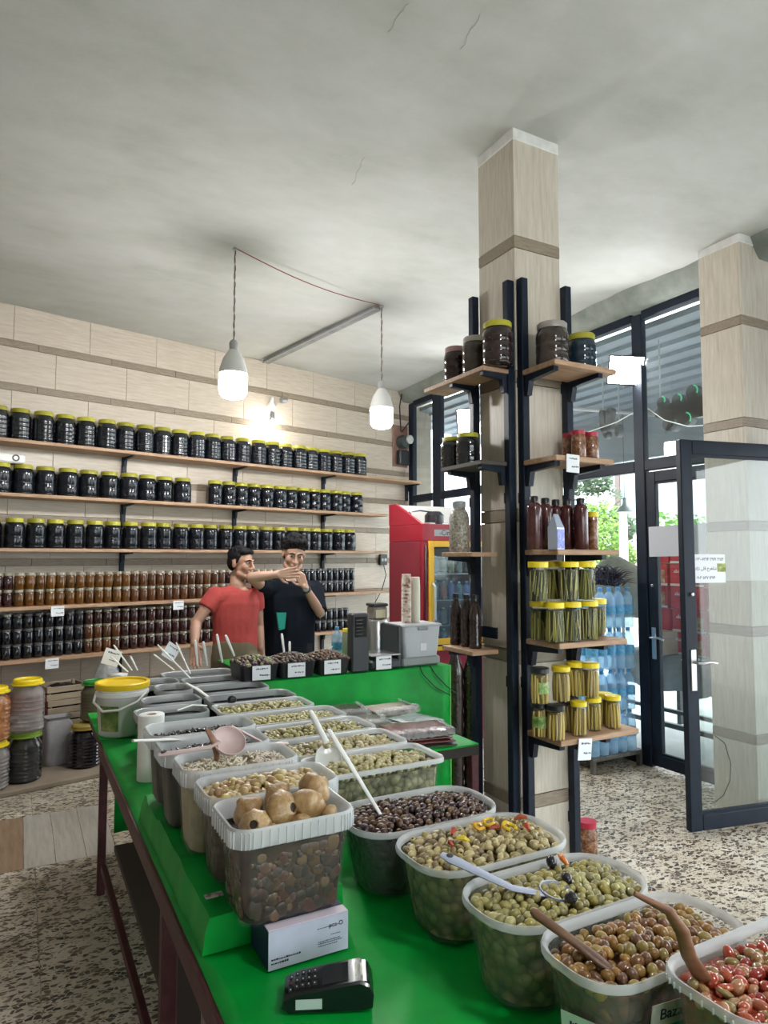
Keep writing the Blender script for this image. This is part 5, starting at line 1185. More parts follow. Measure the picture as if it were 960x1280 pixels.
p = atZ(233, 862, .95); pq = atZ(260, 871, .94)
spoon('white_spoon', 'white spoon handle resting on the black syrup pail', 'spoon', [p + Vector((0, 0, .03)), p.lerp(pq, .5) + Vector((0, 0, .02)), pq], [.006, .010, .008], [.004, .004, .004], WHITE)
p = atZ(222, 888, .965); pq = atZ(258, 882, .955)
spoon('white_spoon', 'slim white spoon lying between black pail and olive tray', 'spoon', [p, p.lerp(pq, .5) + Vector((0, 0, .012)), pq], [.004, .006, .006], [.003, .003, .003], WHITE)
p = atZ(290, 878, .94)
tag(MB().ball(p + Vector((0, 0, .012)), (.022, .012, .02), 10, 7).build('black_spoon_bowl', BLACK, None, 180), 'black rounded spoon bowl sticking out of the black syrup tray', 'spoon')
# water bottle, small jar, scale, grinder, dispenser, cups
def bottle_mesh(mb, r, h): return mb.lathe([(r * .8, 0), (r, .008), (r, h * .28), (r * .93, h * .31), (r, h * .34), (r, h * .66), (r * .9, h * .76), (r * .45, h * .88), (r * .33, h * .89), (r * .33, h * .93)], 16)
BLUEP = mat('blue_pet', (.50, .72, .90), .1, 0, .1, 30, trans=(.62, (.80, .92, 1.0)), spec=.8); BLUEC = mat('blue_cap', (.08, .30, .60), .4); BLUEL = mat('water_label', (.10, .35, .60), .45, 0, .3, 60)
def water_bottle(label, loc, r=.043, h=.31, group=None):
    t = thing('water_bottle', label, 'bottle', loc, R.uniform(0, 6), group)
    bottle_mesh(MB(), r, h).build('bottle_body', BLUEP, t, 50)
    MB().lathe([(r * .36, h * .92), (r * .37, h * .99), (r * .3, h)], 12).build('cap', BLUEC, t)
    MB().lathe([(r * 1.012, h * .36), (r * 1.012, h * .56)], 16, None, 0, 1, False).build('label_band', BLUEL, t)
    return t
p = atY(421, 815, 3.92); water_bottle('small clear water bottle with blue label on the counter', (p.x, 3.92, CZ), .034, .225)
jy = thing('spice_jar', 'small clear jar with yellow lid behind the scale display', 'jar', (atY(435, 800, 4.0).x, 4.0, CZ))
MB().lathe([(.035, 0), (.038, .01), (.038, .16), (.03, .18)], 16).build('jar_body', mat('jar_pale', (.28, .27, .18), .15, coat=.4), jy); MB().lathe([(.034, .18), (.034, .20)], 16).build('lid', YLID2, jy)
ye = thing('yellow_tin', 'small yellow round tin behind the middle counter bin', 'tin', (atY(381, 818, 3.84).x, 3.84, CZ)); MB().lathe([(.04, 0), (.042, .005), (.042, .065), (.038, .07)], 18).build('tin', mat('tin_yellow', (.70, .50, .06), .4), ye); MB().lathe([(.043, .06), (.043, .074), (.036, .076)], 18).build('lid', mat('tin_lid_y', (.55, .36, .05), .4), ye)
gd = thing('green_dish', 'shallow dark green dish beside the scale display', 'dish', (atY(424, 822, 3.86).x, 3.80, CZ)); bb_ = MB(); bowl(bb_, Vector((0, 0, .035)), .07, .07, .035, Euler()); bb_.build('bowl', mat('dish_green', (.02, .10, .05), .4), gd, 60); MB().lathe([(.03, 0), (.03, .006)], 16).build('foot', mat('dish_green', (0, 0, 0)), gd)
sd = thing('scale_display', 'tall dark grey scale display pillar on the counter', 'scale', (atY(448, 838, 3.57).x, 3.57, CZ))
DG = mat('dark_grey_plastic', (.035, .04, .048), .45)
MB().bbox(-.055, -.03, 0, .055, .04, .335, .008).build('pillar', DG, sd, None)
MB().box(-.038, -.032, .20, .038, -.029, .315).build('screen', mat('display_black', (.01, .012, .014), .15), sd, None)
mk = MB()
for k in range(5): scrib(mk, -.03, .215 + k * .02, 8, .004, -.0335)
tag(mk.build('display_rows', mat('display_grey', (.12, .13, .14), .5), sd, None), None, None, kind='stuff')
sc2 = thing('counter_scale', 'black counter scale with steel pan', 'scale', (atY(478, 836, 3.62).x, 3.66, CZ))
MB().bbox(-.11, -.10, 0, .09, .12, .055, .012).build('base', DG, sc2, None); MB().bbox(-.10, -.09, .075, .10, .11, .085, .004).build('pan', STEEL, sc2, None); MB().box(-.02, -.02, .05, .02, .02, .08).build('post', GREY, sc2, None)
gr = thing('coffee_grinder', 'steel coffee grinder with clear hopper on the counter', 'grinder', (atY(474, 826, 3.85).x, 3.88, CZ))
MB().lathe([(.085, 0), (.085, .02), (.068, .03), (.068, .25), (.06, .262)], 28).build('body', STEEL, gr, 40)
MB().bbox(-.05, -.05, .262, .05, .05, .345, .008).build('hopper', mat('hopper_smoke', (.12, .10, .07), .2, trans=.35), gr, None)
MB().box(-.034, -.052, .275, .034, -.05, .325).build('hopper_label', mat('cream_label', (.62, .58, .40), .6), gr, None)
MB().bbox(-.055, -.055, .345, .055, .055, .365, .006).build('hopper_lid', BLACK, gr, None)
MB().tube([(-.068, 0, .22), (-.10, -.01, .20), (-.10, -.01, .10), (-.068, 0, .07)], .007, 6).build('handle', BLACK, gr)
MB().lathe([(.012, 0), (.015, .05), (.012, .06)], 12, Matrix.Translation((.07, 0, .15)) @ Matrix.Rotation(PI / 2, 4, 'Y')).build('knob', BLACK, gr)
dsx = atY(523, 834, 3.62).x
ds = thing('dispenser', 'milky plastic storage dispenser with grey base on the counter', 'dispenser', (dsx, 3.68, CZ))
MB().bbox(-.135, -.10, 0, .135, .12, .055, .01).build('base', GREY, ds, None)
mb = MB(); mb.loft([ring(.235, .19, .02, .055), ring(.25, .20, .02, .12), ring(.27, .21, .02, .235)]); mb.build('bin_body', mat('dispenser_milky', (.62, .66, .72), .3, trans=.2), ds, 40)
MB().bbox(-.145, -.11, .235, .14, .115, .25, .004).build('lid', mat('lid_grey', (.45, .46, .48), .4), ds, None)
MB().bbox(-.03, -.115, .215, .04, -.105, .235, .003).build('clip', GREY, ds, None); MB().box(-.01, -.102, .09, .035, -.100, .135).build('sticker', PAPER, ds, None)
MB().bbox(-.165, -.10, 0, -.14, .12, .25, .006).build('side_plate', DG, ds, None)
for px, hh, m, lb in ((508, .32, 'print', 'tall stack of printed paper cups on the dispenser'), (519, .30, 'plain', 'tall stack of plain cream paper cups on the dispenser')):
    p = atY(px, 785, 3.70)
    cs = thing('cup_stack', lb, 'paper cups', (p.x, 3.70, CZ + .25))
    cm = ramp_mat('cup_print', [(.38, (.25, .10, .06)), (.46, (.72, .58, .50)), (.6, (.80, .74, .68))], 24, .6) if m == 'print' else mat('cup_cream', (.78, .74, .64), .6)
    n = 22
    for k in range(n):
        z = hh * k / n * .78; MB().lathe([(.0315, z), (.0325, z + .001), (.0315, z + .003), (.0285, z + hh * .2)], 16).build('cup', cm, cs, 60)
# cables from the dispenser down the green front
tag(MB().tube([(dsx - .04, 3.535, CZ + .004), (dsx - .03, 3.515, CZ - .04), (dsx + .05, 3.51, CZ - .12), (dsx + .16, 3.512, TZ + .02)], .0035, 6).build('power_cable', BLACK, None), 'black power cable draped down the green counter from its middle', 'cable')
tag(MB().tube([(dsx + .03, 3.535, CZ + .004), (dsx + .06, 3.515, CZ - .05), (dsx + .13, 3.51, CZ - .12), (dsx + .20, 3.512, TZ + .03)], .0035, 6).build('power_cable', BLACK, None), 'black power cable draped near the counter end', 'cable')

# ================================================================= drinks fridge
FX, FY, FW, FD, FH = 3.04, 5.0, .70, .58, 1.885
fr = thing('drinks_fridge', 'red glass-door drinks fridge with yellow trim by the back wall', 'fridge', (FX, FY, 0))
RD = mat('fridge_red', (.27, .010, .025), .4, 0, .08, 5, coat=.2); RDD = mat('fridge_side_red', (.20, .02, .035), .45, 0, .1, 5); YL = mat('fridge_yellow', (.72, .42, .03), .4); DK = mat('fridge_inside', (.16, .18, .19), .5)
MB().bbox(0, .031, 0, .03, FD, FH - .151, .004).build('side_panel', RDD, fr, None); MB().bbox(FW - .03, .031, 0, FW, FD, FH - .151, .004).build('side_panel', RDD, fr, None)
MB().box(.03, FD - .04, .3, FW - .03, FD, FH - .02).build('back_panel', DK, fr, None); MB().bbox(.0, -.02, 0, FW, .03, .80, .005).build('lower_front', RD, fr, None)
MB().box(.03, .03, 0, FW - .03, FD, .78).build('compressor_box', RDD, fr, None)
MB().bbox(0, -.02, FH - .15, FW, FD, FH, .005).build('head_panel', RD, fr, None)
MB().bbox(0, -.02, .80, .055, .02, FH - .15, .004).build('front_trim', RD, fr, None)
for k, z in enumerate((1.0, 1.22, 1.45)):
    MB().box(.035, .05, z - .006, FW - .035, FD - .05, z).build('shelf', STEEL, fr, None)
dr = link('glass_door', MB().box(.10, -.035, .90, FW - .04, -.029, FH - .21).mesh('glass_door'), fr); dr.data.materials.append(glass_mat('fridge_glass', (.80, .88, .90), 1.5, 0, .04))
for nm, b in (('door_frame', (.055, -.05, .80, .10, -.02, FH - .15)), ('door_frame', (FW - .045, -.05, .80, FW, -.02, FH - .15)), ('door_frame', (.10, -.05, FH - .20, FW - .045, -.02, FH - .15)), ('door_frame', (.10, -.05, .85, FW - .045, -.02, .90)), ('door_frame', (.10, -.05, .80, FW - .045, -.02, .835))):
    MB().bbox(*b, .003).build(nm, YL, dr, None)
MB().tube([(.085, -.055, 1.05), (.085, -.085, 1.07), (.085, -.085, 1.35), (.085, -.055, 1.37)], .012, 8).build('door_handle', mat('handle_grey', (.4, .4, .4), .4), dr)
bd = MB().box(.12, -.024, FH - .105, .40, -.02, FH - .05).build('brand_plate', mat('plate_grey', (.32, .33, .35), .4), fr, None)
lettering('lettering', '-Cines', .062, INK, bd, T(.25, -.025, FH - .078) @ FR)
MB().add([(0, .0, FH), (.025, .0, FH), (.025, FD, FH), (0, FD, FH), (0, FD - .12, FH + .20), (.025, FD - .12, FH + .20), (.025, FD, FH + .20), (0, FD, FH + .20), ], [(0, 1, 5, 4), (1, 2, 6, 5), (2, 3, 7, 6), (3, 0, 4, 7), (4, 5, 6, 7), (0, 3, 2, 1)]).build('canopy_cheek', RD, fr, None)
MB().box(.025, FD - .02, FH, FW, FD, FH + .20).build('canopy_back', mat('canopy_white', (.62, .63, .60), .5), fr, None)
MB().lathe([(.085, 0), (.09, .02), (.09, .10), (.06, .135)], 20, Matrix.Translation((.36, .36, FH))).build('compressor', BLACK, fr); MB().bbox(.26, .28, FH, .48, .44, FH + .03, .006).build('compressor_tray', STEEL, fr, None)
MB().tube([(.33, .36, FH + .13), (.2, .35, FH + .14), (.06, .3, FH + .12), (.04, .15, FH + .02), (.03, -.03, FH - .2), (.015, -.03, FH - .9)], .007, 6).build('hose', BLACK, fr)
for i, z in enumerate((.785, 1.0, 1.22, 1.45)):
    for k in range(6):
        c = R.choice([(.05, .12, .45), (.35, .40, .42), (.10, .10, .12), (.45, .10, .06), (.30, .32, .22), (.06, .20, .28)]); x = FX + .135 + k * .085; h = R.uniform(.14, .18)
        t = thing('drink_bottle', 'chilled drink bottle on a shelf inside the red fridge', 'bottle', (x, FY + .13, z + .001), 0, 'drinks in the fridge')
        bottle_mesh(MB(), .032, h).build('bottle_body', mat('drink_%d_%d' % (c[0] * 99, c[2] * 99), c, .2, coat=.4), t); MB().lathe([(.012, h * .92), (.012, h)], 10).build('cap', WHITE, t)

# ================================================================= shelves on the column
CX0, CY0, CS = 2.05, 2.504, .285
for nm, (x, y), zt, lb in (('u', (CX0 - .042, CY0 + .004), 2.92, 'blue-black steel upright on the column corner, fridge side face'), ('u', (CX0 + .006, CY0 - .042), 2.925, 'blue-black steel upright on the column corner, door side face'), ('u', (CX0 + CS - .005, CY0 - .042), 2.935, 'blue-black steel upright at the column edge towards the door'), ('u', (CX0 - .042, CY0 + CS - .0), 2.935, 'blue-black steel upright at the column edge towards the fridge')):
    u = thing('steel_upright', lb, 'upright', (x, y, 0)); MB().bbox(0, 0, 0, .040, .040, zt, .003).build('rail', STEEL_BLUE, u, None)
    for z in (.35, 1.0, 1.85, 2.40): MB().bbox(-.003, .034, z, .043, .043, z + .05, .002).build('clip', STEEL_BLUE, u, None)
RZ = [2.472, 2.046, 1.632, 1.228, .818]; nmR = ['highest', 'second', 'third', 'fourth', 'lowest']
for i, z in enumerate(RZ):
    x1 = [2.43, 2.40, 2.42, 2.46, 2.52][i]; t = thing('column_shelf', f'{nmR[i]} plank shelf on the column face towards the door', 'shelf', (CX0 + .0, CY0 - .045, z))
    MB().bbox(.0, -.22, -.024, x1 - CX0, 0, 0, .003).build('plank', WOODP, t, None)
    for x in (.025, CS + .01):
        MB().prism([(-.20, -.024), (-.004, -.024), (-.004, -.12), (-.022, -.12), (-.035, -.055), (-.20, -.045)], -.014, .014, Matrix.Translation((x, 0, 0)) @ Matrix.Rotation(PI / 2, 4, 'Z')).build('bracket', STEEL_BLUE, t, None)
LZ = [2.482, 2.046, 1.622, 1.165]
for i, z in enumerate(LZ):
    y0, y1 = [(2.50, 3.02), (2.52, 2.86), (2.60, 2.86), (2.60, 2.86)][i]; t = thing('column_shelf', f'{nmR[i] if i < 3 else "lowest"} plank shelf on the column face towards the fridge', 'shelf', (CX0 - .045, y0, z))
    MB().bbox(-.15, 0, -.022, 0, y1 - y0, 0, .003).build('plank', WOODP if i != 1 else mat('dark_plank', (.07, .06, .055), .6), t, None)
    for y in ((.025, .28) if i < 2 else (.20,)):
        MB().prism([(-.14, -.022), (-.004, -.022), (-.004, -.11), (-.02, -.11), (-.03, -.05), (-.14, -.04)], -.014, .014, Matrix.Translation((0, y, 0))).build('bracket', STEEL_BLUE, t, None)
def onR(i, px, y, z=None): return (atY(px, 600, y).x, y, RZ[i] + (z or 0) + .0005)
def one(proto_fn, loc, lb=None): t = proto_fn; t.location = loc; return t
GRYC = mat('grey_brown_jar', (.05, .035, .03), .12, 0, .4, 25, .0, 30, .5); DKB = mat('dark_blue_jar', (.012, .028, .045), .1, 0, .2, 30, coat=.6); MAU = mat('mauve_lid', (.40, .24, .24), .45); SIL = mat('dull_silver_lid', (.42, .38, .36), .4, .4); DKBR = mat('dark_brown_jar', (.03, .018, .017), .1, 0, .3, 30, coat=.5)
ribjar('big_jar', 'big ribbed jar of grey-brown preserve with dull lid on the highest shelf', .075, .205, GRYC, SIL, None, .012, .84, 3, .03).location = onR(0, 693, 2.36)
ribjar('big_jar', 'big ribbed dark blue jar with yellow lid beside the floodlight', .068, .19, DKB, YLID, None, .012, .84, 3, .03).location = onR(0, 730, 2.38)
for px, y, m, l, lb, s in ((570, 2.90, DKBR, MAU, 'dark jar with dusty red lid at the end of the highest shelf', .92), (594, 2.735, GRYC, SIL, 'grey-brown jar with dull lid between two jars on the highest shelf', .95), (622, 2.60, DKBR, YLID, 'dark brown jar with yellow lid nearest the column corner upright', 1.05)):
    ribjar('big_jar', lb, .068 * s, .195 * s, m, l, None, .012, .84, 3, .028).location = (1.935, atX(px, 430, 1.935).y, LZ[0] + .0005)
for px, lb in ((566, 'first dark jar on the dark plank under the floodlight'), (585, 'dark jar beside the column upright on the dark plank')):
    ribjar('big_jar', lb, .060, .16, BODY, YLID, None, .004, .8, 2, .022).location = (1.935, atX(px, 560, 1.935).y, LZ[1] + .0005)
# jar of pumpkin seeds and dark bottles on the lower side planks
pj = thing('seed_jar', 'tall clear jar of pale seeds on the narrow column plank', 'jar', (1.93, atX(574, 650, 1.93).y, LZ[2] + .0005))
MB().lathe([(.045, 0), (.05, .01), (.05, .17), (.042, .20), (.030, .215), (.030, .225)], 20).build('seeds', ramp_mat('pale_seeds', [(.35, (.14, .12, .09)), (.5, (.36, .33, .27)), (.65, (.62, .60, .54))], 90, .35, (1, 1, 1), True, .5, .4), pj); MB().lathe([(.033, .222), (.034, .25), (.028, .255)], 16).build('lid', mat('lid_pale', (.35, .37, .38), .3), pj)
for k, (px, y) in enumerate(((570, 2.86), (583, 2.76), (594, 2.68))):
    t = thing('syrup_bottle', 'dark ribbed syrup bottle on the lowest narrow column plank', 'bottle', (1.93, atX(px, 760, 1.93).y, LZ[3] + .0005), 0, 'dark bottles on the lowest narrow plank')
    MB().lathe([(.028, 0), (.031, .008)] + [(.031 - .002 * (i % 2), .02 + i * .012) for i in range(12)] + [(.027, .18), (.013, .22), (.013, .235)], 16).build('bottle_body', DKBR, t, 50); MB().lathe([(.015, .232), (.015, .252)], 12).build('cap', BLACK, t)
# brown snack jars with red lids
PKB = ramp_mat('mixed_pickle', [(.35, (.07, .025, .012)), (.5, (.22, .09, .04)), (.66, (.42, .24, .15))], 55, .2, (1, 1, 1), True, .4, .5); RL = mat('red_lid', (.42, .02, .05), .4)
for k, (px, y, lb) in enumerate(((712, 2.40, 'red-lidded pickle jar behind the two in front'), (724, 2.32, 'red-lidded jar of mixed brown pickle on the second shelf'), (740, 2.33, 'red-lidded jar of mixed brown pickle at the shelf end'))):
    t = thing('pickle_jar', lb, 'jar', onR(1, px, y)); h = .135
    MB().lathe([(.030, 0), (.034, .006), (.034, h * .75), (.028, h * .84), (.028, h * .88)], 18).build('jar_body', PKB, t); MB().lathe([(.030, h * .86), (.031, h), (.026, h)], 16).build('lid', RL, t)
t = thing('pickle_jar', 'red-lidded jar of brown pickle on the terrazzo by the column', 'jar', atZ(735, 1070, 0)); MB().lathe([(.045, 0), (.05, .008), (.05, .13), (.042, .15), (.042, .16)], 22).build('jar_body', PKB, t); MB().lathe([(.046, .153), (.047, .185), (.04, .187)], 20).build('lid', RL, t)
# dark red sauce bottles, blue pouch, slim yellow-lid jar
SAU = ramp_mat('red_sauce_bottle', [(.35, (.045, .010, .012)), (.7, (.11, .03, .03))], 30, .18, (1, 1, 1), True, .1, .5)
for px, y, lb in ((667, 2.33, 'first'), (681, 2.38, 'second'), (694, 2.42, 'third'), (708, 2.38, 'fourth'), (725, 2.31, 'fifth')):
    t = thing('sauce_bottle', f'{lb} dark red sauce bottle with black cap counting from the column corner', 'bottle', onR(2, px, y), 0, 'dark red sauce bottles'); h = .235
    MB().lathe([(.028, 0), (.033, .006), (.033, h * .78), (.030, h * .83), (.018, h * .88), (.018, h * .91)], 18).build('bottle_body', SAU, t); MB().lathe([(.019, h * .89), (.019, h * .985), (.016, h)], 14).build('cap', BLACK, t)
t = thing('pickle_jar', 'slim yellow-lidded jar of red pickle at the end of the sauce bottles', 'jar', onR(2, 740, 2.32)); MB().lathe([(.022, 0), (.024, .005), (.024, .15), (.022, .155)], 16).build('jar_body', PKB, t); MB().lathe([(.026, .152), (.026, .175)], 16).build('lid', YLID2, t)
bp_ = thing('blue_pouch', 'blue and silver gable-top pouch in front of the sauce bottles', 'pouch', onR(2, 694, 2.275), .35)
MB().add([(-.034, -.022, 0), (.034, -.022, 0), (.034, .022, 0), (-.034, .022, 0), (-.034, -.022, .095), (.034, -.022, .095), (.034, .022, .095), (-.034, .022, .095), (-.022, 0, .155), (.022, 0, .155)], [(0, 1, 2, 3), (0, 1, 5, 4), (1, 2, 6, 5), (2, 3, 7, 6), (3, 0, 4, 7), (4, 5, 9, 8), (6, 7, 8, 9), (5, 6, 9), (7, 4, 8)]).build('pouch', mat('pouch_silver', (.40, .44, .55), .3, .2), bp_, None)
MB().box(-.033, -.0235, .004, .033, -.0222, .088).build('print', ramp_mat('pouch_print', [(.35, (.03, .06, .40)), (.55, (.12, .18, .60)), (.7, (.55, .60, .75))], 40, .4), bp_, None)
# stalk pickles: green bean jars and pale asparagus jars, stalks modelled inside the glass
JGL = mat('jar_glass', (.12, .13, .09), .05, 0, 0, 1, spec=.8, trans=.90)
def stalkjar(lb, loc, r, h, lid, cols, straight, core, rr, label_=False, group=None):
    t = thing('stalk_jar', lb, 'jar', loc, rr.uniform(0, 6), group)
    MB().lathe([(r * .92, 0), (r, .006), (r, h * .86), (r * .95, h * .88)], 20).build('glass', JGL, t)
    MB().lathe([(r * 1.04, h * .86), (r * 1.05, h * .985), (r * .97, h)], 20).build('lid', lid, t)
    mb = MB(); mb.col = core; mb.lathe([(r * .78, .006), (r * .78, h * .8)], 12)
    n = 12 if straight else 26
    for k in range(n):
        a = 2 * PI * (k + rr.uniform(-.3, .3)) / n; rad = r * (.80 if straight else .86); tilt = rr.uniform(-.5, .5) if straight else rr.uniform(-1.0, 1.0)
        sr = r * (.17 if straight else .085); k2 = rr.uniform(.75, 1.2); mb.col = tuple(c * k2 for c in rr.choice(cols))
        z0, z1 = h * rr.uniform(.02, .06), h * rr.uniform(.70, .84)
        if not straight and rr.random() < .5: z0, z1 = h * rr.uniform(.02, .3), h * rr.uniform(.4, .84)
        mb.tube([(rad * math.cos(a + tilt * u * .5), rad * math.sin(a + tilt * u * .5), z0 + (z1 - z0) * u) for u in (0, .33, .66, 1)], [sr * .7, sr, sr, sr * .6], 6)
    tag(mb.build('stalks', vcol_mat('stalks', .35, .2), t), None, None, kind='stuff')
    if label_:
        mb = MB(); mb.loft([[(r * 1.01 * math.cos(a), r * 1.01 * math.sin(a), z) for a in [2 * PI * k / 16 for k in range(6)]] for z in (h * .3, h * .62)], None, False, None, False); mb.build('printed_label', ramp_mat('stalk_label', [(.35, (.04, .14, .02)), (.55, (.25, .40, .10)), (.68, (.6, .62, .5))], 40, .5), t)
    return t
RJ = random.Random(4)
BEAN = [(.25, .24, .05), (.34, .31, .08), (.15, .155, .04), (.42, .38, .13)]; ASP = [(.56, .42, .08), (.66, .52, .14), (.46, .34, .07), (.60, .46, .20)]
for lv, pxs in ((0, ((672, 2.37, 0), (690, 2.275, 0), (711, 2.275, 0), (732, 2.285, 0), (743, 2.375, 0))), (1, ((671, 2.285, 0), (690, 2.37, 0), (709, 2.275, 0), (730, 2.28, 0)))):
    for px, y, _ in pxs: stalkjar('yellow-lidded jar of green pickled stalks on the fourth door-side shelf, ' + ('lower tier' if lv == 0 else 'upper tier'), onR(3, px, y, lv * .1755), .042, .175, YLID2, BEAN, False, (.05, .05, .018), RJ, group='green stalk jars on the column')
low = ((671, 2.34, 1, 0), (690, 2.27, 1, 0), (703, 2.365, 1, 1), (718, 2.28, 0, 0), (736, 2.315, 0, 0), (750, 2.36, 0, 0), (760, 2.30, 0, 0))
for px, y, dk, lab_ in low: stalkjar('dark-lidded jar of pale stalks on the lowest column shelf' if dk else 'yellow-lidded jar of pale stalks in the lower tier of the lowest shelf', onR(4, px, y), .034 if not dk else .038, .148, BLACK if dk else YLID2, ASP, True, (.20, .14, .03), RJ, dk and px != 690, 'pale stalk jars on the column')
for px, y, dk in ((671, 2.31, 1), (697, 2.30, 0), (714, 2.36, 0), (733, 2.31, 0)): stalkjar('dark-lidded jar with green label in the upper tier of the lowest shelf' if dk else 'yellow-lidded jar of pale stalks in the upper tier of the lowest shelf', onR(4, px, y, .149), .039, .155, BLACK if dk else YLID2, ASP, True, (.20, .14, .03), RJ, bool(dk), 'pale stalk jars on the column')
p = onR(1, 717, 2.23); price_tag((p[0], 2.232, RZ[1] + .004), 0, 'white price tag clipped to the second door-side column shelf', .03, .075, .08)
p = onR(4, 726, 2.23); price_tag((p[0], 2.232, RZ[4] - .002), .1, 'white price tag tacked to the lowest column shelf', .12, .085, .09)
# black bottles on the floor by the fridge
for k, (x, y) in enumerate(((2.50, 3.70), (2.60, 3.66))):
    t = thing('dark_bottle', 'tall dark ribbed bottle standing beyond the counter end', 'bottle', (x, y, 0), 0, 'dark bottles beyond the counter')
    MB().lathe([(.05, 0), (.055, .01)] + [(.055 - .003 * (i % 2), .03 + i * .045) for i in range(20)] + [(.03, .95), (.02, 1.0)], 18).build('bottle_body', DKBR, t, 40); MB().lathe([(.024, .99), (.024, 1.03)], 12).build('cap', WHITE if k else BLACK, t)
# teal clamp on the upright
cl = thing('clamp', 'dark teal clamp bracket gripping the column upright', 'clamp', (CX0 - .075, 2.815, 1.205)); MB().bbox(0, -.03, 0, .04, .0, .05, .004).build('jaw', mat('teal_steel', (.01, .10, .10), .4), cl, None); MB().bbox(.03, -.20, .005, .04, -.03, .06, .002).build('plate', STEEL_BLUE, cl, None)

# ================================================================= bottled water on a low stand
ws = thing('bottle_stand', 'low grey metal stand under the bottled water', 'stand', (3.76, 3.77, 0))
STG = mat('stand_grey', (.12, .115, .105), .5, .3, .3, 20)
for x in (0, .48):
    for y in (0, .93): MB().bbox(x, y, 0, x + .035, y + .035, .10, .003).build('leg', STG, ws, None)
for a in ((0, 0, .515, .03), (0, .935, .515, .965), (0, .03, .03, .935), (.485, .03, .515, .935)): MB().bbox(a[0], a[1], .09, a[2], a[3], .12, .003).build('frame_bar', STG, ws, None)
MB().box(.03, .03, .10, .485, .935, .118).build('deck', mat('deck_wood', (.10, .08, .06), .8), ws, None)
first = None; WH = .31
for lv in range(4):
    for i in range(5):
        for j in range(10):
            if not (i < 2 or j < 2): continue
            loc = (3.81 + i * .096, 3.815 + j * .0935, .1205 + lv * (WH + .001))
            lb = f'blue-tinted water bottle in the {["bottom", "second", "third", "top"][lv]} layer of the stack by the door'; gp = 'bottled water stack'
            if first is None: first = water_bottle(lb, loc, .0463, WH, gp)
            else: copy_tree(first, loc, R.uniform(0, 6), lb, gp)

# ================================================================= clutter along the foot of the back wall
lg = thing('floor_ledge', 'low beige stone ledge along the foot of the back wall', 'ledge', wall_at(-1.5, 1.0, 0), WA)
MB().bbox(0, 0, 0, 3.6, .98, .035, .006).build('slab', ramp_mat('ledge_stone', [(.3, (.24, .19, .14)), (.7, (.36, .30, .23))], 4, .7), lg, None)
def petjar(px, py, off, z, r, h, body, lid, lb):
    q = WM.inverted() @ atZ(px, 900, .3); 
    # distance along the wall from the pixel column, at the given offset from the wall
    best = min((abs((lambda v: 480 + F * (v.x * cy_ - v.y * sy_) / ((v.x * sy_ + v.y * cy_) * cp + (v.z - H) * sp))(wall_at(s / 200, off, z)) - px), s / 200) for s in range(-300, 500))[1]
    t = thing('plastic_jar', lb, 'jar', wall_at(best, off, z), 0)
    pf = [(r * .85, 0), (r * .97, .012)]; n = 8
    for k in range(n): pf += [(r, .02 + (h * .62) * k / n), (r * .965, .02 + (h * .62) * (k + .45) / n), (r, .02 + (h * .62) * (k + .85) / n)]
    pf += [(r * .95, h * .74), (r * .75, h * .84), (r * .70, h * .88), (r * .70, h * .92)]
    MB().lathe(pf, 28).build('jar_body', body, t, 40); MB().lathe([(r * .82, h * .90), (r * .84, h * .97), (r * .76, h), (r * .70, h * .97), (r * .2, h * .97)], 28).build('lid', lid, t, 40)
    MB().lathe([(r * .84, h * .89), (r * .95, h * .895), (r * .95, h * .915), (r * .84, h * .92)], 28).build('lid_flange', lid, t, 40)
PJC = mat('clear_pet_empty', (.34, .31, .30), .15, 0, .15, 12, coat=.4, trans=.35); PJD = mat('dark_pet_full', (.035, .035, .035), .15, 0, .3, 12, coat=.4); PJB = mat('black_pet_full', (.006, .005, .008), .12, coat=.5); PJO = ramp_mat('orange_pickle_pet', [(.35, (.20, .06, .02)), (.65, (.50, .24, .10))], 30, .2, (1, 1, 1), True, .3, .4); LGR = mat('lime_lid', (.22, .36, .05), .4)
LZ0 = .0355
petjar(30, 985, .80, LZ0, .115, .34, PJD, LGR, 'large dark-filled plastic jar with lime lid on the ledge')
petjar(33, 925, .80, LZ0 + .342, .115, .36, PJC, YLID2, 'large empty clear plastic jar with yellow lid atop the dark jar')
petjar(-13, 985, .86, LZ0, .115, .32, PJC, YLID2, 'large clear plastic jar with yellow lid under the orange pickle')
petjar(-12, 925, .86, LZ0 + .322, .115, .36, PJO, YLID2, 'large plastic jar of orange pickle with yellow lid')
petjar(105, 970, .74, LZ0, .115, .31, PJB, mat('dull_yellow_lid', (.30, .22, .05), .5), 'large near-black plastic jar with yellow rim under the table edge')
petjar(117, 900, .66, LZ0 + .312, .10, .30, mat('olive_murky_pet', (.10, .09, .05), .2, coat=.4), mat('green_lid', (.03, .25, .04), .4), 'murky olive plastic jar with green lid behind the bucket')
wb_ = thing('white_sack', 'grey-white plastic sack standing on the ledge', 'sack', wall_at(s_at(71, .55, .15), .55, LZ0), WA)
mb = MB(); mb.loft([ring(.19 * a, .14 * a, .03, z) for a, z in ((.85, 0), (1, .04), (.97, .22), (1.02, .30), (.75, .335))]); mb.build('sack', mat('sack_grey', (.34, .33, .35), .6, 0, .15, 9, .5, 15), wb_, 50); mb = MB(); mb.loft([ring(.165, .11, .02, .333), ring(.19, .13, .02, .355)], None, False); mb.build('fold', mat('sack_grey', (0, 0, 0)), wb_, 50)
sb = thing('low_shelf', 'low pale board on blocks holding the wooden crates', 'shelf', wall_at(.15, .48, 0), WA)
MB().bbox(0, 0, .235, 1.0, .42, .27, .004).build('board', mat('pale_board', (.42, .40, .36), .7, 0, .1, 8), sb, None)
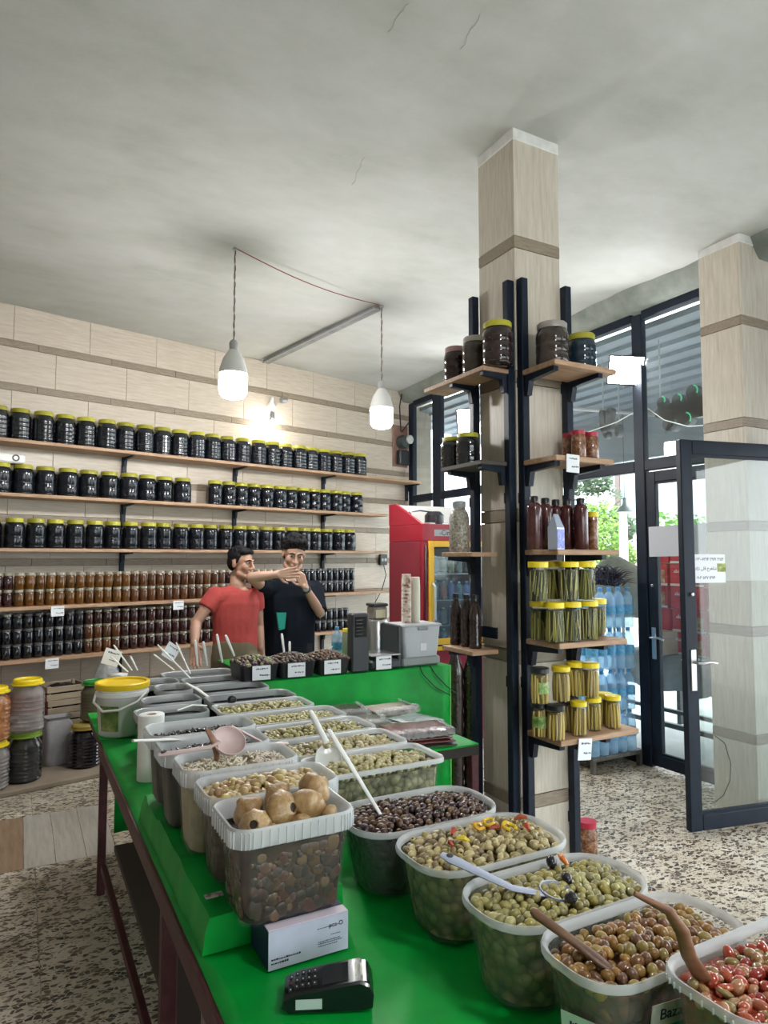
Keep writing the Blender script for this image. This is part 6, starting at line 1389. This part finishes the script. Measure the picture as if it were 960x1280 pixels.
for x in (.02, .92): MB().box(x, .03, 0.036, x + .06, .40, .235).build('block', GREY, sb, None)
CRW = ramp_mat('crate_wood', [(.3, (.28, .22, .15)), (.7, (.46, .38, .28))], 5, .7, (1, 9, 9)); BAGK = mat('black_bag_film', (.02, .02, .022), .15, 0, .2, 30, .9, 30)
def crate(s, off, z, w, d, h, lb, bag=True):
    t = thing('wooden_crate', lb, 'crate', wall_at(s, off, z), WA)
    for zz in ([.0, h * .55] if h > .1 else [.0]): 
        MB().bbox(-w / 2, -d / 2, zz, w / 2, -d / 2 + .012, zz + .045, .002).build('slat', CRW, t, None); MB().bbox(-w / 2, d / 2 - .012, zz, w / 2, d / 2, zz + .045, .002).build('slat', CRW, t, None)
        MB().bbox(-w / 2, -d / 2 + .012, zz, -w / 2 + .012, d / 2 - .012, zz + .045, .002).build('slat', CRW, t, None); MB().bbox(w / 2 - .012, -d / 2 + .012, zz, w / 2, d / 2 - .012, zz + .045, .002).build('slat', CRW, t, None)
    for sx in (-1, 1):
        for sy in (-1, 1): MB().box(sx * (w / 2 - .024) - .011, sy * (d / 2 - .024) - .011, 0, sx * (w / 2 - .024) + .011, sy * (d / 2 - .024) + .011, h).build('corner_post', CRW, t, None)
    MB().box(-w / 2 + .012, -d / 2 + .012, 0, w / 2 - .012, d / 2 - .012, .008).build('base', CRW, t, None)
    if bag:
        mb = MB(); mb.loft([[((w / 2 - .03) * a * math.cos(q) * (1 + .15 * noise.noise(Vector((q * 3, a, s * 9)))), (d / 2 - .03) * a * math.sin(q), zz + .012 * noise.noise(Vector((q * 2, zz * 40, s)))) for q in [2 * PI * i / 24 for i in range(24)]] for a, zz in ((.9, .012), (1, .04), (1, h * .7), (.7, h * .95), (.2, h * 1.0))])
        b = thing('black_bag', 'glossy black bag bulging in the ' + lb.replace('with black bags ', ''), 'bag', t.location, WA); mb.build('bag', BAGK, b, 180)
for k, (s, z, lb) in enumerate(((.50, .271, 'lowest wooden crate with black bags in the left stack'), (.49, .377, 'middle wooden crate with black bags in the left stack'), (.48, .483, 'topmost wooden crate with black bags in the left stack'))): crate(s, .28, z, .30, .28, .105, lb)
for k, (s, z, lb) in enumerate(((.86, .271, 'lower wooden crate with black bags beside the clear bag'), (.86, .382, 'upper wooden crate with black bags beside the clear bag'))): crate(s, .28, z, .28, .28, .11, lb)
rb = thing('red_box', 'red and white printed box on the clutter by the crates', 'box', wall_at(.16, .35, .271), WA)
MB().bbox(-.14, -.12, 0, .12, .10, .27, .004).build('carton', mat('rb_red', (.30, .015, .03), .45), rb, None); MB().box(-.14, -.1215, .02, .12, -.12, .15).build('white_panel', PAPER, rb, None); MB().tube([(-.12, -.123, .06), (-.04, -.123, .13), (.06, -.123, .12), (.11, -.123, .05)], .012, 6).build('printed_arc', BLACK, rb); MB().box(.03, -.1225, .05, .07, -.1215, .10).build('blue_mark', mat('rb_blue', (.02, .03, .3), .5), rb, None)
cb = thing('clear_bag', 'knotted clear plastic bag on top of the crates', 'bag', wall_at(.84, .28, .494), WA)
mb = MB(); mb.loft([[(.09 * a * math.cos(q) * (1 + .22 * noise.noise(Vector((math.cos(q) * 2, math.sin(q) * 2, zz * 20)))), .09 * a * math.sin(q) * (1 + .22 * noise.noise(Vector((math.cos(q) * 2, math.sin(q) * 2, zz * 20 + 5)))), zz) for q in [2 * PI * i / 26 for i in range(26)]] for a, zz in ((.3, 0), (.9, .03), (1.1, .08), (1, .15), (.7, .21), (.25, .24), (.4, .27))]); mb.build('bag', mat('clear_bag_film', (.55, .56, .58), .12, 0, .2, 30, .9, 25, trans=.5), cb, 180); MB().lathe([(.022, .235), (.025, .245), (.022, .255)], 12).build('knot', mat('bag_knot', (.6, .6, .6), .3), cb)
lb_ = thing('lime_tub', 'small lime green lidded tub behind the bucket', 'tub', (.47, 3.96, TZ)); MB().lathe([(.05, 0), (.056, .15), (.056, .16)], 20).build('tub_body', mat('lime_tub', (.16, .30, .06), .4), lb_); MB().lathe([(.06, .155), (.06, .185), (.054, .188)], 20).build('lid', mat('lime_tub_lid', (.45, .62, .05), .4), lb_)
tb2 = thing('tied_bag', 'tied white paper twist beside the lime tub', 'bag', (.47, 3.82, TZ)); mb = MB(); mb.loft([[(a * math.cos(q) * (1 + .2 * noise.noise(Vector((q, z * 30, 0)))), a * math.sin(q), z) for q in [2 * PI * i / 16 for i in range(16)]] for a, z in ((.05, 0), (.06, .05), (.045, .13), (.02, .18), (.05, .25))]); mb.build('bag', mat('twist_white', (.62, .62, .62), .5, 0, .1, 20, .5), tb2, 180); MB().tube([(.021 * math.cos(q), .021 * math.sin(q), .18) for q in [2 * PI * i / 12 for i in range(13)]], .004, 6).build('tie', WHITE, tb2)
# jars on the shelf under the table
for k, (px, py, m) in enumerate(((247, 1225, PJC), (268, 1243, mat('orange_jar', (.25, .10, .03), .2, coat=.3)), (246, 1262, PJD))):
    q = atZ(px, py, .575)
    t = thing('shelf_jar', ['clear lidded jar under the table by the maroon leg', 'orange-brown lidded jar under the table by the maroon leg', 'dark lidded jar under the near end of the table'][k], 'jar', (max(q.x, .475), q.y, .3255))
    MB().lathe([(.045, 0), (.052, .01), (.052, .18), (.043, .21), (.043, .22)], 20).build('jar_body', m, t); MB().lathe([(.047, .212), (.048, .248), (.042, .25)], 18).build('lid', mat('dim_yellow_lid', (.5, .33, .03), .4), t)
# ================================================================= the two men behind the counter
SKIN = mat('skin', (.42, .235, .165), .5, 0, .08, 14, sss=.08); SKIN2 = mat('skin_fair', (.46, .27, .195), .5, 0, .08, 14, sss=.08)
HAIR = mat('black_hair', (.006, .005, .006), .75, 0, .3, 60, .5, 120, spec=.2)
def head_rot(look, pitch=0, roll=0):
    """local face direction is -Y"""
    th = math.atan2(look.x, -look.y)
    return Matrix.Rotation(th, 4, 'Z') @ Matrix.Rotation(pitch, 4, 'X') @ Matrix.Rotation(roll, 4, 'Y')
def head(mb, M):
    mb.ball((0, .014, .036), (.076, .094, .082), 24, 16, M)
    mb.ball((0, -.020, -.030), (.060, .068, .082), 20, 14, M)
    mb.ball((0, -.066, -.090), (.026, .024, .024), 14, 10, M)                              # chin
    for s in (-1, 1):
        mb.ball((s * .038, -.060, -.018), (.026, .026, .028), 12, 8, M)                    # cheek
        mb.chain([(s * .048, -.020, -.070), (s * .018, -.070, -.094)], [.024, .02], 10, M)  # jaw line
        mb.ball((s * .076, .012, -.002), (.010, .017, .029), 12, 8, M)                     # ear
        mb.chain([(s * .014, -.092, .030), (s * .046, -.076, .028)], [.0095, .008], 8, M)  # brow ridge
        mb.ball((s * .014, -.098, -.032), (.010, .011, .009), 8, 6, M)                     # nostril wing
    mb.chain([(0, -.088, .018), (0, -.102, -.008), (0, -.113, -.028)], [.008, .0095, .012], 10, M)
    mb.chain([(-.021, -.083, -.058), (0, -.092, -.056), (.021, -.083, -.058)], [.005, .008, .005], 8, M)
    mb.chain([(-.018, -.081, -.068), (0, -.089, -.070), (.018, -.081, -.068)], [.005, .009, .005], 8, M)
def face_parts(par, M):
    for s in (-1, 1):
        e = MB().ball((s * .030, -.0795, .010), (.0135, .009, .0075), 12, 8, M).build('eye', mat('eye_white', (.55, .52, .50), .3), par, 180)
        MB().ball((s * .030, -.0865, .010), (.0062, .004, .0062), 10, 6, M).build('iris', mat('iris_dark', (.02, .012, .01), .2), e, 180)
        MB().tube([tuple(M @ Vector(p)) for p in ((s * .012, -.099, .028), (s * .030, -.096, .034), (s * .050, -.080, .028))], [.004, .0052, .0025], 6).build('eyebrow', HAIR, par)
    MB().tube([tuple(M @ Vector(p)) for p in ((-.020, -.088, -.063), (0, -.098, -.063), (.020, -.088, -.063))], [.0025, .0035, .0025], 6).build('lips', mat('lips', (.32, .13, .11), .5), par)
def hand(mb, w, d, side, spread=.012, curl=0.0, down=Vector((0, 0, -1)), s=1.0, thumb=1):
    """wrist w, pointing d, 'side' runs across the knuckles towards the thumb, fingers curl towards 'down'"""
    d = d.normalized(); side = (side - d * side.dot(d)).normalized()
    p1 = w + d * .045 * s; p2 = w + d * .085 * s
    for k in (-1, -.33, .33, 1): mb.chain([w + side * k * .012 * s, p2 + side * k * .030 * s], [.017 * s, .0125 * s], 8)
    ln = [.062, .080, .086, .078]
    for i, k in enumerate((-1, -.36, .30, .95)):
        b = p2 + side * k * .030 * s; dd = (d + side * k * spread * 9).normalized(); a, pts = 0, [b]
        for j in range(3):
            a += curl; v = dd * math.cos(a) + down * math.sin(a); pts.append(pts[-1] + v * ln[i] * s * (.45, .31, .24)[j])
        mb.chain(pts, [.0095 * s, .009 * s, .0083 * s, .0072 * s], 8)
    t0 = w + d * .022 * s + side * .026 * s * thumb; t1 = t0 + (d * .6 + side * thumb * .8).normalized() * .038 * s; t2 = t1 + (d * .85 + side * thumb * .4 + down * .2).normalized() * .032 * s
    mb.chain([w + d * .012 * s, t0, t1, t2], [.016 * s, .0135 * s, .0105 * s, .008 * s], 8)
def ell(c, rx, ry, ax, n=20):
    ay = Vector((-ax.y, ax.x, 0)); return [tuple(c + ax * rx * math.cos(2 * PI * k / n) + ay * ry * math.sin(2 * PI * k / n)) for k in range(n)]
def person(label, base, ax, shoulders, torso, headC, hM, arms, legs, skin, shirtm, trouserm, hairfn, sleeve, neckband):
    """ax: unit vector across the body; torso: rows (px-free) of (centre, half width, half depth); arms: shoulder, elbow, wrist, hand params"""
    t = thing('person', label, 'person', base)
    TL = Matrix.Translation(-Vector(base)); b = MB()
    HM = Matrix.Translation(headC) @ hM
    head(b, HM)
    nb = Vector(torso[0][0]); b.chain([HM @ Vector((0, .022, -.06)), HM @ Vector((0, .03, -.10)), nb + Vector((0, 0, .0))], [.052, .053, .060], 14)
    b.loft([ell(Vector(c), w * .93, d * .92, ax) for c, w, d in torso])
    for sh, el, wr, hp in arms:
        b.chain([sh, Vector(sh).lerp(Vector(el), .4), el], [.050, .046, .038], 12); b.chain([el, Vector(el).lerp(Vector(wr), .35), wr], [.038, .040, .026], 12)
        hand(b, Vector(wr), *hp)
    for hip, kn, an in legs:
        b.chain([hip, kn], [.078, .052], 12); b.chain([kn, Vector(kn).lerp(Vector(an), .3), an], [.052, .054, .034], 12)
    for v in range(len(b.v)): b.v[v] = tuple(TL @ Vector(b.v[v]))
    fuse(b, 'body', skin, t, .0052, 3)
    face_parts(t, TL @ HM)
    s = MB(); s.loft([ell(Vector(c), w, d, ax) for c, w, d in torso[neckband:]])
    for (sh, el, wr, hp), sl in zip(arms, sleeve):
        e = Vector(sh).lerp(Vector(el), sl); q = (e - Vector(sh)).normalized(); s.chain([Vector(sh) - q * .02, Vector(sh).lerp(e, .5)], [.068, .068], 14); s.tube([Vector(sh), Vector(sh).lerp(e, .5), e], [.068, .066, .064], 16)
        s.chain([Vector(sh), Vector(torso[2][0])], [.062, .08], 14)
    for v in range(len(s.v)): p = Vector(s.v[v]); s.v[v] = tuple(TL @ (p + Vector((0, 0, 0)) + .006 * Vector((noise.noise(p * 9), noise.noise(p * 9 + Vector((5, 0, 0))), 0))))
    fuse(s, 'shirt', shirtm, t, .007, 3)
    r = MB(); hipC = (Vector(legs[0][0]) + Vector(legs[1][0])) / 2
    r.loft([ell(hipC + Vector((0, 0, z)), w, d, ax) for z, w, d in ((-.10, .15, .105), (-.02, .172, .12), (.08, .165, .115), (.13, .158, .108))])
    for hip, kn, an in legs: r.chain([hip, Vector(hip).lerp(Vector(kn), .5), kn], [.092, .085, .070], 14); r.tube([kn, Vector(kn).lerp(Vector(an), .5), Vector(an) + Vector((0, 0, .02))], [.070, .068, .062], 14)
    for v in range(len(r.v)): r.v[v] = tuple(TL @ Vector(r.v[v]))
    fuse(r, 'trousers', trouserm, t, .009, 3)
    fw = Vector((ax.y, -ax.x, 0))
    if fw.y > 0: fw = -fw
    for hip, kn, an in legs:
        f = MB(); a = Vector(an); f.chain([Vector((a.x, a.y, .045)) - fw * .03, Vector((a.x, a.y, .045)) + fw * .08, Vector((a.x, a.y, .035)) + fw * .15], [.044, .042, .034], 12); f.chain([Vector((a.x, a.y, .05)), a], [.046, .044], 12)
        for v in range(len(f.v)): q = TL @ Vector(f.v[v]); f.v[v] = (q.x, q.y, max(0.002, q.z))
        fuse(f, 'shoe', mat('shoe_dark', (.02, .02, .022), .5), t, .008, 2)
    h = MB(); hairfn(h, TL @ HM); fuse(h, 'hair', HAIR, t, .005, 1)
    return t, TL, HM
right = Vector((cy_, -sy_, 0)); tocam = Vector((-sy_, -cy_, 0))
# ---- man in the red shirt
Y1 = 5.0
def q1(px, py, dy=0): return atY(px, py, Y1 + dy)
bc = q1(294, 790); base1 = Vector((bc.x, Y1, 0)); axr = (right * .97 + Vector((0, 1, 0)) * .18).normalized()
tors = [(q1(297, 733), .062, .060), (q1(297, 738), .105, .075), (q1(296, 743), .150, .092), (q1(295, 754), .172, .108), (q1(294, 772), .168, .112), (q1(294, 792), .160, .108), (q1(294, 808), .163, .108), (q1(294, 816), .165, .108)]
def shortcut(h, M):
    h.ball((0, .024, .056), (.080, .092, .074), 22, 14, M); h.ball((0, .050, .010), (.076, .066, .075), 20, 12, M)
    h.chain([(-.05, -.050, .090), (0, -.062, .096), (.05, -.050, .090)], [.018, .019, .018], 10, M)
    for s in (-1, 1): h.chain([(s * .068, -.02, .055), (s * .072, -.008, .012)], [.014, .008], 8, M)
    rr = random.Random(3)
    for k in range(70):
        a, e = rr.uniform(0, 2 * PI), rr.uniform(.2, 1.5); h.ball((.078 * math.cos(a) * math.cos(e), .022 + .09 * math.sin(a) * math.cos(e), .060 + .070 * math.sin(e)), rr.uniform(.008, .014), 6, 5, M)
z1 = lambda z: Vector((0, 0, z))
hip = [base1 + right * s * .085 + z1(.86) for s in (-1, 1)]; kn = [base1 + right * s * .095 + z1(.47) for s in (-1, 1)]; an = [base1 + right * s * .10 + z1(.09) for s in (-1, 1)]
arms1 = [(q1(267, 747), q1(245, 778, -.02), q1(243, 805, -.14), (Vector((.02, -.35, -1)), right, .012, .12, tocam, 1.0, 1)),
         (q1(319, 748), q1(323, 782, .03), q1(325, 810, -.05), (Vector((0, -.1, -1)), -right, .006, .25, tocam, 1.0, 1))]
p1, TL1, HM1 = person('man in red t-shirt standing behind the counter looking aside', base1, axr, None, tors, q1(302, 705) , head_rot((right * .90 + tocam * .42).normalized(), .06), arms1, list(zip(hip, kn, an)), SKIN, mat('red_tshirt', (.42, .055, .05), .85, 0, .12, 6, .9, 8), mat('khaki_trousers', (.16, .13, .08), .85, 0, .1, 8), shortcut, (.42, .40), 1)
# collar band
MB().tube([tuple(TL1 @ (q1(297, 737) + axr * .078 * math.cos(a) + Vector((-axr.y, axr.x, 0)) * .070 * math.sin(a) + Vector((0, 0, -.018 * math.sin(a) * -1)))) for a in [2 * PI * k / 24 for k in range(25)]], .008, 6).build('collar', mat('dark_red_trim', (.20, .03, .03), .8), p1)
# ---- man in the black shirt
Y2 = 5.12
def q2(px, py, dy=0): return atY(px, py, Y2 + dy)
bc = q2(362, 790); base2 = Vector((bc.x, Y2, 0)); axb = (right * .99 + Vector((0, 1, 0)) * .1).normalized()
tors2 = [(q2(364, 720), .068, .066), (q2(363, 726), .125, .085), (q2(362, 732), .185, .105), (q2(362, 745), .215, .125), (q2(362, 768), .205, .132), (q2(362, 790), .198, .132), (q2(362, 808), .195, .13), (q2(362, 822), .195, .13)]
def curls(h, M):
    h.ball((0, .020, .064), (.084, .094, .072), 22, 14, M); h.ball((0, .048, .012), (.078, .068, .078), 20, 12, M)
    rr = random.Random(5)
    for k in range(230):
        a, e = rr.uniform(0, 2 * PI), rr.uniform(-.1, 1.55); p = Vector((.088 * math.cos(a) * math.cos(e), .018 + .096 * math.sin(a) * math.cos(e), .068 + .078 * math.sin(e)))
        if p.y < -.045 and p.z < .085: continue
        h.ball(p, rr.uniform(.009, .017), 6, 5, M)
    for k in range(16): h.ball((rr.uniform(-.06, .06), rr.uniform(-.085, -.06), rr.uniform(.092, .12)), rr.uniform(.012, .018), 6, 5, M)
hip = [base2 + right * s * .10 + z1(.92) for s in (-1, 1)]; kn = [base2 + right * s * .11 + z1(.50) for s in (-1, 1)]; an = [base2 + right * s * .115 + z1(.09) for s in (-1, 1)]
wr1 = q2(346, 718, -.42); wr2 = q2(381, 733, -.26)
arms2 = [(q2(333, 737), q2(314, 722, -.32), wr1, (right * 1.0 + Vector((0, 0, .10)), Vector((0, 0, -1)), .010, .10, -tocam * -1, 1.0, 1)),
         (q2(394, 738), q2(400, 766, -.12), wr2, ((q2(372, 713, -.24) - wr2), -right, .002, .55, -right, .95, 1))]
p2, TL2, HM2 = person('man in black shirt behind the counter with hand at his mouth', base2, axb, None, tors2, q2(367, 694, -.03), head_rot((tocam * .93 + right * .30).normalized(), .24, .10) @ Matrix.Scale(1.1, 4), arms2, list(zip(hip, kn, an)), SKIN2, mat('black_tshirt', (.008, .011, .018), .95, 0, .2, 6, .35, 9, spec=.15), mat('black_trousers', (.012, .012, .014), .9), curls, (.50, .95), 1)
wq = TL2 @ wr2.lerp(q2(400, 766, -.12), .10); wd = (q2(400, 766, -.12) - wr2).normalized()
o = MB().tube([wq - wd * .014, wq + wd * .014], .034, 16).build('watch_strap', mat('watch_strap', (.03, .028, .025), .5), p2)
MB().lathe([(.019, 0), (.020, .006), (.017, .010)], 16, Matrix.Translation(wq + tocam * .030) @ tocam.to_track_quat('Z', 'Y').to_matrix().to_4x4()).build('watch_face', STEEL, o)
f = TL2 @ q2(352, 777)
mb = MB(); pt = [(346, 766), (358, 766), (356, 786), (349, 788)]
pp = [TL2 @ q2(a, b, -.142) for a, b in pt]; mb.loft([[tuple(p) for p in pp], [tuple(p + Vector((0, .02, 0))) for p in pp]]); mb.build('teal_print', mat('teal_shirt_print', (.01, .26, .20), .8), p2, None)
